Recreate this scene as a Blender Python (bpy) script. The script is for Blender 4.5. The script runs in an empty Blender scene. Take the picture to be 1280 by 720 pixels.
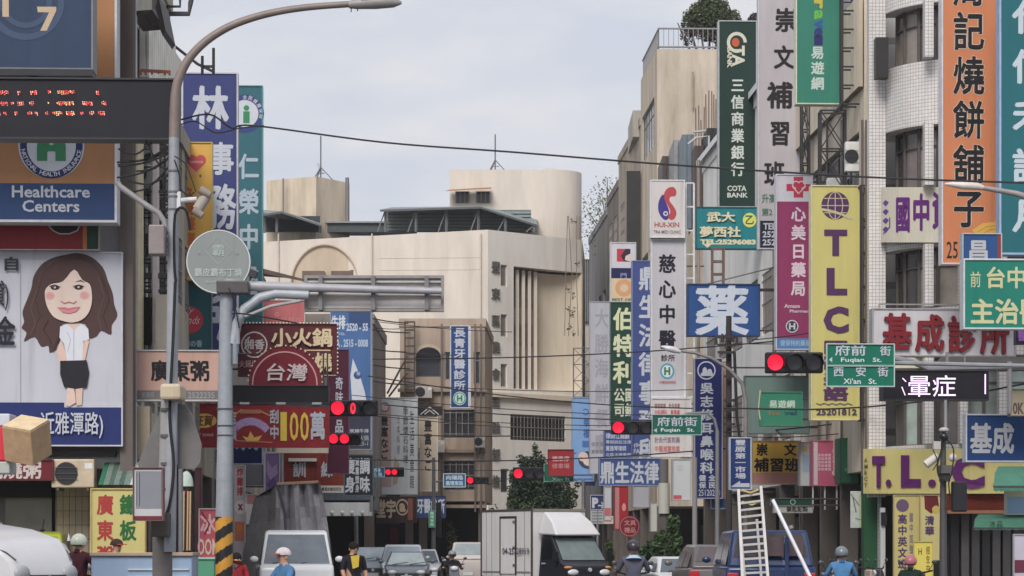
import bpy, bmesh, math, random
from mathutils import Vector, Matrix
random.seed(7)
sc = bpy.context.scene
C = sc.collection
R = math.radians
# ------------------------------------------------------------------ camera
F = 3290.0; CX = 640.0; HY = 688.0; EYE = 1.45        # focal length and horizon in photo pixels
YAW = 0.0426                                          # the street runs slightly to the left
cam = bpy.data.objects.new('camera', bpy.data.cameras.new('camera'))
C.objects.link(cam); sc.camera = cam
cam.location = (0, 0, EYE); cam.rotation_euler = (R(90), 0, 0)
cam.data.sensor_width = 36; cam.data.lens = 36 * F / 1280
cam.data.shift_y = (HY - 360) / 1280
cam.data.clip_start = 0.5; cam.data.clip_end = 6000
# ------------------------------------------------------------------ sky and sun
SUN_EL, SUN_ROT = R(42), R(196)
w = bpy.data.worlds.new("World"); sc.world = w; w.use_nodes = True
nt = w.node_tree; nt.nodes.clear(); N = nt.nodes.new; L = nt.links.new
out = N('ShaderNodeOutputWorld'); bg = N('ShaderNodeBackground'); bg.inputs[1].default_value = 0.1
sky = N('ShaderNodeTexSky'); sky.sky_type = 'NISHITA'; sky.sun_disc = False
sky.sun_elevation = SUN_EL; sky.sun_rotation = SUN_ROT
tc = N('ShaderNodeTexCoord'); mp = N('ShaderNodeMapping'); mp.inputs['Scale'].default_value = (1, 1, 3.0)
L(tc.outputs['Generated'], mp.inputs[0])
n1 = N('ShaderNodeTexNoise'); n1.inputs['Scale'].default_value = 11; n1.inputs['Detail'].default_value = 6; n1.inputs['Roughness'].default_value = .52
L(mp.outputs[0], n1.inputs['Vector'])
cr = N('ShaderNodeValToRGB'); e = cr.color_ramp.elements
e[0].position = .38; e[0].color = (6.35, 6.7, 7.6, 1); e[1].position = .64; e[1].color = (7.8, 7.75, 8.0, 1)
el = cr.color_ramp.elements.new(.5); el.color = (6.9, 7.15, 7.8, 1)
L(n1.outputs[0], cr.inputs[0])
n2 = N('ShaderNodeTexNoise'); n2.inputs['Scale'].default_value = 3.2; n2.inputs['Detail'].default_value = 4
L(mp.outputs[0], n2.inputs['Vector'])
mr = N('ShaderNodeMapRange'); mr.inputs[1].default_value = .35; mr.inputs[2].default_value = .65; mr.inputs[3].default_value = .80; mr.inputs[4].default_value = .97
L(n2.outputs[0], mr.inputs[0])
mx = N('ShaderNodeMix'); mx.data_type = 'RGBA'
L(mr.outputs[0], mx.inputs[0]); L(sky.outputs[0], mx.inputs[6]); L(cr.outputs[0], mx.inputs[7])
L(mx.outputs[2], bg.inputs[0]); L(bg.outputs[0], out.inputs[0])
sun = bpy.data.objects.new('sun', bpy.data.lights.new('sun', 'SUN')); C.objects.link(sun)
sun.data.energy = 2.7; sun.data.angle = R(26); sun.data.color = (1, .95, .88)
d_ = Vector((math.sin(SUN_ROT) * math.cos(SUN_EL), math.cos(SUN_ROT) * math.cos(SUN_EL), math.sin(SUN_EL)))
sun.rotation_euler = (-d_).to_track_quat('-Z', 'Y').to_euler()
sc.view_settings.view_transform = 'Standard'; sc.view_settings.look = 'None'
sc.view_settings.exposure = 0.06; sc.view_settings.gamma = 1
GAIN = 1.08       # how bright a white surface shows at this exposure: base colour = shown colour / GAIN

# ------------------------------------------------------------------ materials
MATS = {}
def lin(c):
    c = c / 255.0
    return c / 12.92 if c < .04045 else ((c + .055) / 1.055) ** 2.4
def col(c):
    r = [min(.82, lin(v) / GAIN) for v in c]; y = .3 * r[0] + .5 * r[1] + .2 * r[2]
    return tuple(v * .96 + y * .04 for v in r) + (1,)
def mat(c, kind='paint'):
    """c = an sRGB triple as it shows in daylight; kind = surface type"""
    k = (tuple(c), kind)
    if k in MATS: return MATS[k]
    m = bpy.data.materials.new(kind + '_%02x%02x%02x' % tuple(int(v) for v in c)); m.use_nodes = True
    t = m.node_tree; b = t.nodes['Principled BSDF']; n = t.nodes.new; l = t.links.new
    base = col(c)
    P = dict(paint=(.5, 0, .10, 1.2, 0), wall=(.9, 0, .16, .4, .25), stained=(.9, 0, .34, .45, .3), metal=(.5, .1, .18, 2.5, .05), carpaint=(.22, 0, .05, 1.5, 0),
             print=(.55, 0, .07, 2, 0), cloth=(.95, 0, .2, 3, .3), rubber=(.8, 0, .1, 4, 0), skin=(.6, 0, .06, 8, 0), ground=(.92, 0, .25, .7, .3),
             leaf=(.6, 0, .5, 1.6, 0), tile=(.4, 0, .15, .8, .2), corr=(.5, .2, .25, .8, .0), glass=(.16, 0, .25, 1.1, 0), gloss=(.25, 0, .08, 2, 0)).get(kind, (.5, 0, .1, 1, 0))
    if kind == 'emit':
        b.inputs['Base Color'].default_value = base; b.inputs['Emission Color'].default_value = tuple(lin(v) for v in c) + (1,); b.inputs['Emission Strength'].default_value = 1.05
        MATS[k] = m; return m
    ro, me, var, sca, bmp = P
    b.inputs['Roughness'].default_value = ro; b.inputs['Metallic'].default_value = me
    if kind in ('paint', 'print', 'wall', 'stained', 'cloth', 'leaf'): b.inputs['Specular IOR Level'].default_value = .22
    if kind == 'glass': b.inputs['Specular IOR Level'].default_value = .45
    g = n('ShaderNodeTexCoord')
    mpn = n('ShaderNodeMapping'); mpn.inputs['Scale'].default_value = (1, 1, .22) if kind in ('wall', 'stained', 'paint', 'tile') else (1, 1, 1)
    l(g.outputs['Object'], mpn.inputs[0])
    no = n('ShaderNodeTexNoise'); no.inputs['Scale'].default_value = sca * 2; no.inputs['Detail'].default_value = 6; no.inputs['Roughness'].default_value = .62
    l(mpn.outputs[0], no.inputs['Vector'])
    rm = n('ShaderNodeMapRange'); rm.inputs[1].default_value = .3; rm.inputs[2].default_value = .66
    rm.inputs[3].default_value = 1 - var; rm.inputs[4].default_value = 1 + var * .25
    l(no.outputs[0], rm.inputs[0])
    mu = n('ShaderNodeMix'); mu.data_type = 'RGBA'; mu.blend_type = 'MULTIPLY'; mu.inputs[0].default_value = 1
    mu.inputs[6].default_value = base
    l(rm.outputs[0], mu.inputs[7]); cur = mu.outputs[2]
    if kind in ('wall', 'stained', 'paint', 'metal', 'print'):      # run marks and grime
        s2 = n('ShaderNodeMapping'); s2.inputs['Scale'].default_value = (2.2, 2.2, .12); l(g.outputs['Object'], s2.inputs[0])
        w2 = n('ShaderNodeTexNoise'); w2.inputs['Scale'].default_value = 1.3; w2.inputs['Detail'].default_value = 8; w2.inputs['Roughness'].default_value = .7
        l(s2.outputs[0], w2.inputs['Vector'])
        r2 = n('ShaderNodeMapRange'); r2.inputs[1].default_value = .54; r2.inputs[2].default_value = .74; r2.inputs[3].default_value = 0; r2.inputs[4].default_value = dict(stained=.5, wall=.16, metal=.3, paint=.3).get(kind, .14)
        l(w2.outputs[0], r2.inputs[0])
        m2 = n('ShaderNodeMix'); m2.data_type = 'RGBA'; l(r2.outputs[0], m2.inputs[0]); l(cur, m2.inputs[6])
        m2.inputs[7].default_value = (base[0] * .42, base[1] * .37, base[2] * .32, 1); cur = m2.outputs[2]
    if kind in ('tile', 'corr'):
        uv = n('ShaderNodeUVMap'); br = n('ShaderNodeTexBrick'); br.offset = 0
        br.inputs['Scale'].default_value = 1; br.inputs['Brick Width'].default_value = .095; br.inputs['Row Height'].default_value = .095
        br.inputs['Mortar Size'].default_value = .007; br.inputs['Mortar Smooth'].default_value = .1
        if kind == 'corr': br.inputs['Brick Width'].default_value = .22; br.inputs['Row Height'].default_value = 40; br.inputs['Mortar Size'].default_value = .03; br.inputs['Mortar Smooth'].default_value = 1
        br.inputs['Color1'].default_value = (1, 1, 1, 1); br.inputs['Color2'].default_value = (.9, .9, .9, 1); br.inputs['Mortar'].default_value = (.50, .48, .47, 1)
        if kind == 'corr': br.inputs['Color2'].default_value = (1, 1, 1, 1); br.inputs['Mortar'].default_value = (.6, .6, .6, 1)
        l(uv.outputs[0], br.inputs['Vector'])
        m3 = n('ShaderNodeMix'); m3.data_type = 'RGBA'; m3.blend_type = 'MULTIPLY'; m3.inputs[0].default_value = 1
        l(cur, m3.inputs[6]); l(br.outputs['Color'], m3.inputs[7]); cur = m3.outputs[2]
        bu = n('ShaderNodeBump'); bu.inputs['Strength'].default_value = .6; bu.inputs['Distance'].default_value = .02; bu.invert = True
        l(br.outputs['Fac'], bu.inputs['Height']); l(bu.outputs[0], b.inputs['Normal'])
    elif bmp:
        bu = n('ShaderNodeBump'); bu.inputs['Strength'].default_value = bmp; bu.inputs['Distance'].default_value = .03
        n3 = n('ShaderNodeTexNoise'); n3.inputs['Scale'].default_value = 9; n3.inputs['Detail'].default_value = 5; l(g.outputs['Object'], n3.inputs['Vector'])
        l(n3.outputs[0], bu.inputs['Height']); l(bu.outputs[0], b.inputs['Normal'])
    l(cur, b.inputs['Base Color'])
    MATS[k] = m; return m

# ------------------------------------------------------------------ mesh building
def P(px, py, d):
    return Vector(((px - CX) / F * d, d, EYE + (HY - py) / F * d))
class MB:
    def __init__(s): s.v = []; s.f = []; s.m = []; s.ms = []; s.uv = []
    def mi(s, m):
        if m not in s.ms: s.ms.append(m)
        return s.ms.index(m)
    def face(s, pts, m, uv=None):
        i = len(s.v); s.v += [tuple(p) for p in pts]; s.f.append(tuple(range(i, i + len(pts)))); s.m.append(s.mi(m)); s.uv.append(uv)
    def box(s, x0, x1, y0, y1, z0, z1, m, rot=None, piv=None):
        c = [Vector((x, y, z)) for z in (z0, z1) for x, y in ((x0, y0), (x1, y0), (x1, y1), (x0, y1))]
        if rot is not None:
            pv = piv or Vector(((x0 + x1) / 2, (y0 + y1) / 2, (z0 + z1) / 2)); c = [rot @ (p - pv) + pv for p in c]
        i = len(s.v); s.v += [tuple(p) for p in c]; k = s.mi(m)
        for q in ((0, 3, 2, 1), (4, 5, 6, 7), (0, 1, 5, 4), (1, 2, 6, 5), (2, 3, 7, 6), (3, 0, 4, 7)):
            s.f.append(tuple(i + a for a in q)); s.m.append(k); s.uv.append(None)
        return s
    def tube(s, pts, r, m, n=6, cap=True):
        pts = [Vector(p) for p in pts]; rs = r if isinstance(r, (list, tuple)) else [r] * len(pts)
        k = s.mi(m); base = len(s.v); a = None
        for j, p in enumerate(pts):
            t = (pts[min(j + 1, len(pts) - 1)] - pts[max(j - 1, 0)]).normalized()
            if a is not None: a = a - t * a.dot(t)
            if a is None or a.length < .05: a = t.cross(Vector((0, 0, 1)) if abs(t.z) < .9 else Vector((1, 0, 0)))
            a = a.normalized(); b = a.cross(t)
            for q in range(n):
                an = 2 * math.pi * (q + .5) / n; s.v.append(tuple(p + (a * math.cos(an) + b * math.sin(an)) * rs[j]))
        for j in range(len(pts) - 1):
            for q in range(n):
                a0 = base + j * n + q; a1 = base + j * n + (q + 1) % n
                s.f.append((a0, a1, a1 + n, a0 + n)); s.m.append(k); s.uv.append(None)
        if cap:
            s.f.append(tuple(base + q for q in range(n - 1, -1, -1))); s.m.append(k); s.uv.append(None)
            e0 = base + (len(pts) - 1) * n; s.f.append(tuple(e0 + q for q in range(n))); s.m.append(k); s.uv.append(None)
        return s
    def ball(s, c, rx, ry, rz, m, nu=12, nv=8, v0=-90, v1=90):
        base = len(s.v); k = s.mi(m)
        for j in range(nv + 1):
            la = R(v0 + (v1 - v0) * j / nv)
            for i in range(nu):
                lo = 2 * math.pi * i / nu; s.v.append((c[0] + rx * math.cos(la) * math.cos(lo), c[1] + ry * math.cos(la) * math.sin(lo), c[2] + rz * math.sin(la)))
        for j in range(nv):
            for i in range(nu):
                a = base + j * nu + i; b = base + j * nu + (i + 1) % nu
                s.f.append((a, b, b + nu, a + nu)); s.m.append(k); s.uv.append(None)
        return s
    def shell(s, pts, m):
        """side profile loop of (y, z, half width): mirrored left and right and skinned between"""
        i = len(s.v); n = len(pts); k = s.mi(m)
        s.v += [(-p[2], p[0], p[1]) for p in pts] + [(p[2], p[0], p[1]) for p in pts]
        for j in range(n):
            a = i + j; b = i + (j + 1) % n; s.f.append((a, b, b + n, a + n)); s.m.append(k); s.uv.append(None)
        s.f.append(tuple(i + j for j in range(n - 1, -1, -1))); s.f.append(tuple(i + n + j for j in range(n))); s.m += [k, k]; s.uv += [None, None]
        return s
    def build(s, name, parent=None, world=True, smooth=False, bevel=0, label=None, kind=None):
        me = bpy.data.meshes.new(name)
        vs = s.v
        if parent is not None and world:
            inv = RM[parent.name].inverted(); vs = [tuple(inv @ Vector(p)) for p in s.v]
        me.from_pydata(vs, [], s.f)
        for m in s.ms: me.materials.append(m)
        me.polygons.foreach_set('material_index', s.m)
        if any(u is not None for u in s.uv):
            ul = me.uv_layers.new(name='UVMap'); q = 0
            for fi, f in enumerate(s.f):
                for j in range(len(f)):
                    if s.uv[fi]: ul.data[q].uv = s.uv[fi][j]
                    q += 1
        if smooth:
            me.polygons.foreach_set('use_smooth', [True] * len(me.polygons))
            try: me.set_sharp_from_angle(angle=R(40))
            except Exception: pass
        me.update()
        o = bpy.data.objects.new(name, me); C.objects.link(o)
        if parent is not None: o.parent = parent
        RM[o.name] = Matrix() if parent is None else RM[parent.name].copy()
        if bevel:
            b = o.modifiers.new('bevel', 'BEVEL'); b.width = bevel; b.segments = 2; b.limit_method = 'ANGLE'; b.angle_limit = R(35)
        if label: o['label'] = label
        if kind: o['kind'] = kind
        return o
RM = {}
def thing(name, label, cat, loc=(0, 0, 0), yaw=0, group=None):
    o = bpy.data.objects.new(name, None); C.objects.link(o); o.empty_display_size = .2
    o.location = loc; o.rotation_euler = (0, 0, yaw); o['label'] = label; o['category'] = cat
    if group: o['group'] = group
    RM[o.name] = Matrix.Translation(Vector(loc)) @ Matrix.Rotation(yaw, 4, 'Z')
    return o
def tag(o, label, cat, group=None):
    o['label'] = label; o['category'] = cat
    if group: o['group'] = group
    return o
def copy_tree(o, loc=None, yaw=None, parent=None):
    c = o.copy(); C.objects.link(c)
    if parent is not None: c.parent = parent
    if loc is not None: c.location = loc; c.rotation_euler = (0, 0, yaw or 0)
    RM[c.name] = Matrix.Translation(Vector(c.location)) @ Matrix.Rotation(c.rotation_euler.z, 4, 'Z')
    for ch in list(o.children): copy_tree(ch, parent=c)
    return c

# ------------------------------------------------------------------ lettering
_fc = bpy.data.curves.new('type', 'FONT'); _fo = bpy.data.objects.new('type', _fc); C.objects.link(_fo); _fc.resolution_u = 2
GL = {}
def glyph(t, bold=0.0, ext=0.0, sp=1.0):
    k = (t, bold, ext, sp)
    if k in GL: return GL[k]
    if len(t) == 1 and ord(t) > 0x2e80 and bold > 0:      # Chinese characters: thicken by stamping the character like a broad brush
        v0, f0, bb = glyph(t, 0, ext); r = min(bold, .034) if bold < .06 else min(bold * .55, .06); v = []; f = []
        if bold >= .035: sh = [(q * .95 * r, q * .42 * r) for q in (-1, -.5, 0, .5, 1)] + [(-.35 * r, .8 * r), (.35 * r, -.8 * r), (.6 * r, -.5 * r)]
        else: sh = [(r * math.cos(q), r * math.sin(q)) for q in (.4, 1.45, 2.5, 3.54, 4.6, 5.64)]
        for i, (dx, dy) in enumerate(sh):
            n0 = len(v); dz = i * (.0003 if not ext else .02); v += [(x + dx, y + dy, z + dz) for x, y, z in v0]; f += [tuple(n0 + a_ for a_ in q) for q in f0]
        GL[k] = (v, f, bb); return GL[k]
    _fc.body = t; _fc.offset = bold; _fc.extrude = ext; _fc.space_character = sp
    bpy.context.view_layer.update()
    me = bpy.data.meshes.new_from_object(_fo.evaluated_get(bpy.context.evaluated_depsgraph_get()))
    v = [tuple(x.co) for x in me.vertices]; f = [tuple(p.vertices) for p in me.polygons]
    bpy.data.meshes.remove(me)
    if not v: v = [(0, 0, 0)]
    xs = [a[0] for a in v]; ys = [a[1] for a in v]
    GL[k] = (v, f, (min(xs), max(xs), min(ys), max(ys)))
    return GL[k]

def smooth2(pts, n=3):
    o = []; N_ = len(pts)
    for i in range(N_):
        a, b, c, d = (pts[(i + k) % N_] for k in (-1, 0, 1, 2))
        for q in range(n):
            t = q / n; o.append(tuple(.5 * (2 * b[j] + (c[j] - a[j]) * t + (2 * a[j] - 5 * b[j] + 4 * c[j] - d[j]) * t * t + (3 * b[j] - a[j] - 3 * c[j] + d[j]) * t ** 3) for j in (0, 1)))
    return o
class Sign:
    """a sign box given by its outline in the photo (x0, y0, x1, y1) and its distance d"""
    def __init__(s, name, label, x0, y0, x1, y1, d, c, thick=.25, frame=(200, 200, 205), fw=1.2, yaw=YAW, cat='sign', group=None, shape='box', kind='paint', warp=None, back=None):
        s.d = d; s.k = d / F; s.cx = (x0 + x1) / 2; s.cy = (y0 + y1) / 2; s.yaw = yaw; s.warp = warp; s.name = name
        s.x0, s.y0, s.x1, s.y1 = x0, y0, x1, y1
        loc = P(s.cx, y1, d); s.root = thing(name, label, cat, loc, yaw, group)
        s.lz = 0.004; s.let = MB(); s.art = MB(); s.thick = thick; s.zc = (y1 - s.cy) * s.k
        W = (x1 - x0) / 2 * s.k; H = (y1 - y0) * s.k
        b = MB(); m = mat(c, kind)
        if shape == 'round':
            n = 40; b.tube([(0, -.0, H / 2), (0, thick, H / 2)], W, m, n); b.build('board', s.root, False)
        elif warp:
            n = 28; xs = [x0 + (x1 - x0) * i / n for i in range(n + 1)]
            for a, c2 in zip(xs, xs[1:]):
                q = [warp(a, y1, 0), warp(c2, y1, 0), warp(c2, y0, 0), warp(a, y0, 0)]
                r_ = [warp(a, y1, thick), warp(c2, y1, thick), warp(c2, y0, thick), warp(a, y0, thick)]
                b.face(q, m); b.face([r_[1], r_[0], r_[3], r_[2]], m); b.face([q[3], q[2], r_[2], r_[3]], m); b.face([r_[0], r_[1], q[1], q[0]], m)
            for a in (x0, x1): b.face([warp(a, y1, 0), warp(a, y0, 0), warp(a, y0, thick), warp(a, y1, thick)], m)
            b.build('board', s.root, True)
        else:
            b.box(-W, W, 0, thick, 0, H, m); b.build('board', s.root, False, bevel=.012)
            if frame and fw:
                f = MB(); e = fw * s.k; mf = mat(frame, 'metal')
                f.box(-W - .01, -W + e, -.03, thick + .01, -.01, H + .01, mf); f.box(W - e, W + .01, -.03, thick + .01, -.01, H + .01, mf)
                f.box(-W + e, W - e, -.03, thick + .01, -.01, e, mf); f.box(-W + e, W - e, -.03, thick + .01, H - e, H + .01, mf)
                f.build('frame', s.root, False)
    def pt(s, x, y, off):
        if s.warp: return s.warp(x, y, -off)
        return ((x - s.cx) * s.k, -off, (s.y1 - y) * s.k)
    def _glyph(s, g, x0, y0, x1, y1, c, em=True, off=None, rot=0, shear=0, kind='print', ez=1):
        v, f, (a, b, e, h) = g
        if em: a, b, e, h = 0, 1, -.12, .88
        tgt = s.let if ez == 1 else MB()       # raised letters are parts of their own
        m = mat(c, kind); i0 = len(tgt.v); k = tgt.mi(m); mx_, my_ = (x0 + x1) / 2, (y0 + y1) / 2
        for (X, Y, Z) in v:
            u = (X - a) / max(b - a, 1e-6); t = (Y - e) / max(h - e, 1e-6)
            px = x0 + u * (x1 - x0) + shear * (t - .5); py = y1 - t * (y1 - y0)
            if rot:
                dx, dy = px - mx_, py - my_; ca, sa = math.cos(rot), math.sin(rot); px, py = mx_ + dx * ca - dy * sa, my_ + dx * sa + dy * ca
            tgt.v.append(tuple(s.pt(px, py, (off if off is not None else s.lz) + Z * ez)))
        for q in f: tgt.f.append(tuple(i0 + z for z in q)); tgt.m.append(k); tgt.uv.append(None)
        if ez != 1: tgt.build('letter', s.root, bool(s.warp))
    def t(s, text, x0, y0, x1, y1, c, bold=.018, ext=0, cjk=False, shear=0, kind='print', out=None, rot=0):
        """a line of text filling the box"""
        s.lz += .0015
        if ext: ext_m = ext
        if cjk:
            n = len(text); w = (x1 - x0) / n
            for i, ch in enumerate(text):
                if ch == ' ': continue
                if out: s._glyph(glyph(ch, bold + .035, 0), x0 + i * w, y0, x0 + (i + 1) * w, y1, out, True, s.lz - .0008, kind=kind)
                s._glyph(glyph(ch, bold, .5 if ext else 0), x0 + i * w, y0, x0 + (i + 1) * w, y1, c, True, shear=shear, kind=kind, ez=ext or 1, off=s.lz + (ext / 2 if ext else 0))
        else:
            s._glyph(glyph(text, bold, .5 if ext else 0), x0, y0, x1, y1, c, False, shear=shear, kind=kind, rot=rot, ez=ext or 1, off=s.lz + (ext / 2 if ext else 0))
        return s
    def v(s, text, cx, y0, y1, w, c, bold=.02, ext=0, out=None, kind='print', hs=.92, shear=0):
        """a column of characters from y0 to y1"""
        s.lz += .0015; n = len(text); p = (y1 - y0) / n
        for i, ch in enumerate(text):
            if ch == ' ': continue
            a = y0 + p * (i + .5) - p * hs / 2; b_ = y0 + p * (i + .5) + p * hs / 2
            if out: s._glyph(glyph(ch, bold + .04, 0), cx - w / 2, a, cx + w / 2, b_, out, True, s.lz - .0008, kind=kind)
            s._glyph(glyph(ch, bold, .5 if ext else 0), cx - w / 2, a, cx + w / 2, b_, c, True, kind=kind, ez=ext or 1, off=s.lz + (ext / 2 if ext else 0), shear=shear)
        return s
    def arc(s, text, cx, cy, r, a0, a1, h, c, bold=.01):
        """text round a circle, angles in degrees from the top, clockwise; a0>a1 reads along the bottom"""
        s.lz += .0015; n = len(text)
        for i, ch in enumerate(text):
            if ch == ' ': continue
            a = R(a0 + (a1 - a0) * (i + .5) / n); x = cx + r * math.sin(a); y = cy - r * math.cos(a)
            g = glyph(ch, bold); ww = h * min(1, (g[2][1] - g[2][0]) / .72)
            s._glyph(g, x - ww / 2, y - h / 2, x + ww / 2, y + h / 2, c, False, rot=(a if a1 > a0 else a + math.pi))
        return s
    def r(s, x0, y0, x1, y1, c, kind='print'):
        s.lz += .0012; m = mat(c, kind); n = 12 if s.warp else 1
        for i in range(n):
            a = x0 + (x1 - x0) * i / n; b = x0 + (x1 - x0) * (i + 1) / n
            s.art.face([s.pt(a, y1, s.lz), s.pt(b, y1, s.lz), s.pt(b, y0, s.lz), s.pt(a, y0, s.lz)], m)
        return s
    def p(s, pts, c, kind='print', sm=0):
        s.lz += .0012
        if sm: pts = smooth2(pts, sm)
        s.art.face([s.pt(x, y, s.lz) for x, y in pts][::-1], mat(c, kind)); return s
    def e(s, cx, cy, rx, ry, c, kind='print', n=28):
        return s.p([(cx + rx * math.sin(2 * math.pi * i / n), cy - ry * math.cos(2 * math.pi * i / n)) for i in range(n)], c, kind)
    def o(s, cx, cy, r1, r0, c, a0=0, a1=360, n=36, ry=1):
        s.lz += .0012; m = mat(c, 'print')
        for i in range(n):
            a = R(a0 + (a1 - a0) * i / n); b = R(a0 + (a1 - a0) * (i + 1) / n)
            q = [(r0, a), (r0, b), (r1, b), (r1, a)]
            s.art.face([s.pt(cx + rr * math.sin(t), cy - rr * math.cos(t) * ry, s.lz) for rr, t in q], m)
        return s
    def l(s, pts, w, c, kind='print'):
        s.lz += .0012; m = mat(c, kind)
        for (xa, ya), (xb, yb) in zip(pts, pts[1:]):
            dx, dy = xb - xa, yb - ya; q = math.hypot(dx, dy) or 1; nx, ny = -dy / q * w / 2, dx / q * w / 2; ex, ey = dx / q * w * .3, dy / q * w * .3
            s.art.face([s.pt(xa + nx - ex, ya + ny - ey, s.lz), s.pt(xb + nx + ex, yb + ny + ey, s.lz), s.pt(xb - nx + ex, yb - ny + ey, s.lz), s.pt(xa - nx - ex, ya - ny - ey, s.lz)], m)
        return s
    def bulbs(s, pts, c=(250, 225, 190), r=1.1):
        b = MB(); m = mat(c, 'gloss')
        for x, y in pts:
            q = s.pt(x, y, .06); b.ball(q, r * s.k, r * s.k, r * s.k, m, 6, 4)
        b.build('bulb_row', s.root, False, kind='stuff'); return s
    def lattice(s, x0, y0, x1, y1, rungs, c=(60, 58, 62), r=.03, diag=False, dd=.15, both=True, name='bracket'):
        """steel mounting frame beside the board, out to the wall"""
        b = MB(); m = mat(c, 'metal')
        def q(x, y): return Vector(((x - s.cx) * s.k, dd, (s.y1 - y) * s.k))
        b.tube([q(x0, y0), q(x0, y1)], r, m, 4)
        if both: b.tube([q(x1, y0), q(x1, y1)], r, m, 4)
        for i in range(rungs + 1):
            y = y0 + (y1 - y0) * i / rungs; b.tube([q(x0, y), q(x1, y)], r * .8, m, 4)
            if diag and i < rungs:
                y2 = y0 + (y1 - y0) * (i + 1) / rungs
                b.tube([q(x0, y), q(x1, y2)], r * .5, m, 4); b.tube([q(x1, y), q(x0, y2)], r * .5, m, 4)
        b.build(name, s.root, False); return s
    def done(s):
        if s.yaw == YAW and not s.warp and s.d > 55 and s.y1 < 640:      # steel arms back to the building line
            for side, f, ex in ((1, XR, P(s.x1, 0, s.d).x), (-1, XL, P(s.x0, 0, s.d).x)):
                gap = (f(s.d) - ex) * side
                if .05 < gap < 1.7:
                    b = MB(); m = mat((74, 72, 76), 'metal'); xe = side * (s.x1 - s.x0) / 2 * s.k
                    for z in (.2, (s.y1 - s.y0) * s.k - .2): b.tube([(xe, s.thick / 2, z), (xe + side * (gap + .15), s.thick / 2, z)], .03, m, 5)
                    b.build('mounting_arm', s.root, False)
        if s.art.f: s.art.build('artwork', s.root, bool(s.warp))
        if s.let.f: s.let.build('lettering', s.root, bool(s.warp))
        return s.root
def XR(a): return 13.09 - YAW * a      # right-hand and left-hand building lines at distance a
def XL(a): return -5.32 - YAW * a

# ------------------------------------------------------------------ buildings
def ray_edge(px, p0, p1):
    """where the line of sight through column px meets the plan segment p0-p1: (metres along it, distance)"""
    k = (px - CX) / F; dx, dy = p1[0] - p0[0], p1[1] - p0[1]; Ln = math.hypot(dx, dy)
    u = (k * p0[1] - p0[0]) / (dx - k * dy)
    return u * Ln, p0[1] + u * dy
def win_rect(rc, p0, p1):
    x0, y0, x1, y1 = rc
    (u0, d0), (u1, d1) = ray_edge(x0, p0, p1), ray_edge(x1, p0, p1); dm = (d0 + d1) / 2
    if u0 > u1: u0, u1 = u1, u0
    return (u0, EYE + (HY - y1) / F * dm, u1, EYE + (HY - y0) / F * dm)
def wall(b, p0, p1, z0, z1, m, holes=(), rev=.18):
    dx, dy = p1[0] - p0[0], p1[1] - p0[1]; Ln = math.hypot(dx, dy); ux, uy = dx / Ln, dy / Ln; nx, ny = -uy, ux   # inward
    def W(u, v, t=0): return (p0[0] + ux * u + nx * t, p0[1] + uy * u + ny * t, v)
    H = [(max(.02, h[0]), max(z0 + .02, h[1]), min(Ln - .02, h[2]), min(z1 - .02, h[3]), h[4] if len(h) > 4 else rev) for h in holes]
    H = [h for h in H if h[2] > h[0] and h[3] > h[1]]
    us = sorted({0, Ln} | {x for h in H for x in (h[0], h[2])}); vs = sorted({z0, z1} | {x for h in H for x in (h[1], h[3])})
    for a, c in zip(us, us[1:]):
        for e, g in zip(vs, vs[1:]):
            mu, mv = (a + c) / 2, (e + g) / 2
            if any(h[0] < mu < h[2] and h[1] < mv < h[3] for h in H): continue
            b.face([W(a, e), W(c, e), W(c, g), W(a, g)], m, [(a, e), (c, e), (c, g), (a, g)])
    for a, e, c, g, rev in H:
        for q, w_ in ((((a, e), (c, e)), 0), (((c, e), (c, g)), 0), (((c, g), (a, g)), 0), (((a, g), (a, e)), 0)):
            (u, v), (u2, v2) = q
            b.face([W(u, v), W(u, v, rev), W(u2, v2, rev), W(u2, v2)], m, [(u, v), (u + rev, v), (u2 + rev, v2), (u2, v2)])
    return H
WM = {}
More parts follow.
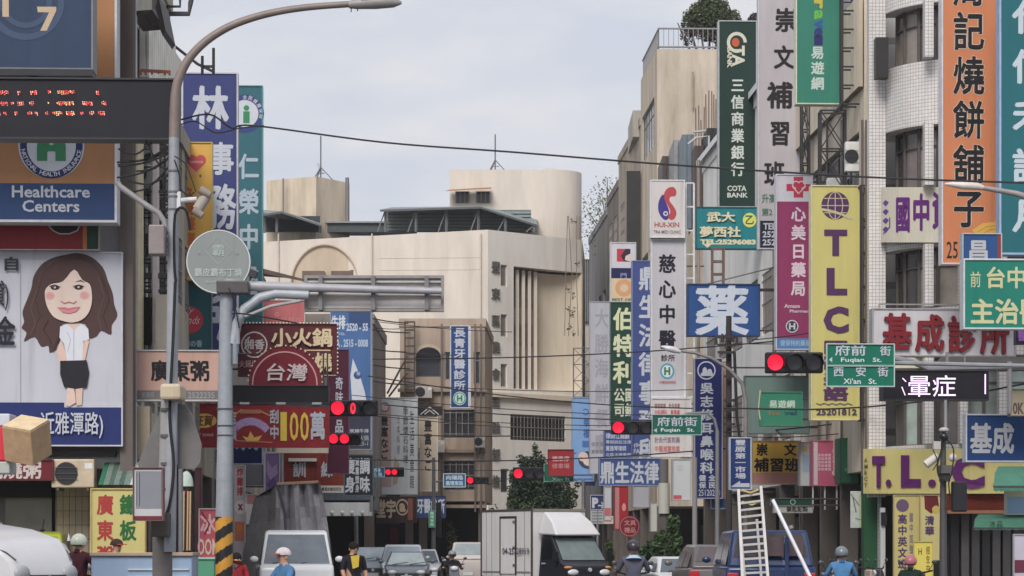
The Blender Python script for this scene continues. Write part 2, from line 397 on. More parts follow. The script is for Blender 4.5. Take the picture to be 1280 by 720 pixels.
def window_obj(root, p0, p1, h, style='slide', fc=(150, 148, 148), gc=(58, 60, 68), rev=.18):
    dx, dy = p1[0] - p0[0], p1[1] - p0[1]; Ln = math.hypot(dx, dy); ux, uy = dx / Ln, dy / Ln
    a, e, c, g = h; W_, H_ = round(c - a, 2), round(g - e, 2)
    key = (W_, H_, style, fc, gc)
    if key not in WM:
        f = MB(); fm = mat(fc, 'metal'); t = .06; bm_ = mat((150, 144, 140), 'metal'); panes = []
        f.box(0, W_, 0, .08, 0, t, fm); f.box(0, W_, 0, .08, H_ - t, H_, fm); f.box(0, t, 0, .08, t, H_ - t, fm); f.box(W_ - t, W_, 0, .08, t, H_ - t, fm)
        n = max(1, min(5, round(W_ / .9))); band = style in ('slide', 'grid') and H_ > 1.5
        for i in range(1, n): x = W_ * i / n; f.box(x - .03, x + .03, .002, .078, t, H_ - t, fm)
        if band: f.box(t, W_ - t, .004, .076, H_ * .72, H_ * .72 + .05, fm)
        if style == 'bars':
            q = max(3, int(W_ / .28))
            for i in range(1, q): x = W_ * i / q; f.box(x - .015, x + .02, -.10, -.07, t, H_ - t, bm_)
            for z in (.12, .5, .88): f.box(0, W_, -.105, -.065, H_ * z, H_ * z + .03, bm_)
        fo = f.build('window', None); me = fo.data; bpy.data.objects.remove(fo)
        pm = MB(); pm.box(.03, W_ / n - .03, .03, .045, t, H_ - t, mat(gc, 'glass')); po = pm.build('pane', None); pme = po.data; bpy.data.objects.remove(po)
        WM[key] = (me, pme, n, W_ / n)
    me, pme, n, st = WM[key]
    o = bpy.data.objects.new('window', me); C.objects.link(o); o.parent = root
    inv = RM[root.name].inverted(); wp = Vector((p0[0] + ux * a - uy * rev * .55, p0[1] + uy * a + ux * rev * .55, e))
    M4 = inv @ Matrix.Translation(wp) @ Matrix.Rotation(math.atan2(uy, ux), 4, 'Z')
    o.matrix_local = M4
    for i in range(n):
        p = bpy.data.objects.new('pane', pme); C.objects.link(p); p.parent = o; p.location = (st * i, 0, 0)
    return o
def building(name, label, poly, z0, z1, m, wins=None, roof=None, group=None, rev=.18, parapet=0, top=None, cat='building', root=None, partname='wall', closed=True):
    """poly = plan outline, counter-clockwise; wins[edge] = list of (rect, style, frame, glass, unit) with rect in photo pixels or metres"""
    if root is None: root = thing(name, label, cat, (poly[0][0], poly[0][1], 0), 0, group)
    b = MB(); m_ = mat(*m) if isinstance(m[0], tuple) else mat(m, 'wall'); todo = []
    for i in range(len(poly)):
        p0, p1 = poly[i], poly[(i + 1) % len(poly)]
        if not closed and i == len(poly) - 1: break
        ws = (wins or {}).get(i, []); hs = []
        for wd in ws:
            rc = win_rect(wd[0], p0, p1) if wd[0][3] > wd[0][1] and max(map(abs, wd[0])) > 60 or len(wd) > 4 else wd[0]
            hs.append(tuple(rc[:4]) + (rev if wd[1] == 'hole' else .18,))
        H = wall(b, p0, p1, z0, z1, m_, hs, rev)
        for h, wd in zip(hs, ws):
            hh = (max(.02, h[0]), max(z0 + .02, h[1]), min(math.hypot(p1[0] - p0[0], p1[1] - p0[1]) - .02, h[2]), min(z1 - .02, h[3]))
            if hh[2] - hh[0] > .15 and hh[3] - hh[1] > .15: todo.append((p0, p1, hh, wd))
    b.face([(x, y, z1) for x, y in poly], mat(roof or (120, 118, 115), 'stained')); b.face([(x, y, z0) for x, y in poly][::-1], m_)
    if parapet:
        for i in range(len(poly)):
            p0, p1 = Vector(poly[i]), Vector(poly[(i + 1) % len(poly)]); t = (p1 - p0).normalized(); n_ = Vector((t.y, -t.x)) * .06
            q0, q1 = p0 + n_ - t * .06, p1 + n_ + t * .06; r0, r1 = p0 - n_ * 3, p1 - n_ * 3
            lo, hi = z1 - .25, z1 + parapet
            for A, B in ((q0, q1),): b.face([(A.x, A.y, lo), (B.x, B.y, lo), (B.x, B.y, hi), (A.x, A.y, hi)], m_)
            b.face([(q0.x, q0.y, hi), (q1.x, q1.y, hi), (r1.x, r1.y, hi), (r0.x, r0.y, hi)], m_)
            b.face([(r1.x, r1.y, z1), (r0.x, r0.y, z1), (r0.x, r0.y, hi), (r1.x, r1.y, hi)], m_)
            b.face([(q1.x, q1.y, lo), (q0.x, q0.y, lo), (p0.x, p0.y, lo), (p1.x, p1.y, lo)], m_)
    b.build(partname, root, True)
    for p0, p1, h, wd in todo:
        st = wd[1] if len(wd) > 1 else 'slide'
        if st == 'hole': continue
        window_obj(root, p0, p1, h, st, wd[2] if len(wd) > 2 and wd[2] else (150, 148, 148), wd[3] if len(wd) > 3 and wd[3] else (58, 60, 68), .18)
    return root
def row(side, a0, a1, depth=10):
    """plan of a building in the row: near end a0, far end a1"""
    f = XR if side == 'R' else XL; s = 1 if side == 'R' else -1
    n0 = (f(a0), a0); n1 = (f(a1), a1); o0 = (f(a0) + s * depth, a0 + s * depth * YAW); o1 = (f(a1) + s * depth, a1 + s * depth * YAW)
    return [n0, o0, o1, n1] if s == 1 else [n0, n1, o1, o0]      # R: edge 0 faces us, edge 3 the street; L: edge 0 the street, edge 3 faces us
def grid_wins(L_, zs, n, w, hgt, style='slide', fc=None, gc=None, margin=.5):
    o = []
    for z in zs:
        for i in range(n):
            c = margin + (L_ - 2 * margin) * (i + .5) / n; o.append(((c - w / 2, z, c + w / 2, z + hgt), style, fc, gc))
    return o
def arcade(root, side, a0, a1, h, seed=0, colp=(140, 132, 126), shop=(38, 36, 40)):
    """covered walk: pillars on the street line and dark shopfronts set back behind"""
    f = XR if side == 'R' else XL; s = 1 if side == 'R' else -1; rnd = random.Random(seed)
    n = max(1, round((a1 - a0) / 4.5))
    for i in range(n + 1):
        a = a0 + .25 + (a1 - a0 - .5) * i / n; b = MB(); x = f(a)
        b.box(min(x, x + s * .5) + .01, max(x, x + s * .5), a - .22, a + .22, 0, h, mat(colp, 'tile')); b.build('pillar', root)
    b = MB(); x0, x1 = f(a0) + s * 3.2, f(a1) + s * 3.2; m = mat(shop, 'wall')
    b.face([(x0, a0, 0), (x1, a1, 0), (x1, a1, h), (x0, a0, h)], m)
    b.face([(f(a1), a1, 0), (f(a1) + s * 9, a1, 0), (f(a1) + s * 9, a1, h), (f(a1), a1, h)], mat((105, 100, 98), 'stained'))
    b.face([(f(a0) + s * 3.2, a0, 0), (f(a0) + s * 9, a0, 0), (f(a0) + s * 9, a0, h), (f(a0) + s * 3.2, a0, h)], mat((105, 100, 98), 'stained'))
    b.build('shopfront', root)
    for i in range(n):      # shutters, lit shop signs and glass between the pillars
        aa = a0 + (a1 - a0) * i / n + .6; ab = a0 + (a1 - a0) * (i + 1) / n - .6; b = MB()
        cc = rnd.choice([(160, 158, 156), (96, 108, 112), (70, 66, 66), (120, 40, 40), (150, 140, 120)])
        xa, xb = f(aa) + s * 3.1, f(ab) + s * 3.1
        b.face([(xa, aa, .1), (xb, ab, .1), (xb, ab, h - .9), (xa, aa, h - .9)], mat(cc, 'corr'), [(0, 0), (ab - aa, 0), (ab - aa, 2.6), (0, 2.6)]); b.build('shutter', root)
def ac_unit(root, px, py, d, w=.8, h=.6, dep=.32, face='L', c=(205, 200, 190)):
    """air-conditioner box with fan and grille, hung on a bracket"""
    p = P(px, py, d); b = MB(); b.box(p.x - w / 2, p.x + w / 2, p.y - dep, p.y, p.z, p.z + h, mat(c, 'metal')); o = b.build('air_conditioner', root, bevel=.02)
    fb = MB(); fb.tube([(p.x - w * .15, p.y - dep - .02, p.z + h / 2), (p.x - w * .15, p.y - dep + .01, p.z + h / 2)], min(w, h) * .4, mat((45, 45, 50), 'rubber'), 20)
    fb.build('fan', o)
    g = MB()
    for i in range(3): g.tube([(p.x - w * .15 - min(w, h) * .4, p.y - dep - .03, p.z + h * (.3 + .2 * i)), (p.x - w * .15 + min(w, h) * .4, p.y - dep - .03, p.z + h * (.3 + .2 * i))], .008, mat((90, 90, 92), 'metal'), 4)
    g.box(p.x + w * .28, p.x + w * .46, p.y - dep - .006, p.y - dep + .002, p.z + h * .66, p.z + h * .86, mat((225, 225, 225)))
    g.build('grille', o)
    k = MB()
    for sx in (-.35, .35): k.box(p.x + w * sx - .02, p.x + w * sx + .02, p.y - dep, p.y + .3, p.z - .05, p.z - .004, mat((90, 86, 84), 'metal'))
    k.build('bracket', o); return o
def pipes(root, items, name='drain_pipe'):
    for (pts, r, c) in items:
        b = MB(); b.tube([P(*p) for p in pts], r, mat(c, 'metal'), 6); b.build(name, root)
def lat3(root, x0, y0, x1, y1, d, rungs, c=(62, 58, 60), r=.03, diag=False, name='sign_frame', dep=.5):
    """free-standing steel lattice, a shallow box frame in depth"""
    b = MB(); m = mat(c, 'metal')
    for dd in (d, d + dep):
        k = d / dd
        A, B_, C_, D_ = P(x0, y0, d), P(x1, y0, d), P(x1, y1, d), P(x0, y1, d); sh = Vector((0, dd - d, 0))
        A, B_, C_, D_ = A + sh, B_ + sh, C_ + sh, D_ + sh
        b.tube([A, D_], r, m, 4); b.tube([B_, C_], r, m, 4)
        for i in range(rungs + 1):
            t = i / rungs; b.tube([A.lerp(D_, t), B_.lerp(C_, t)], r * .8, m, 4)
            if diag and i < rungs:
                t2 = (i + 1) / rungs; b.tube([A.lerp(D_, t), B_.lerp(C_, t2)], r * .5, m, 4); b.tube([A.lerp(D_, t2), B_.lerp(C_, t)], r * .5, m, 4)
        if dd == d:
            for q in (A, B_, C_, D_): b.tube([q, q + Vector((0, dep, 0))], r * .8, m, 4)
    return b.build(name, root)

# ---- ground, road, kerbs, markings
def sheet(name, x0, x1, y0, y1, z, c, kind='ground'):
    b = MB(); b.face([(x0, y0, z), (x1, y0, z), (x1, y1, z), (x0, y1, z)], mat(c, kind)); return b.build(name, None, kind='structure')
sheet('ground', -2500, 2500, -600, 5000, -.02, (112, 108, 102))
b = MB(); m = mat((92, 92, 95), 'ground')
b.face([(XL(-30) + 1.5, -30, 0), (XR(-30) - 1, -30, 0), (XR(149) - 1, 149, 0), (XL(118) + 1, 118, 0)], m)
b.build('road', None, kind='structure')
for nm, f, s, a0, a1 in (('pavement_right', XR, 1, 62, 175), ('pavement_left', XL, -1, 50, 118)):
    b = MB(); m = mat((140, 134, 128), 'tile')
    A, B_ = f(a0), f(a1); lo, hi = (-1.2, 4) if s == 1 else (-4, 1.2)
    q = [(A + lo, a0), (A + hi, a0), (B_ + hi, a1), (B_ + lo, a1)]
    b.face([(x, y, .14) for x, y in q], m, [(x, y) for x, y in q])
    for (p, r_) in ((q[0], q[1]), (q[1], q[2]), (q[2], q[3]), (q[3], q[0])): b.face([(p[0], p[1], -.02), (r_[0], r_[1], -.02), (r_[0], r_[1], .14), (p[0], p[1], .14)], m)
    b.build(nm, None, kind='structure')
b = MB(); m = mat((215, 215, 212), 'ground')
for i in range(16): x = -3.4 + i * .95; b.face([(x, 56, .004), (x + .45, 56, .004), (x + .45, 59, .004), (x, 59, .004)], m)
for i in range(20):
    a = 64 + i * 5; x = XL(a) + 9; b.face([(x, a, .004), (x + .12, a, .004), (x + .12, a + 2.4, .004), (x, a + 2.4, .004)], m)
b.face([(-2.5, 60.4, .004), (4, 60.4, .004), (4, 60.8, .004), (-2.5, 60.8, .004)], m)
b.build('road_markings', None, kind='structure')

# ---- far white office building closing the view
Wc = (227, 216, 205); Ww = (234, 229, 223)
cA = P(250, 688, 163); cB = P(610, 688, 155); cC = P(728, 688, 160)
pA, pB, pC = (cA.x, 163), (cB.x, 155), (cC.x, 160.2)
zt = EYE + (HY - 287) / F * 155
root = building('office_building', 'long cream office building with a round tower and grey characters down its corner',
    [pA, pB, (pB[0] + 1, 166), (pA[0], 176)], 0, zt, (Wc, 'wall'),
    wins={0: [((378, 338, 406, 352), 'slide', None, None, 1), ((414, 338, 442, 352), 'slide', None, None, 1)]})
# roofline mouldings, the shallow arch round the two windows and pipes
b = MB(); m = mat((215, 200, 180), 'wall')
arc = []
for i in range(25):
    a = math.pi * i / 24; arc.append(P(406 - 42 * math.cos(a), 358 - 52 * math.sin(a), 158.9 + .35 * math.cos(a)))
b.tube(arc, .055, mat((196, 174, 154), 'wall'), 6)
b.build('arch_moulding', root)
b = MB(); b.face([p + Vector((0, .12, 0)) for p in arc][::-1], mat((208, 190, 168), 'wall'))
for x0, x1 in ((378, 406), (414, 442)): b.box(P(x0, 0, 158.9).x, P(x1, 0, 158.9).x, 158.7, 158.98, P(0, 352, 158.9).z, P(0, 339, 158.9).z, mat((120, 104, 92), 'glass'))
b.build('arch_wall', root)
b = MB()
for x in (348, 465, 601): 
    u, dd = ray_edge(x, pA, pB); b.tube([P(x, 292, dd - .12), P(x, 420, dd - .12)], .05, mat((214, 202, 190), 'metal'), 6)
b.build('drain_pipe', root)
for y in (323, 338):
    b = MB(); u, d0 = ray_edge(475, pA, pB); u, d1 = ray_edge(600, pA, pB); b.tube([P(475, y, d0 - .005), P(600, y - 1, d1 - .005)], .012, mat((196, 180, 164), 'wall'), 4); b.build('wall_crack', root)
# right wing
dirv = Vector((pC[0] - pB[0], pC[1] - pB[1])); 
w2 = building('', '', [pB, pC, (pC[0] + .5, 172), (pB[0] + 1, 172)], 0, zt - .002, (Ww, 'wall'), root=root, partname='side_wing',
    wins={0: [((642, 337, 727.2, 488), 'hole', None, None, 1), ((638, 519, 707, 551), 'bars', (70, 68, 70), (40, 42, 48), 1),
              ((626, 331, 634, 358), 'slide', (190, 185, 178), (130, 122, 114), 1), ((626, 393, 634, 421), 'slide', (190, 185, 178), (130, 122, 114), 1), ((626, 455, 634, 484), 'slide', (190, 185, 178), (130, 122, 114), 1),
              ((626, 586, 636, 616), 'slide', (190, 185, 178), None, 1)]}, rev=.95)
# fins and glass in the recess
def onw(px, off): 
    u, dd = ray_edge(px, pB, pC); t = Vector((pC[0] - pB[0], pC[1] - pB[1])).normalized(); n_ = Vector((-t.y, t.x)); return Vector((pB[0], pB[1])) + t * u + n_ * off
zl, zh = EYE + (HY - 488) / F * 157, EYE + (HY - 337) / F * 157
for i, x in enumerate((644, 653, 661, 669, 677)):
    q = onw(x, .42 + .03 * i); b = MB(); b.box(q.x - .10, q.x + .10, q.y - .15, q.y + .15, zl, zh, mat((214, 204, 192), 'wall')); b.build('fin', root)
b = MB(); q0, q1 = onw(641, .88), onw(700, .88); b.face([(q0.x, q0.y, zl), (q1.x, q1.y, zl), (q1.x, q1.y, zh), (q0.x, q0.y, zh)], mat((206, 192, 176), 'wall')); b.build('recess_wall', root)
cur = []
for i in range(9):
    a = math.pi / 2 * i / 8; q = onw(682 + 45 * math.sin(a), 0.9 - .86 * (1 - math.cos(a)) - .02); cur.append(q)
b = MB(); mw = mat((228, 214, 194), 'wall')
for q, r_ in zip(cur, cur[1:]): b.face([(q.x, q.y, zl), (r_.x, r_.y, zl), (r_.x, r_.y, zh), (q.x, q.y, zh)], mw)
b.build('curved_wall', root)
for (ya, yb) in ((340, 385), (405, 432), (447, 486)):
    for xa, xb in zip((645, 654, 662, 670), (653, 661, 669, 677)):
        q, r_ = onw(xa + .6, .8), onw(xb - .2, .8); z0, z1 = EYE + (HY - yb) / F * 158, EYE + (HY - ya) / F * 158
        b = MB(); b.face([(q.x, q.y, z0), (r_.x, r_.y, z0), (r_.x, r_.y, z1), (q.x, q.y, z1)], mat((150, 142, 134), 'paint')); b.build('pane', root)
q0, q1 = onw(608, -.25), onw(729, -.25); q2, q3 = onw(729, .1), onw(608, .1)
for z in (zl - .5, ):
    b = MB(); b.face([(q.x, q.y, z) for q in (q0, q1, q2, q3)][::-1], mw); b.face([(q.x, q.y, z + .28) for q in (q0, q1, q2, q3)], mw)
    b.face([(q0.x, q0.y, z), (q1.x, q1.y, z), (q1.x, q1.y, z + .28), (q0.x, q0.y, z + .28)], mw); b.build('ledge', root)
# tower, stair block, dome
cT = P(689, 688, 168.2); rt = 38 / F * 168.2; zt2 = EYE + (HY - 217) / F * 168
b = MB(); b.tube([(cT.x, 168.2, zt - 1), (cT.x, 168.2, zt2 + .002)], rt, mat((225, 214, 202), 'wall'), 48); b.build('tower', root, smooth=True)
b = MB(); p = P(562, 688, 166); p1_ = P(690, 688, 166); b.box(p.x, p1_.x, 166.25, 171, zt - 1, zt2, mat((225, 214, 202), 'wall')); b.build('stair_block', root)
b = MB(); q = P(687, 216, 170); b.ball((q.x, 170, zt2 - .1), .95, .95, .75, mat((210, 200, 190), 'metal'), 16, 6, 0, 90); b.build('water_tank', root, smooth=True)
for x0, x1 in ((570, 586), (596, 612)):
    b = MB(); b.box(P(x0, 0, 166).x, P(x1, 0, 166).x, 166.1, 166.27, P(0, 253, 166).z, P(0, 239, 166).z, mat((60, 62, 66), 'glass')); wo = b.build('window', root)
    b = MB(); m = mat((130, 120, 112), 'metal')
    for t in range(4): x = P(x0 + (x1 - x0) * t / 3, 0, 166).x; b.box(x - .04, x + .04, 166.0, 166.09, P(0, 253, 166).z, P(0, 239, 166).z, m)
    b.build('frame', wo)
b = MB(); b.face([P(555, 239, 165), P(614, 236, 165), P(614, 234, 166), P(562, 237, 166)], mat((170, 120, 90), 'stained')); b.build('window_canopy', root)
# rooftop shelters
def shelter(name, label, pts_roof, d, ybase, c=(138, 148, 150)):
    r0 = thing('roof_shelter', label, 'shelter', P(pts_roof[0][0], ybase, d), 0, 'corrugated shelters on the roof')
    b = MB(); z = [P(x, y, dd) for x, y, dd in pts_roof]; b.face(z, mat(c, 'corr'), [(p.x, p.y) for p in z]); b.face([p - Vector((0, 0, .12)) for p in z][::-1], mat(c, 'corr'), [(p.x, p.y) for p in z][::-1]); 
    for i in range(len(z)):
        a_, b_ = z[i], z[(i + 1) % len(z)]; dn = Vector((0, 0, .12)); b.face([a_ - dn, b_ - dn, b_, a_], mat((95, 100, 104), 'metal'))
    b.build('roof_sheet', r0)
    return r0
r1 = shelter('', 'long grey corrugated shelter over the cream office roof, beside the round tower', [(475, 262, 158), (600, 258, 158), (672, 281, 158.5), (672, 272, 170), (490, 259, 170)], 158, 286)
for x in (482, 520, 558, 598, 632, 668):
    b = MB(); a = P(x, 290, 158.6); t = P(x, 262 if x < 610 else 262 + (x - 600) * .28, 158.6); b.tube([a, t], .09, mat((120, 120, 124), 'metal'), 5); b.tube([a + Vector((-.5, 0, 0)), t], .05, mat((120, 120, 124), 'metal'), 4); b.build('post', r1)
b = MB()
for i in range(6):
    b.box(P(484, 0, 162).x, P(664, 0, 162).x, 162, 162.06, P(0, 288 - i * 4.2, 162).z, P(0, 285.4 - i * 4.2, 162).z, mat((142, 154, 154), 'metal'))
b.box(P(484, 0, 162).x, P(664, 0, 162).x, 162.1, 162.2, P(0, 290, 162).z, P(0, 262, 162).z, mat((112, 124, 126), 'metal')); b.build('louvre_panel', r1)
r2 = shelter('', 'dark corrugated shelter on the left end of the office roof, below the tank room', [(326, 268, 160), (352, 264, 160), (402, 281, 160), (402, 278, 168), (326, 262, 168)], 160, 290)
for x in (331, 346, 400):
    b = MB(); b.tube([P(x, 291, 160.6), P(x, 266 if x < 360 else 281, 160.6)], .09, mat((120, 120, 124), 'metal'), 5); b.build('post', r2)
b = MB(); b.box(P(328, 0, 164).x, P(400, 0, 164).x, 164, 164.1, P(0, 290, 164).z, P(0, 270, 164).z, mat((70, 74, 80), 'corr')); b.build('back_panel', r2)
r3 = thing('roof_shed', 'low dark green shed strip along the office roof between the two shelters', 'shed', P(440, 290, 166)); b = MB()
b.box(P(402, 0, 166).x, P(520, 0, 166).x, 166, 168, P(0, 290, 166).z, P(0, 279, 166).z, mat((74, 82, 84), 'metal')); b.box(P(400, 0, 166).x, P(522, 0, 166).x, 165.8, 168.2, P(0, 279, 166).z, P(0, 277, 166).z, mat((150, 152, 156), 'metal')); b.build('panel', r3)
r4 = thing('tank_room', 'square cream tank room on the left of the office roof under an aerial', 'roof building', P(385, 290, 167)); b = MB()
A = [(P(333, 0, 167).x, 167), (P(395, 0, 165).x, 165), (P(437, 0, 168).x, 168), (P(380, 0, 173).x, 172)]
for q, r_ in zip(A, A[1:] + A[:1]): b.face([(q[0], q[1], zt - .5), (r_[0], r_[1], zt - .5), (r_[0], r_[1], P(0, 226, 167).z), (q[0], q[1], P(0, 226, 167).z)], mat((218, 202, 180), 'stained'))
b.face([(x, y, P(0, 226, 167).z) for x, y in A], mat((150, 145, 140), 'wall')); b.build('wall', r4)
b = MB(); b.tube([P(354, 290, 165.6), P(354, 223, 165.6)], .06, mat((150, 135, 125), 'metal'), 5); b.build('pipe', r4)
b = MB(); b.tube([P(434, 290, 166.5), P(434, 222, 166.5)], .12, mat((130, 125, 125), 'metal'), 6); b.build('pipe', r4)
def aerial(px, ytop, ybase, d, lab):
    r0 = thing('aerial', lab, 'aerial', P(px, ybase, d), 0, 'roof aerials'); m = mat((110, 110, 116), 'metal'); o = P(px, ybase, d)
    b = MB(); b.tube([o, P(px, ytop, d)], .045, m, 5); b.build('mast', r0)
    b = MB()
    for a in (0, 2.1, 4.2): b.tube([o + Vector((.8 * math.cos(a), .8 * math.sin(a), 0)), P(px, ybase - 17, d)], .04, m, 4)
    b.tube([P(px - 5, ybase - 9, d), P(px + 5, ybase - 9, d)], .03, m, 4); b.build('tripod', r0)
    b = MB()
    for k in range(4): b.tube([P(px - 5 + k, ybase - 22 + k * 3, d), P(px + 1 + k, ybase - 18 + k * 3, d)], .02, m, 4)
    if 'Left' in lab or 'tank' in lab: b.build('antenna', r0)
aerial(401, 170, 226, 167, 'thin aerial mast on a tripod on the square tank room')
aerial(619, 168, 217, 168, 'thin aerial mast on a tripod on top of the stair tower')
# raised characters down the corner
big = '豐原太平洋商業大樓管理處'
for lab, name_, seq, x, y0_, yst, sz in (('', 'letter', '豐東區農會金融部信', 619, 333, 33.5, 11),):
    for i, ch in enumerate(seq):
        v_, f_, _ = glyph(ch, .02, .5); b = MB(); q = onw(x, -.05); m = mat((110, 108, 106), 'metal'); s_ = sz / F * 155; zc = P(0, y0_ + yst * i, 155).z
        t = Vector((pC[0] - pB[0], pC[1] - pB[1])).normalized(); k = b.mi(m)
        for (X, Y, Z) in v_:
            dx = (X - .5) * s_ * 1.3; b.v.append((q.x + t.x * dx + t.y * Z * .1, q.y + t.y * dx - t.x * Z * .1, zc + (Y - .38) * s_ * 1.35))
        for ff in f_: b.f.append(ff); b.m.append(k); b.uv.append(None)
        b.build('letter', root)

# ---- brown corner building in front of the office building
Mb = (184, 164, 148)
a_, b_ = P(500, 688, 131), P(606, 688, 131)
midb = building('apartment_building', 'brown-grey corner building with an arched window and barred windows, in front of the cream office',
    [(a_.x, 131), (b_.x, 131), (b_.x + .3, 142), (a_.x, 142)], 3.9, P(0, 402, 131).z, (Mb, 'stained'), parapet=.15,
    wins={0: [((555, 512, 593, 547), 'bars', (60, 58, 60), (42, 44, 50), 1), ((555, 577, 593, 612), 'bars', (60, 58, 60), (42, 44, 50), 1), ((520, 446, 551, 471), 'slide', (90, 84, 84), None, 1), ((592, 440, 600, 480), 'slide', None, None, 1), ((556, 440, 563, 475), 'slide', None, None, 1)]})
b = MB()
for i in range(14):
    a0 = math.pi * i / 14; a1 = math.pi * (i + 1) / 14
    q = [P(535.5 - 15.5 * math.cos(t), 447 - r_ * math.sin(t), 130.94) for t, r_ in ((a0, 1), (a1, 1))]
    o0 = [P(535.5 - 18.5 * math.cos(t), 446 - 16 * math.sin(t), 130.8) for t in (a0, a1)]; o1 = [P(535.5 - 15.5 * math.cos(t), 446 - 12 * math.sin(t), 130.8) for t in (a0, a1)]
    b.face([o0[0], o0[1], o1[1], o1[0]], mat((196, 178, 160), 'wall')); b.face([o1[0], o1[1], P(535.5 - 15.5 * math.cos(a1), 447, 130.86), P(535.5 - 15.5 * math.cos(a0), 447, 130.86)], mat((52, 50, 56), 'glass'))
b.build('arch', midb)
for y in (490, 566, 635): 
    b = MB(); b.box(a_.x - .1, b_.x + .1, 130.75, 131.0, P(0, y, 131).z, P(0, y, 131).z + .16, mat((170, 150, 135), 'stained')); b.build('ledge', midb)
for x in (552, 594, 601): b = MB(); b.tube([P(x, 405, 130.7), P(x, 640, 130.7)], .05, mat((120, 110, 104), 'metal'), 5); b.build('drain_pipe', midb)
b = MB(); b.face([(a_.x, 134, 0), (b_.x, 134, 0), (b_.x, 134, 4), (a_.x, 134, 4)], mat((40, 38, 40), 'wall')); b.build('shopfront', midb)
for x in (512, 529, 603): b = MB(); q = P(x, 0, 131.5); b.box(q.x - .2, q.x + .2, 131.1, 131.6, 0, 3.9, mat((150, 136, 126), 'tile')); b.build('pillar', midb)
lat3(midb, 506, 402, 518, 493, 130.2, 9, (90, 78, 72), .045, dep=.4)
b = MB(); b.tube([P(509, 445, 130), P(484, 492, 130)], .05, mat((100, 88, 80), 'metal'), 5); b.tube([P(509, 466, 130), P(486, 496, 130)], .05, mat((100, 88, 80), 'metal'), 5); b.build('strut', midb)
inf = building('shophouse', 'dark shopfront filling the gap behind the white banner sign and the brown fascia', [(P(462, 0, 133).x, 133), (P(501, 0, 133).x, 133), (P(501, 0, 133).x, 140), (P(462, 0, 133).x, 140)], 0, P(0, 500, 133).z, ((90, 82, 80), 'stained'))
b = MB(); b.box(P(467, 0, 132.8).x, P(520, 0, 132.8).x, 132.8, 132.95, 0, P(0, 655, 132.8).z, mat((38, 34, 38), 'wall')); b.build('shop_shade_panel', inf)  # solid dark panel on the wall; an opening's shade put into its colour
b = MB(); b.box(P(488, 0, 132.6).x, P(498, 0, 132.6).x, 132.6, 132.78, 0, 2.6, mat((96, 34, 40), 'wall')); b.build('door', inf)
ac_unit(midb, 545, 566, 130.7, .9, .6, .4); ac_unit(midb, 529, 498, 130.7, .9, .6, .4, c=(190, 184, 176)); ac_unit(midb, 600, 560, 130.7, .5, .6, .35, c=(180, 172, 164))
# wall behind right of it (lower wing of the office) with the hedge gap
low = building('boundary_building', 'low cream annex with grilles beside the brown corner building, behind the delivery truck',
    [(P(606, 0, 138).x, 138), (P(640, 0, 138).x, 138), (P(640, 0, 138).x, 150), (P(606, 0, 138).x, 150)], 0, P(0, 640, 138).z, ((196, 188, 176), 'stained'), parapet=.1)
b = MB()
for i in range(10): x = P(565 + i * 7, 0, 137.6).x; b.tube([(x, 137.6, 0), (x, 137.6, 2.6)], .04, mat((80, 78, 80), 'metal'), 4)
b.tube([P(562, 655, 137.6), P(632, 655, 137.6)], .05, mat((80, 78, 80), 'metal'), 4); b.build('fence_rail', low)

# ---- left front building across the side street (behind the red banner)
a_, b_ = P(322, 688, 118), P(466, 688, 118)
lf = building('shophouse', 'plain grey shophouse behind the blue cafe sign, with a white fascia over its arcade',
    [(a_.x, 118), (b_.x, 118), (b_.x, 130), (a_.x, 130)], 3.3, P(0, 398, 118).z, ((150, 140, 134), 'stained'), parapet=.2,
    wins={0: [((332, 430, 372, 470), 'slide', None, None, 1), ((385, 430, 420, 470), 'slide', None, None, 1), ((332, 500, 372, 540), 'slide', None, None, 1), ((385, 500, 420, 540), 'slide', None, None, 1)]})
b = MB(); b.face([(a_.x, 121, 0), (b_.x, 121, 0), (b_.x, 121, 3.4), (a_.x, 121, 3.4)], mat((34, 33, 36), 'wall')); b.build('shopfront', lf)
for x in (345, 392, 462): b = MB(); q = P(x, 0, 118.5); b.box(q.x - .22, q.x + .22, 118.05, 118.5, 0, 3.3, mat((120, 108, 100), 'tile')); b.build('pillar', lf)
b = MB(); b.box(P(403, 0, 112).x, P(464, 0, 112).x, 112, 113, P(0, 645, 112).z, P(0, 625, 112).z, mat((228, 230, 232))); fb = b.build('fascia', lf, bevel=.02)
for x in (415, 428, 440, 453):
    b = MB(); q = P(x, 641, 111.5); b.tube([P(x, 645, 111.9), q], .03, mat((70, 70, 72), 'metal'), 5); b.ball((q.x, q.y, q.z), .1, .14, .1, mat((235, 235, 235), 'gloss'), 8, 5); b.build('spotlight', lf)
b = MB(); q0, q1 = P(398, 625, 112), P(466, 625, 112); b.face([q0, q1, P(466, 616, 114), P(400, 616, 114)], mat((58, 74, 84), 'corr'), [(0, 0), (2.3, 0), (2.3, 1), (0, 1)]); b.face([q0, q1, q1 - Vector((0, 0, .1)), q0 - Vector((0, 0, .1))], mat((58, 74, 84), 'metal')); b.build('awning', lf)
b = MB(); b.tube([P(464, 430, 110), P(464, 640, 110)], .07, mat((165, 165, 170), 'metal'), 6); b.tube([P(464, 388, 110), P(464, 470, 110)], .05, mat((165, 165, 170), 'metal'), 6); b.build('drain_pipe', lf)

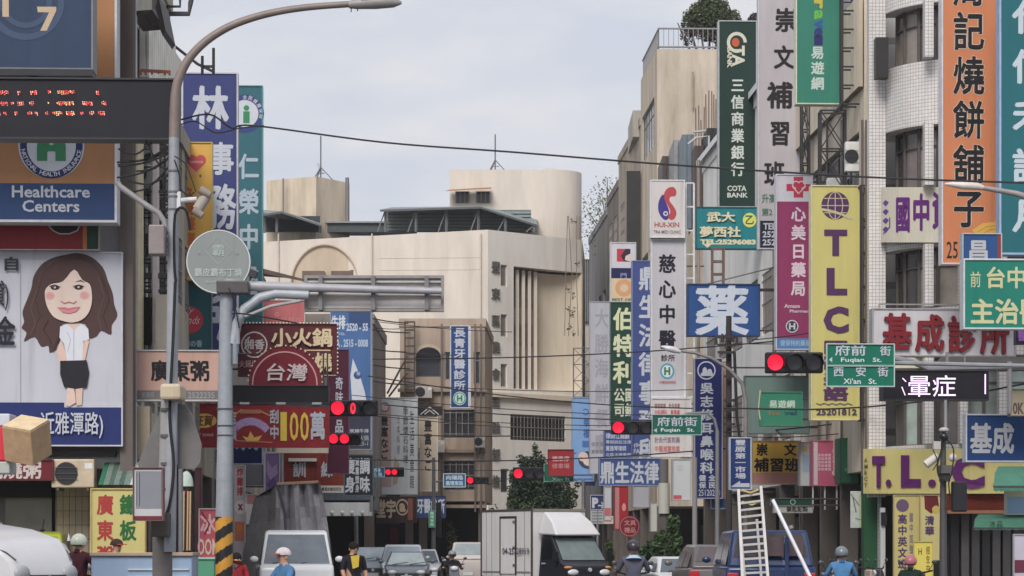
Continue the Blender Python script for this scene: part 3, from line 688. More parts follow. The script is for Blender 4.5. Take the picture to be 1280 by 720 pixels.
# ---- right-hand row, far to near
def rb(name, label, a0, a1, ytop, at, c, wins, seed, h=3.7, parapet=.2, depth=10, **k):
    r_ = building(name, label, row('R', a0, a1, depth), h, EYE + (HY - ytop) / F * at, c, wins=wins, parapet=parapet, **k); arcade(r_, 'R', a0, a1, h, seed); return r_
bR6 = rb('apartment_building', 'farthest grey block of the right row, a bare tree growing in front of its roof', 166, 182, 374 - 100, 170, ((150, 146, 146), 'stained'), {0: [], 3: grid_wins(16, (6, 9.5, 13, 16.5), 4, 2, 1.6)}, 1)
bR5 = rb('apartment_building', 'narrow dark block with pipes, between the grey block and the stepped one', 157.5, 166, 236, 160, ((132, 124, 120), 'stained'), {3: grid_wins(8.5, (6, 9.5, 13, 16.5, 20), 2, 2.4, 1.7, 'bars', (90, 86, 84))}, 2)
bR4 = rb('apartment_building', 'stepped beige block left of the tall beige apartment house, with a dark corrugated panel', 143, 157.5, 176, 150, ((176, 164, 150), 'stained'), {3: grid_wins(14.5, (6, 9.5, 13, 16.5, 20), 3, 2.6, 1.8, 'bars', (84, 80, 80))}, 3)
b = MB(); p = row('R', 143, 157, 4); b.box(P(783, 0, 143).x, P(800, 0, 143).x, 142.6, 143, P(0, 330, 143).z, P(0, 215, 143).z, mat((66, 62, 64), 'corr')); b.build('dark_panel', bR4)  # dark corrugated sheet standing proud of the block
b = MB(); b.box(P(789, 0, 146).x, P(802, 0, 146).x, 144, 150, P(0, 178, 146).z, P(0, 150, 146).z + .2, mat((186, 180, 172), 'stained')); b.build('roof_room', bR4)
bR3 = rb('apartment_building', 'tall beige apartment house with a railed roof terrace and a round bushy tree on top', 134, 143, 61, 134, ((208, 194, 176), 'stained'),
    {3: grid_wins(9, (8, 11.6, 15.2), 2, 3.4, 2) + [((.8, 22.3, 7.6, 24.8), 'grid', (120, 118, 118), (110, 114, 120))]}, 4, depth=16, parapet=0)
# terrace railing
zr = EYE + (HY - 61) / F * 134; zr2 = EYE + (HY - 35) / F * 134; xr = XR(134)
b = MB(); m = mat((150, 148, 150), 'metal')
for zz in (zr2, zr + .12): b.tube([(xr + .1, 134.1, zz), (xr + 15, 134.7, zz)], .05, m, 5); b.tube([(xr + .1, 134.1, zz), (XR(143) + .1, 143, zz)], .05, m, 5)
for i in range(60): b.tube([(xr + .1 + i * .25, 134.1, zr), (xr + .1 + i * .25, 134.1, zr2)], .022, m, 4)
for i in range(34): a = 134.1 + i * .26; b.tube([(XR(a) + .1, a, zr), (XR(a) + .1, a, zr2)], .022, m, 4)
b.build('roof_railing', bR3)
b = MB(); b.tube([P(866, 90, 133.9), P(866, 135, 133.9)], .05, mat((170, 155, 130), 'metal'), 5); b.build('drain_pipe', bR3)
# rooftop sheds between
sh = thing('roof_shed', 'row of grey corrugated sheds on the roof behind the long white parapet', 'shed', P(845, 240, 122)); 
for (x0, x1, y0, y1, d, c, k) in ((828, 842, 195, 245, 128, (84, 72, 68), 'corr'), (842, 854, 175, 240, 124, (150, 150, 152), 'corr'), (853, 868, 168, 232, 121, (118, 130, 142), 'corr'), (868, 884, 182, 226, 119, (90, 76, 74), 'corr'), (884, 900, 160, 215, 117, (38, 36, 40), 'corr')):
    b = MB(); A, B_ = P(x0, y1, d), P(x1, y0, d); q = [(A.x, 0), (B_.x, 0), (B_.x, 5), (A.x, 5)]
    z0, z1 = A.z - 2, B_.z; m = mat(c, k)
    b.face([(A.x, d, z0), (B_.x, d, z0), (B_.x, d, z1), (A.x, d, z1)], m, [(0, 0), (B_.x - A.x, 0), (B_.x - A.x, 2), (0, 2)]); b.face([(A.x, d, z1), (B_.x, d, z1), (B_.x, d + 4, z1), (A.x, d + 4, z1)], m, [(0, 0)] * 4)
    b.face([(A.x, d + 4, z0), (A.x, d, z0), (A.x, d, z1), (A.x, d + 4, z1)], m, [(0, 0), (4, 0), (4, 2), (0, 2)]); b.build('shed_panel', sh)
b = MB(); m = mat((190, 190, 194), 'metal'); b.tube([P(860, 180, 117), P(870, 172, 117), P(886, 170, 117), P(886, 215, 117)], .06, m, 5); b.tube([P(866, 165, 118), P(886, 163, 118)], .05, m, 5); b.build('rail', sh)
b = MB()
for i, (x, y) in enumerate(((870, 135), (874, 132), (880, 134), (883, 118), (886, 113), (890, 114), (893, 118), (895, 124), (877, 150))): b.tube([P(x, 205, 120), P(x + random.uniform(-1, 1), y, 120)], .035, mat((110, 84, 74), 'metal'), 4)
b.build('rebar', sh)
bR2 = rb('shophouse', 'long white building with a bright slanting parapet, between beige apartments and tiled tower', 86, 113.5, 207, 113, ((244, 240, 236), 'wall'),
    {3: grid_wins(27, (5.2, 9.2), 6, 3.2, 2.2, 'bars', (100, 96, 96), (50, 52, 58))}, 5, parapet=.25)
b = MB(); zt3 = EYE + (HY - 207) / F * 113
for (z, c) in ((zt3 + .1, (235, 235, 238)),): 
    b.face([(XR(114) - .25, 114, z + .25), (XR(86) - .25, 86, z + .25), (XR(86) + .3, 86, z + .25), (XR(114) + .3, 114, z + .25)], mat(c)); b.face([(XR(114) - .25, 114, z), (XR(86) - .25, 86, z), (XR(86) - .25, 86, z + .25), (XR(114) - .25, 114, z + .25)], mat(c)); b.face([(XR(114) - .25, 113.9, z), (XR(114) + 3, 113.9, z), (XR(114) + 3, 113.9, z + .25), (XR(114) - .25, 113.9, z + .25)], mat(c))
b.build('coping', bR2)
for x, d in ((873, 112), (968, 90), (990, 87.5)): b = MB(); b.tube([P(x, 200, d), P(x, 600, d)], .07, mat((150, 140, 132), 'metal'), 6); b.build('drain_pipe', bR2)
lat3(bR2, 1015 - 124, 310, 905, 358, 93, 3, (120, 90, 80), .04)
# between: beige clad building with canopy and balconies
bR1 = rb('shophouse', 'beige clad building with a slanting canopy and air conditioners, just left of the tiled tower', 74.2, 86, 0 - 60, 80, ((226, 212, 192), 'stained'),
    {3: [((.4, 16.6, 11.2, 18.4), 'grid', (60, 58, 62), None), ((.5, 10.6, 11, 13.4), 'slide', (70, 66, 66), (48, 50, 56)), ((.5, 6.6, 11, 9.2), 'slide', (70, 66, 66), (48, 50, 56))]}, 6)
b = MB()
z_ = lambda a, y: EYE + (HY - y) / F * a
zc = EYE + (HY - 108) / F * 74.2
for (q0, q1) in ((zc, zc + 2.6),):
    xa, xb = XR(74.2) - .16, XR(86) - .16
    b.face([(xb, 86, q0), (xa, 74.2, q0), (xa, 74.2, q1), (xb, 86, q1)], mat((232, 218, 198), 'stained')); b.face([(xb, 86, q0), (xb + .12, 86, q0), (xa + .12, 74.2, q0), (xa, 74.2, q0)], mat((150, 140, 128), 'stained')); b.face([(xa, 74.2, q0), (xa + .12, 74.2, q0), (xa + .12, 74.2, q1), (xa, 74.2, q1)], mat((200, 186, 165), 'stained'))  # underside and end face in darker beiges: their shade put into the colour
b.build('balcony', bR1)
ac_unit(bR1, 1066, 216, 75.5, .5, .85, .3, c=(225, 225, 222)); ac_unit(bR1, 1044, 262, 78, .55, .9, .3, c=(220, 220, 216))
for x in (1024, 1034, 1052, 1078, 1083): b = MB(); d = 43070 / (x - 500) - .6; b.tube([P(x, 150, d), P(x, 620, d)], .04, mat((110, 100, 96), 'metal'), 5); b.build('drain_pipe', bR1)
lat3(bR1, 1026, 138, 1057, 330, 75.5, 4, (44, 42, 46), .04, True); lat3(bR1, 1053, -10, 1079, 130, 75, 6, (44, 42, 46), .04); lat3(bR1, 1003, 120, 1012, 330, 83, 5, (50, 48, 52), .04, True)
lat3(bR1, 1076, 232, 1088, 525, 73.6, 7, (44, 42, 46), .04)

# ---- tiled tower with round corner (right foreground)
TD = 71.8; TC = Vector((XR(TD) + 2.55, TD + .35)); TR = 2.35
def tower_path(off=0):
    """plan curve: quarter circle from the street side round to the front, then straight to the right"""
    pts = []
    for i in range(15):
        a = R(180 + 92 * i / 14); pts.append(Vector((TC.x + (TR + off) * math.cos(a), TC.y + (TR + off) * math.sin(a))))
    e = pts[-1]; pts.append(e + Vector((9, .35))); return pts
def strip(b, path, z0, z1, m, uvs=True):
    s_ = 0
    for q, r_ in zip(path, path[1:]):
        Ln = (r_ - q).length; b.face([(q.x, q.y, z0), (r_.x, r_.y, z0), (r_.x, r_.y, z1), (q.x, q.y, z1)], m, [(s_, z0), (s_ + Ln, z0), (s_ + Ln, z1), (s_, z1)]); s_ += Ln
def cap(b, inner, outer, z, m, up):
    for (a, c), (d, e) in zip(zip(inner, inner[1:]), zip(outer, outer[1:])):
        q = [(a.x, a.y, z), (d.x, d.y, z), (e.x, e.y, z), (c.x, c.y, z)]; b.face(q if up else q[::-1], m, [(p[0], p[1]) for p in q])
tz = lambda y: EYE + (HY - y) / F * 70.2
twr = thing('apartment_building', 'white-tiled tower with a bulging rounded corner and dark ribbon windows', 'building', (TC.x, TC.y, 0))
mt = mat((234, 230, 228), 'tile')
bands = [(76, 156), (235, 308), (385, 445), (556, 618), (-80, 4)]
for y0, y1 in bands:
    b = MB(); o = tower_path(.12); i_ = tower_path(-.35); strip(b, o, tz(y1), tz(y0), mt); cap(b, i_, o, tz(y0), mt, True); cap(b, i_, o, tz(y1), mt, False); strip(b, i_[::-1], tz(y1), tz(y0), mt); b.build('balcony_wall', twr)
b = MB(); strip(b, tower_path(-.55), 3.4, tz(-80), mat((74, 68, 66), 'wall')); b.build('inner_wall', twr)
# recessed ribbon windows: each pane and mullion between the bands
wb = [(4, 76), (156, 235), (308, 385), (445, 556)]
pth = tower_path(-.30)
def along(path, s_):
    for q, r_ in zip(path, path[1:]):
        Ln = (r_ - q).length
        if s_ <= Ln: t = (r_ - q).normalized(); return q + t * s_, t
        s_ -= Ln
    return r_, (r_ - q).normalized()
rw = random.Random(5)
for y0, y1 in wb:
    z0, z1 = tz(y1), tz(y0); wo = MB(); fm = mat((92, 84, 80), 'metal')
    n = 15
    for i in range(n + 1):
        p, t = along(pth, .1 + i * .62); nn = Vector((t.y, -t.x)); c = p
        wo.box(c.x - .035, c.x + .035, c.y - .05, c.y + .05, z0, z1, fm)
    for zz in (z0 + .02, z0 + (z1 - z0) * .7, z1 - .06):
        pp = [along(pth, s_ * .31)[0] for s_ in range(0, 31)]; wo.tube([(q.x, q.y, zz) for q in pp], .03, fm, 4)
    w_ = wo.build('window', twr)
    for i in range(n):
        p, t = along(pth, .14 + i * .62); q, _ = along(pth, .68 + i * .62); off = Vector((t.y, -t.x)) * -.03
        c = rw.choice([(96, 88, 88), (70, 66, 68), (150, 142, 136), (120, 112, 110)] if y0 < 400 else [(178, 196, 190), (120, 116, 116), (150, 160, 158)])
        b = MB(); b.face([(p.x + off.x, p.y + off.y, z0), (q.x + off.x, q.y + off.y, z0), (q.x + off.x, q.y + off.y, z1), (p.x + off.x, p.y + off.y, z1)], mat(c, 'glass')); b.build('pane', w_)
for x0, x1, dd in ((1086, 1107, 71.6), (1156, 1167, 69.6), (1200, 1210, 69.6), (1249, 1259, 69.6)):
    for k, (y0, y1) in enumerate(wb if x0 > 1090 else [(-80, 620)]):
        b = MB(); A, B_ = P(x0, y1, dd), P(x1, y0, dd); z0, z1 = tz(y1), tz(y0)
        for q, r_ in (((A.x, dd), (B_.x, dd)), ((A.x, dd + .36), (A.x, dd))):
            Ln = math.hypot(q[0] - r_[0], q[1] - r_[1]); b.face([(q[0], q[1], z0), (r_[0], r_[1], z0), (r_[0], r_[1], z1), (q[0], q[1], z1)], mt, [(0, z0), (Ln, z0), (Ln, z1), (0, z1)])
        b.box(A.x + .01, B_.x, dd + .01, dd + .35, z0, z1, mt); b.build('tiled_pier', twr)
b = MB(); A = P(1085, 0, 74.1); b.face([(A.x, 74.1, 0), (A.x + .02, 71.6, 0), (A.x + .02, 71.6, tz(-80)), (A.x, 74.1, tz(-80))], mt, [(0, 0), (2.5, 0), (2.5, 16), (0, 16)]); b.box(A.x + .05, A.x + 4, 73.9, 74.15, 3.4, tz(-80), mt); b.build('flank_wall', twr)
b = MB(); b.box(P(1094, 0, 71).x, P(1110, 0, 71).x, 70.9, 71.3, tz(91), tz(40), mat((58, 54, 54), 'corr')); b.build('side_shutter', twr)
b = MB(); b.box(P(1100, 0, 70.5).x, P(1250, 0, 70.5).x, 70.5, 71.2, tz(459), tz(446), mat((222, 214, 190), 'wall')); b.build('sill_band', twr)
# ground floor behind the posters
b = MB(); q = tower_path(-.9); strip(b, q, 0, 3.6, mat((66, 64, 66), 'wall')); b.build('shopfront', twr)
b = MB(); b.box(P(1079, 0, 72.5).x, P(1096, 0, 72.5).x, 72.3, 72.9, 0, 3.5, mat((40, 88, 60))); b.build('green_panel', twr)
b = MB(); b.box(P(1100, 0, 71).x, P(1106, 0, 71).x, 70.9, 71.1, 0, 2.6, mat((200, 205, 205))); b.box(P(1101, 0, 70.9).x, P(1108, 0, 70.9).x, 70.8, 70.9, tz(656), tz(640), mat((40, 40, 44))); b.build('side_post', twr)
for i in range(7):
    b = MB(); x = P(1188 + i * 13, 0, 69.3).x; b.box(x, x + .2, 69.2, 69.5, 0, tz(642), mat([(34, 32, 36), (84, 80, 82), (74, 70, 72)][i % 3], 'metal')); b.build('shutter_slat', twr)
b = MB(); b.box(P(1180, 0, 69.5).x, P(1290, 0, 69.5).x, 69.3, 70, tz(641), tz(619), mat((118, 52, 40), 'stained')); b.build('shop_canopy', twr)
b = MB(); b.box(P(1180, 0, 69.1).x, P(1262, 0, 69.1).x, 68.5, 69.2, tz(643), tz(639), mat((170, 120, 90), 'stained')); b.build('shop_lip', twr)

# ---- left row
def lb(name, label, a0, a1, ytop, at, c, wins, seed, h=3.5, parapet=.2, depth=10, **k):
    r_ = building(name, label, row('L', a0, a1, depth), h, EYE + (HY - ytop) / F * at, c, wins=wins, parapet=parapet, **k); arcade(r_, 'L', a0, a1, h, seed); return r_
bL3 = lb('shophouse', 'low shophouse ending the left row, its cream roof edge beside the round arch', 96, 117, 346, 100, ((196, 184, 166), 'stained'), {0: grid_wins(21, (5, 8.4), 5, 2.4, 1.6, 'bars')}, 11)
b = MB(); q = [P(330, 336, 99), P(381, 349, 116), P(381, 352, 116), P(330, 342, 99)]; b.face(q, mat((140, 112, 100), 'metal')); b.face([q[0], q[1], q[1] + Vector((-3, 0, .2)), q[0] + Vector((-3, 0, .2))], mat((150, 140, 132), 'stained')); b.build('roof_edge', bL3)
bL2 = lb('shophouse', 'middle shophouse of the left row, hidden behind the tall blue and teal signs', 75, 96, 300, 85, ((170, 162, 152), 'stained'), {0: grid_wins(21, (4.6, 7.8), 5, 2.4, 1.6, 'bars')}, 12)
bL1b = lb('shophouse', 'cluttered shophouse of the left row behind the yellow heart sign', 61, 75, 200, 68, ((178, 170, 156), 'stained'), {0: grid_wins(14, (4.4, 7.4, 10.0), 4, 2.4, 1.6, 'bars', (80, 76, 74))}, 13)
bL1 = lb('apartment_building', 'tall cluttered block with metal cages and roof sheds, just behind the billboard building', 51, 61, -70, 55, ((190, 184, 168), 'stained'), {0: grid_wins(10, (4.4, 7.4, 10.4), 3, 2.4, 1.8, 'bars', (70, 66, 66))}, 14)
m_l = mat((240, 236, 226), 'corr')
for (x0, x1, y0, y1, d) in ((172, 186, 15, 97, 53.2), (186, 196, 25, 97, 55), (197, 208, 40, 110, 57.5), (208, 216, 60, 130, 60)):
    b = MB(); A, B_ = P(x0, y1, d), P(x1, y0, d); b.box(A.x - .5, B_.x, d, d + 1.6, A.z, B_.z, m_l)
    b.uv = [[(0, 0), (1.2, 0), (1.2, 2), (0, 2)] for _ in b.f]; b.build('cladding_panel', bL1)
b = MB(); q = [P(165, 14, 50.6), P(190, 12, 50.6), P(190, -6, 51), P(198, -6, 51.2), P(207, 38, 52), P(203, 44, 52), P(193, 18, 51.4), P(165, 20, 50.6)]
for k in range(len(q)): b.face([q[k], q[(k + 1) % len(q)], q[(k + 1) % len(q)] + Vector((0, 1.5, 0)), q[k] + Vector((0, 1.5, 0))], mat((52, 46, 48), 'metal'))
b.face(q, mat((52, 46, 48), 'metal')); b.build('canopy', bL1)
b = MB(); m = mat((62, 60, 64), 'metal')
for pts in (((208, 17), (236, 17), (238, 4), (240, -6)), ((208, 8), (225, 8), (225, -4)), ((208, -5), (238, -5)), ((206, 48), (247, 80), (268, 90)), ((253, 92), (253, 70)), ((267, 92), (267, 60)), ((253, 83), (267, 83)), ((209, 0), (209, 95)), ((196, 67), (215, 67)), ((172, 36), (194, 36)), ((165, 27), (194, 22))):
    b.tube([P(x, y, 60) for x, y in pts], .035 if len(pts) < 4 else .06, m, 5)
b.build('roof_frame', bL1)
b = MB()
for x in (176, 182, 190, 198, 206, 212): b.tube([P(x, 92 + (x % 3), 52), P(x, 88, 52)], .03, mat((190, 110, 80), 'metal'), 4)
b.tube([P(176, 88, 52), P(213, 90, 52)], .04, mat((190, 110, 80), 'metal'), 4); b.build('handrail', bL1)
# clutter on its flank
for (x0, y0, x1, y1, d, n) in ((170, 180, 206, 440, 51.5, 9), (178, 140, 214, 430, 56, 10), (152, 28, 166, 97, 50.8, 3)): lat3(bL1, x0, y0, x1, y1, d, n, (46, 44, 48), .028, n == 10, dep=.7)
for x, d, c, r_ in ((169, 50.6, (205, 192, 160), .13), (175, 50.8, (210, 198, 168), .07), (194, 51, (190, 182, 180), .08), (188, 53, (110, 104, 104), .05), (180, 52.5, (84, 80, 80), .05), (203, 54, (100, 96, 96), .06)):
    b = MB(); b.tube([P(x, 150, d), P(x, 470, d)], r_, mat(c, 'metal'), 6); b.build('drain_pipe', bL1)
b = MB(); rr = random.Random(3)
for y in (293, 298, 303, 308, 343, 347, 240, 262, 364, 376): b.tube([P(167, y, 51), P(210, y + rr.uniform(-1, 1), 51)], .04 if y > 305 else .025, mat((52, 48, 52), 'metal'), 5)
b.build('cable_rack', bL1)
for i, (x, y) in enumerate(((178, 236), (196, 222), (182, 330), (199, 250))): ac_unit(bL1, x, y, 51.8 + i * .5, .5, .5, .3, c=(150, 146, 142))
b = MB(); b.box(P(168, 0, 51).x, P(190, 0, 51).x, 50.9, 51.3, P(0, 430, 51).z, P(0, 372, 51).z, mat((44, 40, 42), 'wall')); b.build('opening_shade_panel', bL1)  # closed box coloured nearly black to stand in for a shaded opening
b = MB(); b.box(P(196, 0, 50.9).x, P(212, 0, 50.9).x, 50.7, 51.2, P(0, 480, 51).z, P(0, 370, 51).z, mat((180, 172, 158), 'stained')); b.build('side_wall', bL1)

# corner building that carries the billboard
A = [(-22, 49.6), (P(166, 0, 49.6).x, 49.6), (P(166, 0, 49.6).x - .1, 50.9), (-22, 53)]
bL0 = building('shophouse', 'corner building at the far left that carries the billboards', A, 3.0, 15.5, ((206, 208, 214), 'wall'))
b = MB(); q = P(151, 0, 49.3); q1 = P(167, 0, 49.3); b.box(q.x, q1.x, 49.2, 49.58, 0, 15.2, mat((112, 102, 98), 'stained')); b.build('pilaster', bL0)
b = MB(); b.face([(-22, 50.6, 0), (q.x, 50.6, 0), (q.x, 50.6, 3.05), (-22, 50.6, 3.05)], mat((150, 148, 146), 'stained')); b.build('lower_wall', bL0)
b = MB(); b.box(-12, P(66, 0, 50.2).x, 50.0, 50.5, P(0, 622, 50).z, P(0, 600, 50).z, mat((34, 30, 34))); b.box(P(56, 0, 50).x, P(150, 0, 50).x, 49.4, 50.2, P(0, 572, 50).z, P(0, 557, 50).z, mat((40, 38, 42), 'metal')); b.build('shutter_box', bL0)
b = MB(); b.box(P(6, 0, 50.2).x, P(64, 0, 50.2).x, 50.25, 50.4, 0, P(0, 622, 50).z, mat((168, 164, 160), 'corr')); b.build('roller_shutter', bL0)
mtl = mat((172, 156, 138), 'wall')
for i in range(6):
    for j in range(10):
        x0 = P(69 + i * 7.9, 0, 49.9).x; z0 = .05 + j * .27
        if i == 0 and j == 0: tb = MB(); tb.box(0, .112, 0, .06, 0, .255, mtl); o = tb.build('wall_tile', bL0, False); tme = o.data; bpy.data.objects.remove(o)
        o = bpy.data.objects.new('wall_tile', tme); C.objects.link(o); o.parent = bL0; o.location = Vector((x0, 50.1 + .004 * ((i * 7 + j) % 3), z0)) - Vector(bL0.location)
b = MB(); b.box(P(69, 0, 50).x - .02, P(116, 0, 50).x, 50.13, 50.5, 0, 2.85, mat((140, 128, 116), 'wall')); b.build('tile_backing', bL0)
ac_unit(bL0, 94.5, 610, 49.4, .80, .53, .32, c=(205, 186, 160))
b = MB()
for i in range(6):
    x = P(131 + i * 7, 0, 49).x; c = (52, 112, 84) if i % 2 == 0 else (190, 200, 196); q0, q1 = P(131 + i * 6.3, 578, 49.5), P(131 + i * 6.3 + 6.3, 606, 48.7)
    b2 = MB(); b2.face([(q0.x, 48.7, q1.z), (q1.x * 1, 48.7, q1.z), (q1.x, 49.5, q0.z), (q0.x, 49.5, q0.z)], mat(c, 'cloth')); b2.build('awning_stripe', bL0)
for (x0, x1) in ((160, 168), (172, 188)): b2 = MB(); A, B_ = P(x0, 574, 49.8), P(x1, 508, 49.8); b2.box(A.x, B_.x, 49.7, 50, A.z, B_.z, mat((206, 190, 164), 'corr')); b2.build('cabinet', bL0)

# ------------------------------------------------------------------ signs, left side
WH = (196, 200, 212); DK = (34, 32, 38)
s = Sign('billboard', 'white billboard with a drawn long-haired girl in a black skirt over a navy strip', -150, 315, 152, 557, 49, (198, 199, 210), .3, (206, 206, 214), 1, cat='billboard')
s.r(-149, 503, 151, 556, (40, 52, 110))
s.p([(80, 502), (151, 502), (151, 509), (80, 509)], (198, 199, 210)); s.l([(25.6, 330), (25.6, 503)], .8, (150, 152, 165))
hair = [(97, 316), (82, 318), (66, 322), (52, 330), (42, 345), (39, 360), (33, 376), (28, 390), (30, 402), (27, 410), (33, 416), (30, 427), (43, 421), (51, 433), (60, 432), (62, 441), (70, 434), (76, 422), (78, 405), (106, 405), (110, 422), (120, 420), (126, 413), (138, 418), (139, 406), (146, 394), (142, 380), (140, 366), (134, 350), (128, 334), (114, 321)]
s.p(hair, (84, 62, 60), sm=3)
for k_, (a_, b_, c_, d_2) in enumerate((((52, 350), (44, 375), (50, 395), (42, 415)), ((46, 362), (38, 385), (44, 405), (38, 418)), ((128, 350), (136, 375), (128, 395), (134, 410)), ((122, 345), (130, 370), (122, 395), (126, 412)), ((60, 400), (54, 412), (62, 424), (64, 434)), ((84, 321), (66, 326), (54, 338), (48, 352)), ((98, 321), (114, 328), (124, 340), (130, 356)))): s.l([a_, b_, c_, d_2], .9, (110, 84, 80) if k_ % 2 else (64, 46, 46)); s.p([(76, 412), (70, 436), (65, 440), (72, 420)], (70, 50, 50))
s.p([(70, 440), (76, 462), (88, 458), (96, 462), (104, 458), (111, 426), (106, 424), (98, 446), (92, 455), (86, 452), (76, 424)], (226, 196, 182))
s.p([(75, 408), (84, 405), (92, 407), (102, 405), (110, 411), (111, 424), (104, 426), (102, 452), (84, 452), (80, 430), (74, 422)], (222, 224, 234)); s.p([(84, 405), (92, 413), (100, 405)], (226, 196, 182))
s.l([(92, 413), (92, 450)], .7, (160, 166, 186)); s.l([(84, 415), (88, 425), (84, 440)], .6, (170, 176, 196))
s.p([(84, 484), (92, 484), (95, 503), (86, 508), (82, 506)], (226, 200, 186)); s.p([(94, 484), (103, 484), (102, 506), (95, 507)], (220, 192, 178)); s.l([(93.5, 486), (95, 506)], .7, (130, 100, 90))
s.p([(75, 451), (108, 450), (111, 466), (108, 484), (95, 486), (80, 484), (75, 468)], (40, 40, 48))
class G_:      # the drawn face sits slightly smaller inside the hair
    def q(g, x, y): return (86.5 + (x - 86.5) * .92, 368 + (y - 368) * .92)
    def p(g, pts, *a, **k): s.p([g.q(*z) for z in pts], *a, **k)
    def l(g, pts, *a, **k): s.l([g.q(*z) for z in pts], *a, **k)
    def e(g, x, y, rx, ry, *a, **k): s.e(*g.q(x, y), rx * .95, ry * .95, *a, **k)
g = G_()
face = [(93, 334), (78, 350), (62, 354), (54, 362), (54, 375), (58, 388), (66, 399), (78, 404), (90, 406), (102, 403), (111, 395), (116, 383), (117, 368), (114, 354), (104, 348)]
g.p(face, (230, 208, 197), sm=3); g.e(60.5, 370, 6.5, 5.5, (222, 180, 174)); g.e(60.5, 370, 4.4, 3.6, (222, 160, 158)); g.e(107, 369, 6.5, 5.5, (222, 180, 174)); g.e(107, 369, 4.4, 3.6, (222, 160, 158))
g.p([(58, 353), (66, 348), (76, 351), (66, 350)], (90, 66, 60)); g.p([(94, 351), (102, 348), (108, 352), (102, 350)], (90, 66, 60))
g.e(67, 359, 5.5, 2.6, (70, 44, 44)); g.e(99, 358.5, 5.5, 2.6, (70, 44, 44)); g.e(67, 358.6, 1.5, 1.3, WH); g.e(99, 358, 1.5, 1.3, WH); g.l([(60, 357), (67, 355), (74, 358)], 1, (60, 40, 40)); g.l([(92, 357), (99, 355), (106, 357)], 1, (60, 40, 40))
g.l([(75, 377), (80, 380), (86, 378), (92, 380), (96, 377)], 1, (190, 130, 120)); g.p([(71, 386), (80, 385), (86, 386.5), (92, 385), (101, 385), (96, 391), (86, 394), (77, 392)], (220, 140, 148)); g.l([(71, 386), (86, 388.5), (101, 385)], .7, (170, 90, 96))
s.t('近雅潭路)', 50, 514, 142, 544, WH, .01, cjk=True); s.t('自', 3, 321, 26, 339, (52, 52, 62), .03, cjk=True); s.t('貸)', -8, 350, 22, 384, (52, 52, 62), .02, cjk=True); s.t('金', -6, 395, 20, 433, (40, 40, 50), .025, cjk=True)
s.done()
s = Sign('banner_board', 'dark red board with a green edge strip, squeezed between the orange board and the billboard', -100, 277, 123, 312, 48.8, (140, 42, 50), .3, (160, 150, 150), .6)
s.r(108, 277.5, 122, 311, (38, 70, 58)); s.r(103, 277.5, 108, 311, (190, 120, 60)); s.p([(57, 278), (66, 288), (74, 292), (86, 292), (96, 288), (101, 278)], (40, 42, 44)); s.l([(57, 278), (66, 288), (74, 292), (86, 292), (96, 288), (101, 278)], 1.4, (200, 196, 196)); s.done()
s = Sign('clinic_sign', 'big orange health-insurance board reading Healthcare Centers on a blue strip', -110, -80, 145, 277, 48.2, (176, 126, 86), .5, (206, 208, 216), 2.2)
s.r(-109, 229, 143, 274, (48, 72, 116)); s.e(64, 182, 41, 41, (206, 208, 218), n=48); s.e(64, 182, 39, 41, (44, 56, 106), n=48); s.e(64, 182, 30.5, 32, (206, 210, 220), n=40)
s.e(54, 183, 8, 9, (62, 140, 96)); s.e(74, 183, 8, 9, (62, 140, 96)); s.r(46, 183, 59, 201, (62, 140, 96)); s.r(69, 183, 82, 201, (62, 140, 96)); s.r(52, 181, 76, 189, (62, 140, 96)); s.r(59, 192, 69, 202, (206, 210, 220))
s.arc('NATIONAL HEALTH INSURANCE', 64, 182, 35.5, 262, 98, 5.6, (206, 208, 220), .02)
s.t('Healthcare', 15, 232, 112, 247, WH, .02); s.t('Centers', 28, 250, 99, 265, WH, .02); s.done()
s = Sign('shop_sign', 'navy blue board with a pale 7 over faint rings, in the upper left corner', -120, -80, 115, 86, 46, (52, 68, 96), .6, (120, 124, 130), 1.5)
s.o(32, 2, 48, 40, (70, 86, 114)); s.o(32, 2, 33, 26, (70, 86, 114)); s.r(3, -10, 11, 21, (200, 178, 150)); s.p([(46, 8), (70, 8), (70, 13), (58, 38), (50, 38), (61, 15), (47, 15)], (200, 178, 150))
b = MB(); k = s.k; b.box(-117.5 * k, 117.5 * k, -.05, .55, -.12, -.005, mat((40, 42, 50), 'metal')); b.box((34 - s.cx) * k, (43 - s.cx) * k, .1, .5, -.5, -.1, mat((40, 48, 66), 'metal')); b.build('bracket', s.root, False); s.done()
s = Sign('clinic_sign', 'pale strip under the navy 7 board, along the orange board', -100, 90, 117, 97, 47.6, (222, 190, 140), .2, None, 0); s.done()
# near LED ticker on the lamp pole
s = Sign('led_display', 'wide black LED ticker with broken red and amber dot rows, on the lamp pole', -90, 98, 222, 173, 36, (40, 40, 48), .35, (52, 52, 58), 1.2, cat='LED display')
rr = random.Random(12)
for yy, segs in ((115, [(-5, 12), (23, 26), (39, 47), (61, 64), (73, 94), (121, 125)]), (130, [(-5, 12), (16, 20), (24, 31), (39, 44), (62, 64), (73, 94), (105, 112), (114, 118), (129, 134)]), (144, [(-4, 3), (8, 11), (22, 25), (38, 44), (47, 50), (60, 63), (69, 82), (86, 95), (104, 107), (115, 121), (126, 134)])):
    for a, c in segs:
        x = a
        while x < c:
            cc = rr.choice([(255, 150, 90), (255, 190, 130), (250, 70, 60)]) if a > 60 and a < 100 else rr.choice([(250, 60, 60), (245, 90, 80), (255, 160, 140)])
            for kk in range(rr.choice([2, 3])): s.e(x + kk * .35, yy + kk * 1.7 + rr.uniform(-.6, .6), .72, .72, cc, 'emit', 6)
            x += 2.2
s.done()
s = Sign('round_sign', 'round grey-green shop sign with a diamond crest and white rim, behind the mast head', 233, 287, 313, 367, 47, (146, 153, 152), .22, shape='round')
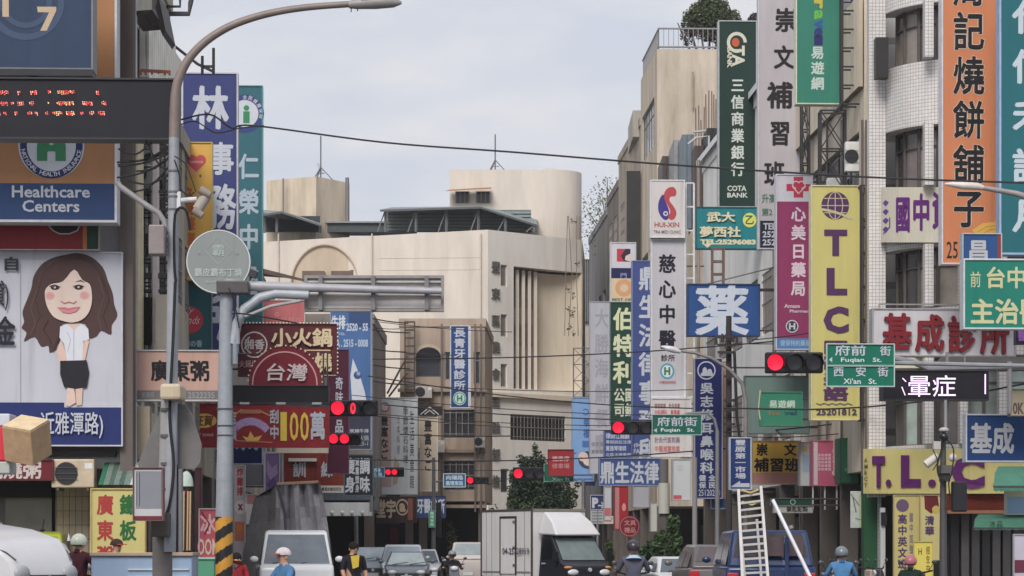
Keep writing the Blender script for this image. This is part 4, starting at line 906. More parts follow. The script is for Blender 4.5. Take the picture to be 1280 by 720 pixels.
s.o(273, 327, 40, 38.6, (210, 214, 214)); s.o(273, 313, 18, 17.2, (170, 182, 178), n=4); s.t('霸', 265, 305, 281, 321, (178, 190, 186), .01, cjk=True); s.t('霸皮霸布丁燒', 243, 335, 303, 346, (184, 194, 192), .02, cjk=True); s.t('BAPI BABU', 258, 351, 288, 354, (176, 188, 184), .01)
s.o(249, 316, 2, 1, (160, 174, 170)); s.o(296, 316, 2, 1, (160, 174, 170)); s.done()
s = Sign('porridge_sign', 'pink-beige sign with black brush characters for Cantonese congee, over the grey phone strip', 170, 438, 275, 501, 50, (200, 162, 148), .3, (190, 190, 192), 1)
s.r(171.5, 488, 273.5, 499, (120, 116, 116)); s.t('廣東粥', 188, 450, 262, 477, DK, .035, cjk=True, shear=-2); s.t('郵購部', 177, 490, 193, 498, (150, 150, 152), .02, cjk=True); s.t('2522235', 235, 490, 268, 498, (156, 156, 158), .02); s.lattice(165, 440, 171, 500, 2); s.done()
s = Sign('massage_sign', 'tall yellow sign with a pink heart held in a hand and orange brush characters', 222, 178, 265, 350, 66, (226, 178, 84), .3, (200, 176, 110), .8)
s.e(240, 213, 7, 9, (228, 160, 104)); s.p([(226, 222), (240, 206), (250, 212), (238, 224)], (230, 164, 110)); s.e(240, 200, 6.5, 6.5, (200, 84, 92)); s.e(251, 200, 6.5, 6.5, (200, 84, 92)); s.p([(234, 203), (257, 203), (245.5, 215)], (200, 84, 92)); s.t('NANCCA', 238, 201, 254, 204, (236, 200, 190), .02); s.e(250.5, 219.5, 1.4, 1.6, (90, 130, 80))
s.v('久有整復推拿', 237, 232, 345, 15, (206, 108, 60), .03); s.done()
s = Sign('cafe_sign', 'teal panel with a red disc of white handwriting, under the yellow heart sign', 222, 350, 264, 438, 66.4, (48, 98, 106), .3, (60, 100, 108), .5)
s.e(237, 400, 17, 17, (200, 66, 80)); s.t('My', 228, 384, 242, 393, (226, 200, 205), .0, shear=4); s.t('Stands', 222, 395, 250, 405, (226, 200, 205), .0, shear=4); s.t('台湾の香', 222, 425, 253, 434, (180, 200, 205), .02, cjk=True); s.done()
s = Sign('law_office_sign', 'tall royal-blue sign with large white brush characters, the tallest at the upper left', 228, 91, 297, 440, 72, (60, 68, 122), .35, (196, 196, 206), 1.3)
s.v('林', 263, 104, 165, 46, WH, .05); s.v('事', 276, 175, 221, 33, WH, .045); s.v('務', 277, 226, 290, 36, WH, .05); s.v('所', 275, 364, 430, 34, WH, .045); s.done()
s = Sign('clinic_sign', 'tall teal clinic sign peeking out behind the royal-blue one, with a health-insurance roundel', 262, 107, 328, 437, 78, (56, 108, 120), .35, (90, 150, 156), .8)
s.e(306, 142, 24, 24, (64, 72, 130)); s.e(306, 142, 17, 17, (206, 212, 220)); s.e(308, 135, 3.5, 3.5, (62, 140, 96)); s.r(304, 139, 312, 154, (62, 140, 96)); s.arc('全民健康保險', 306, 142, 20.5, -10, 110, 5, WH, .02); s.v('仁榮中', 311, 186, 318, 26, (176, 190, 204), .04, hs=.75); s.v('醫', 311, 330, 372, 26, (176, 190, 204), .04); s.done()
s = Sign('shop_sign', 'faded pink board behind the curved mast arm', 328, 375, 381, 425, 96, (196, 110, 112), .2, (200, 190, 190), .8); s.o(346, 393, 2.6, 1.6, (216, 160, 160)); s.t('早餐店', 350, 396, 378, 408, (206, 140, 140), .01, cjk=True); s.done()
s = Sign('hotpot_sign', 'maroon hotpot sign with cream characters, a round emblem and a rim of bulbs', 298, 405, 421, 470, 74, (98, 42, 50), .35, (86, 38, 44), .6)
s.o(318, 431, 16.5, 14.8, (216, 206, 206)); s.e(318, 431, 14, 14, (110, 50, 58)); s.t('湘香', 305, 424, 331, 437, (214, 206, 206), .02, cjk=True); s.o(318, 431, 12, 10, (200, 190, 190), 200, 330); s.o(320, 434, 8, 6.6, (200, 190, 190), 20, 180)
s.t('小火鍋', 339, 410, 416, 434, (226, 206, 168), .05, .06, cjk=True, kind='gloss'); s.r(380, 437, 413, 438.5, (226, 196, 170)); s.t('燒', 393, 440, 415, 465, (226, 206, 168), .05, .06, cjk=True, kind='gloss'); s.r(398, 468.6, 420, 469.8, (226, 196, 190)); s.t('火鍋燒烤', 299, 450, 330, 460, (190, 150, 150), .02, cjk=True)
s.bulbs([(300 + i * 4.2, 404) for i in range(30)] + [(422, 406 + i * 5) for i in range(13)]); s.done()
s = Sign('taiwan_sign', 'round crimson sign with white characters and bulb rim, half hidden by the black box', 311, 433, 402, 524, 71, (134, 42, 58), .3, shape='round')
s.o(356, 480, 41, 39.4, (230, 180, 180)); s.t('台灣', 331, 454, 385, 477, (232, 214, 216), .014, .05, cjk=True, kind='gloss', shear=2); s.t('大', 345, 482, 368, 504, (232, 214, 216), .03, cjk=True); s.bulbs([(356.5 + 46.3 * math.sin(R(a)), 478.5 - 46.3 * math.cos(R(a))) for a in range(-95, 96, 8)]); s.lattice(404, 440, 409, 520, 3); s.done()
s = Sign('led_display', 'narrow black display box seen from behind, in front of the round crimson sign', 291, 482, 411, 504, 60, (42, 40, 46), .4, (62, 60, 66), .8, cat='LED display'); b = MB()
for x in (300, 345, 390): b.box((x - s.cx) * s.k, (x + 12 - s.cx) * s.k, -.04, -.01, -.03, .02, mat((190, 190, 194), 'metal'))
b.build('clip', s.root, False); s.done()
s = Sign('prize_banner', 'red vinyl banner with yellow 100 numerals, a yellow speech bubble and a gold ingot', 236, 505, 411, 559, 70, (154, 52, 58), .12, (140, 48, 54), .3, cat='banner', kind='cloth')
s.e(255, 526, 16, 9, (240, 200, 90)); s.p([(243, 531), (252, 534), (245, 541)], (240, 200, 90)); s.t('狂賀', 243, 519, 267, 533, (130, 70, 40), .03, cjk=True, shear=2); s.t('電腦 50468', 241, 541, 267, 546, (216, 170, 172), .02, cjk=False)
s.v('店頭', 290, 512, 552, 12, WH, .03); s.o(313, 552, 30, 20, (190, 120, 150), -50, 50); s.arc('大樂透頭獎加碼', 313, 552, 25, -55, 55, 8.5, (190, 170, 220), .03); s.p([(303, 545), (310, 547), (313, 539), (318, 547), (328, 544), (323, 551), (308, 551)], (240, 190, 90)); s.r(300, 512, 326, 517, (186, 120, 90)); s.l([(292, 520), (302, 512)], 1.5, (220, 160, 80)); s.l([(326, 514), (338, 520)], 1.5, (220, 160, 80)); s.l([(296, 551), (340, 553)], 1, (220, 150, 120))
s.v('刮中', 343, 511, 550, 12, WH, .03); s.t('1', 350.5, 515, 358.5, 551, (240, 206, 80), .02); s.t('0', 362, 515, 373, 551, (240, 206, 80), .01); s.t('0', 375, 515, 386, 551, (240, 206, 80), .01); s.t('萬', 387, 514, 407, 550, WH, .04, cjk=True); s.done()
s = Sign('shop_sign', 'navy board with white splashes hanging under the red banner, beside the striped mast', 250, 558, 328, 580, 76, (34, 48, 100), .25, (190, 194, 204), .8)
s.p([(252 + i * 4, 558.6 + (i % 2) * (2 + (i * 7) % 4)) for i in range(19)] + [(326, 558.4), (252, 558.4)], (200, 206, 220)); s.e(265, 569, 3, 4, (190, 196, 200)); s.done()
s = Sign('shop_sign', 'cream strip showing under the right end of the red banner', 346, 558, 410, 566, 75.5, (210, 196, 182), .2, (190, 180, 170), .4); s.done()
s = Sign('goods_sign', 'tall narrow plum sign with small white characters, left of the red traffic lights', 409, 437, 436, 592, 88, (84, 34, 58), .35, (120, 70, 90), .5)
s.v('奇味', 424, 470, 506, 10, WH, .02); s.v('品', 424, 523, 542, 11, WH, .03); s.done()
s = Sign('cafe_sign', 'blue poster sign with a white boat shape and phone numbers, behind the plum sign', 413, 388, 464, 562, 105, (78, 116, 172), .25, (150, 160, 180), .8)
s.r(436, 388.6, 463, 410, (60, 84, 130)); s.r(413.6, 500, 463, 561, (60, 66, 84)); s.p([(441, 448), (450, 470), (456, 490), (458, 500), (440, 500), (438, 470)], (214, 220, 232)); s.e(447, 469, 5, 5, (70, 90, 140)); s.e(448, 467, 2.5, 2.5, (150, 170, 210))
s.t('牛排', 414, 394, 432, 412, (224, 228, 238), .04, cjk=True); s.t('2520 - 55', 433, 404, 460, 414, (200, 212, 232), .04); s.t('A . 2515 - 0008', 420, 424, 460, 434, (190, 204, 228), .04); s.t('TEL', 422, 416, 432, 419, (190, 204, 228), .02); s.t('炭燒牛排', 437, 536, 461, 541, WH, .02, cjk=True); s.t('火鍋', 449, 544, 461, 551, (160, 164, 170), .02, cjk=True); s.t('25-1', 449, 552, 460, 557, (160, 164, 170), .02); s.done()
s = Sign('board_sign', 'reddish plank board with two white characters, behind the grey-tarped truck', 345, 566, 431, 613, 104, (130, 56, 48), .2, (110, 50, 44), .5)
b = MB()
for i in range(12): b.box((345 + i * 7.15 - s.cx) * s.k, (345 + i * 7.15 + 6.6 - s.cx) * s.k, -.035 - .01 * (i % 3), -.012, .06, 46.5 * s.k, mat((136 + 6 * (i % 3), 58 + 3 * (i % 2), 50), 'stained'))
b.build('planks', s.root, False, kind='stuff'); s.lz = .07; s.t('訓', 366, 577, 383, 597, WH, .04, cjk=True); s.t('練', 401, 577, 416, 597, WH, .04, cjk=True); s.r(398, 607, 430, 616, (216, 210, 200)); s.t('專業訓練班招生', 402, 609, 427, 614, (70, 64, 64), .02, cjk=True)
b = MB(); b.box((361 - s.cx) * s.k, (396 - s.cx) * s.k, -.3, -.1, 36 * s.k, 40 * s.k, mat((216, 210, 206))); b.build('lamp_cover', s.root, False); s.done()
s = Sign('fitness_sign', 'black sign with a white double border and large white characters, beside the plank board', 430, 568, 467, 620, 100, (38, 42, 50), .3, (84, 100, 108), 1.2)
s.v('瘦身', 437.5, 571, 617, 13, WH, .04); s.v('減重塑身', 446.5, 572, 616, 5, (190, 194, 200), .03); s.v('調味', 456, 571, 617, 13, WH, .04); s.lattice(467, 566, 472, 640, 4, (60, 80, 90)); s.done()
s = Sign('shop_sign', 'narrow purple light box with a white rim, above the tarped truck', 330, 565, 351, 616, 84, (146, 118, 172), .25, (214, 216, 222), 2)
s.p([(334, 575), (340, 585), (346, 580), (347, 592), (338, 600), (333, 590)], (190, 160, 200)); s.p([(333, 606), (342, 596), (348, 608), (340, 613)], (120, 88, 150)); s.done()
s = Sign('restaurant_sign', 'broad white banner sign with a pinkish panel and vertical brush writing', 465, 497, 522, 618, 126, (212, 216, 218), .3, (190, 196, 198), .8)
s.r(472, 507, 489, 609, (196, 168, 160)); s.e(481, 509, 7, 5, (225, 200, 195)); s.o(481, 509, 6, 4.6, (110, 70, 64)); s.v('豊富なご', 480.5, 519, 575, 10, (54, 44, 44), .03); s.p([(493, 570), (499, 580), (497, 604), (491, 607)], (196, 170, 150)); s.v('季節懷石料理', 507, 508, 580, 6.5, (60, 56, 58), .0); s.v('生活美食館', 515, 512, 612, 6, (60, 56, 58), .0); s.v('日本料理', 498, 518, 568, 4, (150, 120, 120), .0); s.lattice(505, 560, 524, 618, 3, (90, 88, 90)); s.done()
s = Sign('restaurant_sign', 'narrow cream sign with brush characters under a small black roof emblem', 524, 518, 547, 614, 128, (206, 190, 168), .3, (222, 218, 208), 1)
s.v('豊富なご', 535, 524, 590, 10, (50, 42, 40), .03); b = MB(); k = s.k; b.box((521 - s.cx) * k, (553 - s.cx) * k, -.1, .3, (s.y1 - 519) * k, (s.y1 - 508) * k, mat((48, 46, 48))); b.build('top_box', s.root, False); s.lz = .12; s.l([(526, 518), (537, 509), (548, 518)], 1.3, (206, 200, 196)); s.l([(531, 518), (537, 513), (543, 518)], 1.2, (206, 200, 196)); s.done()
s = Sign('dentist_sign', 'upright blue dentist sign with white brush characters, on the brown corner building', 563, 407, 587, 510, 127, (44, 74, 130), .35, (206, 210, 220), .9)
s.v('長青牙醫診所', 574.5, 409, 488, 15, WH, .03); s.e(574.5, 498, 8, 8.5, (196, 216, 210)); s.o(574.5, 498, 7.4, 6.2, (60, 140, 110)); s.t('H', 571, 494, 578, 502, (50, 130, 100), .05); s.r(585.3, 408, 588.5, 509, (206, 212, 220)); s.done()
s = Sign('shop_sign', 'dark brown fascia sign with three rounded beige characters, above the far arcade', 467, 621, 521, 653, 124, (66, 46, 44), .35, (58, 42, 40), .5)
s.t('堂宇', 470, 624, 495, 648, (206, 184, 158), .08, .05, cjk=True); s.o(503, 634, 8, 6.4, (206, 184, 158), ry=1.3); s.t('a', 499, 629, 507, 640, (206, 184, 158), .05); s.r(509.5, 623, 516, 650, (150, 90, 80)); s.done()
s = Sign('shop_sign', 'small blue fascia sign with white characters, right of the brown fascia sign', 521, 620, 557, 647, 123, (44, 68, 120), .3, (50, 60, 90), .6); s.t('牙醫診所', 521, 623, 556, 642, WH, .05, cjk=True); s.done()
s = Sign('porridge_sign', 'yellow sign with red and green characters for congee and griddle dishes, low on the left', 114, 611, 181, 692, 47.5, (210, 198, 128), .2, (214, 190, 120), .8)
s.v('廣東粥', 131.5, 615, 711, 21, (176, 62, 60), .03, hs=.82); s.v('鐵板', 160, 615, 679, 21, (44, 110, 60), .035, hs=.82); s.done()
s = Sign('shop_sign', 'dark red fascia sign with blurred white characters, under the cardboard box', -60, 575, 66, 600, 49, (112, 38, 46), .3, (96, 34, 40), .6); s.t('鍋燒粥', -20, 576, 52, 599, (206, 192, 190), .05, cjk=True); s.done()
s = Sign('shop_sign', 'thin red-rimmed box with a blank grey face, strapped to the lamp pole', 167, 585, 203, 650, 35, (150, 70, 74), .25, (124, 84, 88), .4)
s.r(168, 587, 202, 648, (196, 196, 198)); s.r(170, 589, 202, 636, (138, 140, 150)); s.r(168, 645, 202, 649, (120, 52, 58)); s.l([(174.6, 591), (174.6, 632)], .8, (60, 60, 66)); s.l([(171, 591), (171, 632)], .5, (80, 80, 88)); s.done()
s = Sign('drinks_poster', 'slanted pink-red poster with large white OOM letters, beside the striped mast', 249, 636, 273, 697, 52, (196, 92, 104), .06, (206, 190, 190), .8, cat='poster')
s.t('冰', 250, 642, 270, 668, (226, 180, 184), .03, cjk=True); s.t('OOM', 247, 673, 273, 694, (226, 204, 190), .02); s.l([(252, 640), (262, 655), (256, 668)], 1.6, (120, 40, 50)); s.done()
s = Sign('shop_sign', 'small upright white and red sign strip right of the striped mast', 293, 582, 306, 700, 62, (196, 188, 188), .12, (190, 180, 180), .4); s.v('炸雞排', 300, 584, 620, 8, (190, 52, 60), .04); s.e(301, 634, 8, 9, (222, 210, 208)); s.t('x', 297, 630, 304, 638, (150, 40, 50), .05); s.r(293.5, 652, 305.5, 676, (206, 120, 90)); s.e(300, 660, 4, 4, (226, 130, 60)); s.done()
s = Sign('shop_sign', 'dull pink panel standing behind the drinks poster', 244, 585, 252, 700, 60, (150, 106, 112), .1, (140, 110, 110), .4); s.done()
s = Sign('shop_sign', 'navy triangle of a sign showing left of the red banner', 226, 508, 240, 580, 78, (38, 46, 92), .2, (180, 184, 196), .6); s.done()
s = Sign('window_poster', 'pale poster board with a red cross mark behind the tarped truck', 308, 618, 322, 655, 70, (206, 200, 202), .1, (190, 190, 190), .4, cat='poster'); s.r(309, 619, 321, 630, (190, 120, 120)); s.done()
s = Sign('wall_panel', 'grey service panel on the shopfront left of the tarped truck', 306, 560, 329, 606, 86, (140, 138, 142), .1, (120, 118, 120), .5); s.done()

# ------------------------------------------------------------------ signs, right side
s = Sign('bank_sign', 'tall dark green bank sign reading COTA BANK with a sideways emblem', 898, 26, 946, 259, 97, (34, 58, 52), .4, (176, 182, 182), 1)
s.o(921, 53, 12.5, 8.5, (212, 208, 190), 150, 450, ry=1.05); s.e(919.5, 53, 4.8, 5.5, (200, 92, 60)); s.t('TA', 910, 62, 936, 78, (212, 208, 190), .04, rot=R(90)); s.t('BANK', 899, 69, 925, 75, (212, 208, 190), .04, rot=R(90))
s.v('三信商業銀行', 922, 96, 222, 17, (206, 212, 206), .025, hs=.86); s.t('COTA', 909, 232, 933, 239, (206, 212, 206), .03); s.t('BANK', 909, 241, 935, 247, (206, 212, 206), .03); s.done()
s = Sign('school_sign', 'tall pale grey sign with black characters between the bank sign and the travel sign', 948, -60, 1002, 311, 86, (190, 184, 190), .4, (206, 206, 210), 1, yaw=.02)
s.v('崇', 983, 8, 42, 30, (44, 40, 44), .045); s.v('文', 980, 55, 88, 26, (44, 40, 44), .045); s.v('補', 975, 100, 138, 33, (44, 40, 44), .05); s.v('習', 975, 149, 184, 27, (44, 40, 44), .05); s.v('班', 968, 200, 234, 26, (44, 40, 44), .06); s.t('升高', 952, 242, 970, 254, (90, 130, 110), .02, cjk=True); s.t('第2', 952, 260, 970, 270, (90, 130, 110), .02, cjk=True)
s.r(950, 276, 971, 310, (34, 34, 56)); s.t('TEL', 954, 279, 970, 287, WH, .03); s.t('2520', 953, 289, 975, 297, WH, .03); s.t('2526', 953, 299, 975, 307, WH, .03)
s.lattice(1003, 130, 1012, 310, 5); s.done()
s = Sign('travel_sign', 'green travel agency sign with sideways rainbow letters, hanging at the top edge', 995, -60, 1053, 130, 77, (58, 134, 116), .4, (216, 222, 196), 1)
for ch, y, c in (('T', -12, (220, 120, 60)), ('r', 5, (210, 190, 70)), ('a', 18, (110, 190, 80)), ('v', 30, (50, 90, 170)), ('e', 40, (50, 60, 120)), ('l', 50, (50, 50, 110))):
    s._glyph(glyph(ch, .04), 1017, y - 5, 1029, y + 6, c, False, rot=R(90))
s.v('易遊網', 1022, 56, 114, 17, (200, 216, 210), .03, hs=.86); s.lattice(1054, -20, 1080, 129, 7, (40, 38, 42)); s.done()
s = Sign('pharmacy_sign', 'magenta pharmacy sign with a heart-shaped red cross, beside the yellow T.L.C sign', 970, 218, 1016, 437, 80, (150, 58, 104), .35, (206, 204, 214), 1)
s.r(971, 219, 1015, 252, (206, 204, 214)); s.r(983, 230, 1013, 239, (190, 58, 84)); s.r(992, 221, 1004, 247, (190, 58, 84)); s.o(995, 231, 5, 3.6, (226, 200, 210), 180, 420); s.o(1002, 231, 5, 3.6, (226, 200, 210), -60, 180); s.l([(990.5, 233), (998, 242), (1007, 233)], 1.4, (226, 200, 210))
s.v('心美日藥局', 998, 256, 372, 19, (226, 206, 220), .03, hs=.85); s.t('Amaze', 980, 380, 1000, 385, (220, 196, 210), .03); s.t('Pharmacy', 987, 387, 1014, 392, (220, 196, 210), .03); s.e(990, 408, 8, 8, (206, 204, 214)); s.e(990, 408, 6.6, 6.6, (60, 60, 80)); s.t('H', 986, 404, 994, 412, (206, 210, 220), .04); s.r(971, 423, 1015, 436, (84, 132, 190)); s.t('健保特約藥局', 975, 425, 1013, 433, (170, 200, 226), .01, cjk=True); s.done()
s = Sign('school_sign', 'tall yellow sign with a purple globe over stacked purple letters', 1014, 232, 1075, 525, 74, (210, 200, 124), .4, (222, 216, 170), 1)
PU = (88, 54, 96)
s.e(1044, 257, 17.5, 17.5, PU); 
for dx in (0, 8.5): s.o(1044, 257, dx + .6 if dx else .6, max(0, dx - .6), (196, 186, 150)) if dx == 0 else None
s.l([(1044, 240), (1044, 274)], 1, (206, 196, 160)); s.l([(1027, 257), (1061, 257)], 1, (206, 196, 160)); s.l([(1030, 248), (1058, 248)], 1, (206, 196, 160)); s.l([(1030, 266), (1058, 266)], 1, (206, 196, 160))
for q in (-1, 1): s.l([(1044 + q * 17 * .55 * math.sin(R(a)), 257 - 17 * math.cos(R(a))) for a in range(0, 181, 20)], 1, (206, 196, 160))
s.l([(1028, 262), (1040, 264), (1052, 268), (1064, 273)], 3, (206, 196, 160))
s.t('T', 1030, 287, 1059, 320, PU, .05); s.t('L', 1033, 335, 1059, 369, PU, .05); s.t('C', 1029, 383, 1061, 417, PU, .05); s.v('國際美語', 1044.5, 424, 502, 32, PU, .07, hs=.92)
for q in (0, 1): s.l([(1020 + i * 5, 504 + (i % 2) * 2) for i in range(10)], 1, (120, 100, 110))
s.t('25201812', 1020, 511, 1071, 519, (80, 64, 90), .03); s.lattice(1076, 235, 1086, 524, 6, (40, 38, 42)); s.done()
# curved signs on the tower
def tower_warp(off):
    path = tower_path(off)
    def f(x, y, t):
        k = (x - CX) / F; pp = tower_path(off - t) if abs(t) > 1e-9 else path
        best = None
        for q, r_ in zip(pp, pp[1:]):
            dx, dy = r_.x - q.x, r_.y - q.y; den = dx - k * dy
            if abs(den) < 1e-9: continue
            u = (k * q.y - q.x) / den
            if -1e-6 <= u <= 1 + 1e-6:
                Y = q.y + u * dy
                if best is None or Y < best[1]: best = (q.x + u * dx, Y)
        if best is None:
            q = pp[0] if x < 1120 else pp[-1]; best = (q.x, q.y)
        return (best[0], best[1], EYE + (HY - y) / F * best[1])
    return f
s = Sign('school_sign', 'curved white sign with purple characters wrapped round the tiled tower', 1101, 234, 1200, 303, 70, (214, 208, 190), .12, None, 0, yaw=0, warp=tower_warp(.32))
for k_ in range(4): s.p([(1107, 250 + k_ * 11), (1111, 253 + k_ * 11), (1107, 258 + k_ * 11), (1103, 254 + k_ * 11)], (104, 64, 150))
s.l([(1104, 292), (1112, 284), (1112, 272)], 1.2, (104, 64, 150)); s.t('國', 1119, 244, 1138, 291, (104, 44, 124), .07, cjk=True); s.t('中', 1140, 241, 1163, 289, (104, 44, 124), .07, cjk=True); s.t('資', 1165, 238, 1186, 287, (104, 44, 124), .07, cjk=True); s.done()
s = Sign('school_sign', 'long curved yellow shop fascia with big raised purple letters T. L. C.', 1079, 561, 1292, 617, 70, (226, 212, 138), .3, None, 0, yaw=0, warp=tower_warp(.75))
PU2 = (104, 40, 112)
s.t('T', 1090, 570, 1106, 609, PU2, .06, .05); s.t('.', 1107, 599, 1114, 608.5, PU2, .06, .05); s.t('L', 1126, 569, 1151, 609, PU2, .06, .05); s.t('.', 1160, 599, 1170, 609, PU2, .06, .05); s.t('C', 1189, 569, 1231, 611, PU2, .06, .05); s.t('.', 1242, 600, 1252, 610, PU2, .06, .05); s.v('AMBCT', 1083, 571, 610, 6, (110, 96, 96), .02); s.done()
s = Sign('food_sign', 'tall orange sign with black white-edged brush characters for baked flatbread, right of the tower windows', 1177, -60, 1248, 330, 64, (214, 134, 92), .35, (220, 216, 220), 1.4)
s.v('周記燒餅舖子', 1211, -44, 288, 40, (34, 32, 38), .05, hs=.9, out=(232, 214, 196)); s.p([(1215, 288), (1228, 279), (1247, 277), (1247, 294), (1222, 294)], (226, 176, 84)); s.l([(1222, 290), (1234, 283), (1246, 282)], 1, (200, 140, 60)); s.l([(1226, 293), (1238, 287), (1247, 286)], 1, (200, 140, 60)); s.t('25', 1183, 302, 1197, 323, (50, 40, 40), .0); s.t('2', 1199, 302, 1205, 323, (50, 40, 40), .0); s.done()
s = Sign('legal_sign', 'tall deep teal sign with white brush strokes at the right edge', 1249, -60, 1330, 318, 62, (38, 108, 118), .35, (160, 186, 220), 2)
s.v('代信禾詩月', 1288, -10, 300, 46, (196, 210, 220), .04, hs=.72); s.done()
s = Sign('shop_sign', 'blue sign with one pale grey character and a red end, above the green clinic sign', 1203, 292, 1252, 324, 60, (44, 84, 140), .3, (190, 192, 200), .8)
s.t('昌', 1209, 299, 1237, 327, (190, 190, 196), .05, cjk=True); s.r(1247, 293, 1251, 323, (150, 60, 60)); s.done()
s = Sign('clinic_sign', 'green clinic sign with cream characters for head physician, at the right edge', 1204, 324, 1330, 411, 58, (30, 130, 114), .35, (212, 218, 222), 1.4)
s.t('前', 1212, 339, 1226, 360, (206, 206, 160), .01, cjk=True); s.t('台中市', 1231, 333, 1310, 361, (206, 206, 160), .025, cjk=True); s.t('主治醫師', 1212, 373, 1336, 406, (206, 206, 160), .03, cjk=True); s.done()
s = Sign('clinic_sign', 'white clinic board with thick maroon raised characters, above the black LED panel on the right', 1090, 386, 1270, 445, 66, (206, 204, 210), .4, (170, 168, 170), 1.2)
for i, ch in enumerate('基成診所'): s.t(ch, 1102 + i * 41, 391 + i * 1.5, 1139 + i * 41, 439 + i * 1.5, (128, 34, 42), .06, .08, cjk=True)
s.lattice(1100, 380, 1260, 386, 1, (150, 146, 146)); s.done()
s = Sign('clinic_sign', 'blue sign with two large grey-white characters, right of the camera pole', 1207, 518, 1310, 577, 61, (30, 66, 122), .35, (206, 210, 220), 1.2)
s.t('基成', 1212, 528, 1268, 568, (190, 190, 196), .055, cjk=True); s.done()
s = Sign('led_display', 'black LED panel with bright violet-white glowing characters under the signal gantry', 1103, 463, 1236, 500, 53, (36, 34, 42), .35, (50, 48, 54), 1, cat='LED display')
LW = (236, 206, 250)
s.t('暈症', 1133, 468, 1196, 497, LW, 0, cjk=True, kind='emit'); s.l([(1128, 473), (1132, 477)], 1.2, LW, 'emit'); s.l([(1127, 484), (1131, 494)], 1.2, LW, 'emit'); s.l([(1232, 468), (1232, 492)], 1.6, LW, 'emit'); s.done()
s = Sign('clinic_sign', 'white sign with a red and blue swirl emblem reading HUI-XIN, topping the tall grey sign', 813, 225, 856, 297, 104, (216, 210, 208), .4, (226, 226, 230), 1.2)
s.p([(829, 243), (824, 250), (822.5, 260), (825, 269), (831, 275), (836, 272), (836, 262), (832, 252)], (70, 60, 140), sm=3); s.p([(830, 242), (835, 235), (842, 234), (845.5, 239), (844, 245), (838, 246), (837, 251), (842, 258), (845.5, 265), (844, 272), (839, 275), (835, 271), (838, 265), (835, 257), (831, 250)], (190, 74, 84), sm=3); s.e(832, 267, 3, 3, (220, 214, 220)); s.e(832, 267, 1.6, 1.6, (70, 60, 140))
s.t('HUI-XIN', 818, 278, 849, 284, (176, 80, 80), .02); s.t('TRA MED CLINIC', 817, 288, 851, 292, (110, 100, 110), .01); s.done()
s = Sign('clinic_sign', 'tall grey light-box sign with black brush characters and a health-insurance roundel, above the phone panel', 814, 299, 857, 497, 104.2, (196, 194, 200), .4, (222, 222, 226), 1.5)
s.v('慈心中醫', 834, 314, 440, 22, (34, 32, 48), .06, hs=.78); s.t('診所', 826, 443, 844, 452, (50, 48, 60), .02, cjk=True); s.e(834, 464, 9, 10, (84, 160, 190)); s.e(834, 464, 6.8, 7.6, (220, 224, 226)); s.t('H', 830, 459, 838, 469, (60, 130, 100), .06); s.t('中醫健保特約', 824, 476, 845, 480, (190, 110, 110), .01, cjk=True); s.lattice(858, 228, 868, 496, 9, (222, 222, 224), .05); s.done()
s = Sign('clinic_sign', 'white list panel of small pink and grey characters, under the tall grey sign', 814, 498, 864, 571, 103.8, (216, 210, 208), .4, (222, 222, 226), 1)
s.t('慈慈慈療 針灸推拿', 818, 504, 850, 511, (150, 110, 120), .02, cjk=True); s.t('內科婦科 骨傷拿', 818, 512, 850, 519, (206, 100, 110), .02, cjk=True); s.t('針灸代客煎藥', 818, 546, 850, 554, (150, 130, 150), .02, cjk=True); s.t('中醫減重推拿', 818, 557, 850, 565, (206, 130, 130), .02, cjk=True); s.lattice(852, 520, 870, 572, 2, (222, 222, 224), .05); s.done()
s = Sign('law_office_sign', 'tall blue law-office sign with white brush characters, partly behind the grey light-box sign', 790, 326, 836, 570, 113, (66, 82, 140), .4, (120, 136, 180), .8)
s.v('鼎生法律事務所', 811, 330, 580, 26, WH, .05, hs=.86); s.t('(04)2526', 792, 554, 820, 560, WH, .02); s.t('FAX:2526', 792, 561, 820, 567, WH, .02); s.done()
s = Sign('law_office_sign', 'blue panel of small white names left of the tall law-office sign', 755, 538, 790, 572, 112.8, (62, 78, 138), .3, (110, 126, 170), .6)
s.t('律師江錫麒', 757, 541, 787, 549, (196, 204, 222), .02, cjk=True); s.t('專辦訴訟法律', 757, 550, 789, 555, (196, 204, 222), .01, cjk=True); s.t('黃雅琴律師', 757, 557, 783, 564, (196, 204, 222), .02, cjk=True); s.t('北區法律事務', 757, 566, 789, 571, (196, 204, 222), .01, cjk=True); s.done()
s = Sign('law_office_sign', 'horizontal blue law-office sign with four white brush characters, hung low over the arcade', 749, 573, 827, 607, 100, (66, 88, 142), .4, (126, 142, 184), .9)
s.t('鼎生法律', 750, 576, 824, 605, WH, .05, cjk=True); s.done()
s = Sign('goods_sign', 'dark green sign with cream characters, between the grey wooden sign and the blue law-office sign', 763, 378, 795, 530, 120, (32, 66, 56), .4, (84, 110, 100), .6)
s.v('伯特利', 780, 382, 482, 28, (216, 220, 180), .05, hs=.88); s.v('公司', 774, 484, 522, 14, (206, 212, 190), .03); s.v('國鎢', 788, 484, 522, 14, (206, 212, 190), .03); s.done()
s = Sign('optician_sign', 'white, navy and beige sign box with a red picture, above the dark green sign', 763, 303, 795, 377, 120, (208, 206, 214), .4, (206, 204, 210), .8)
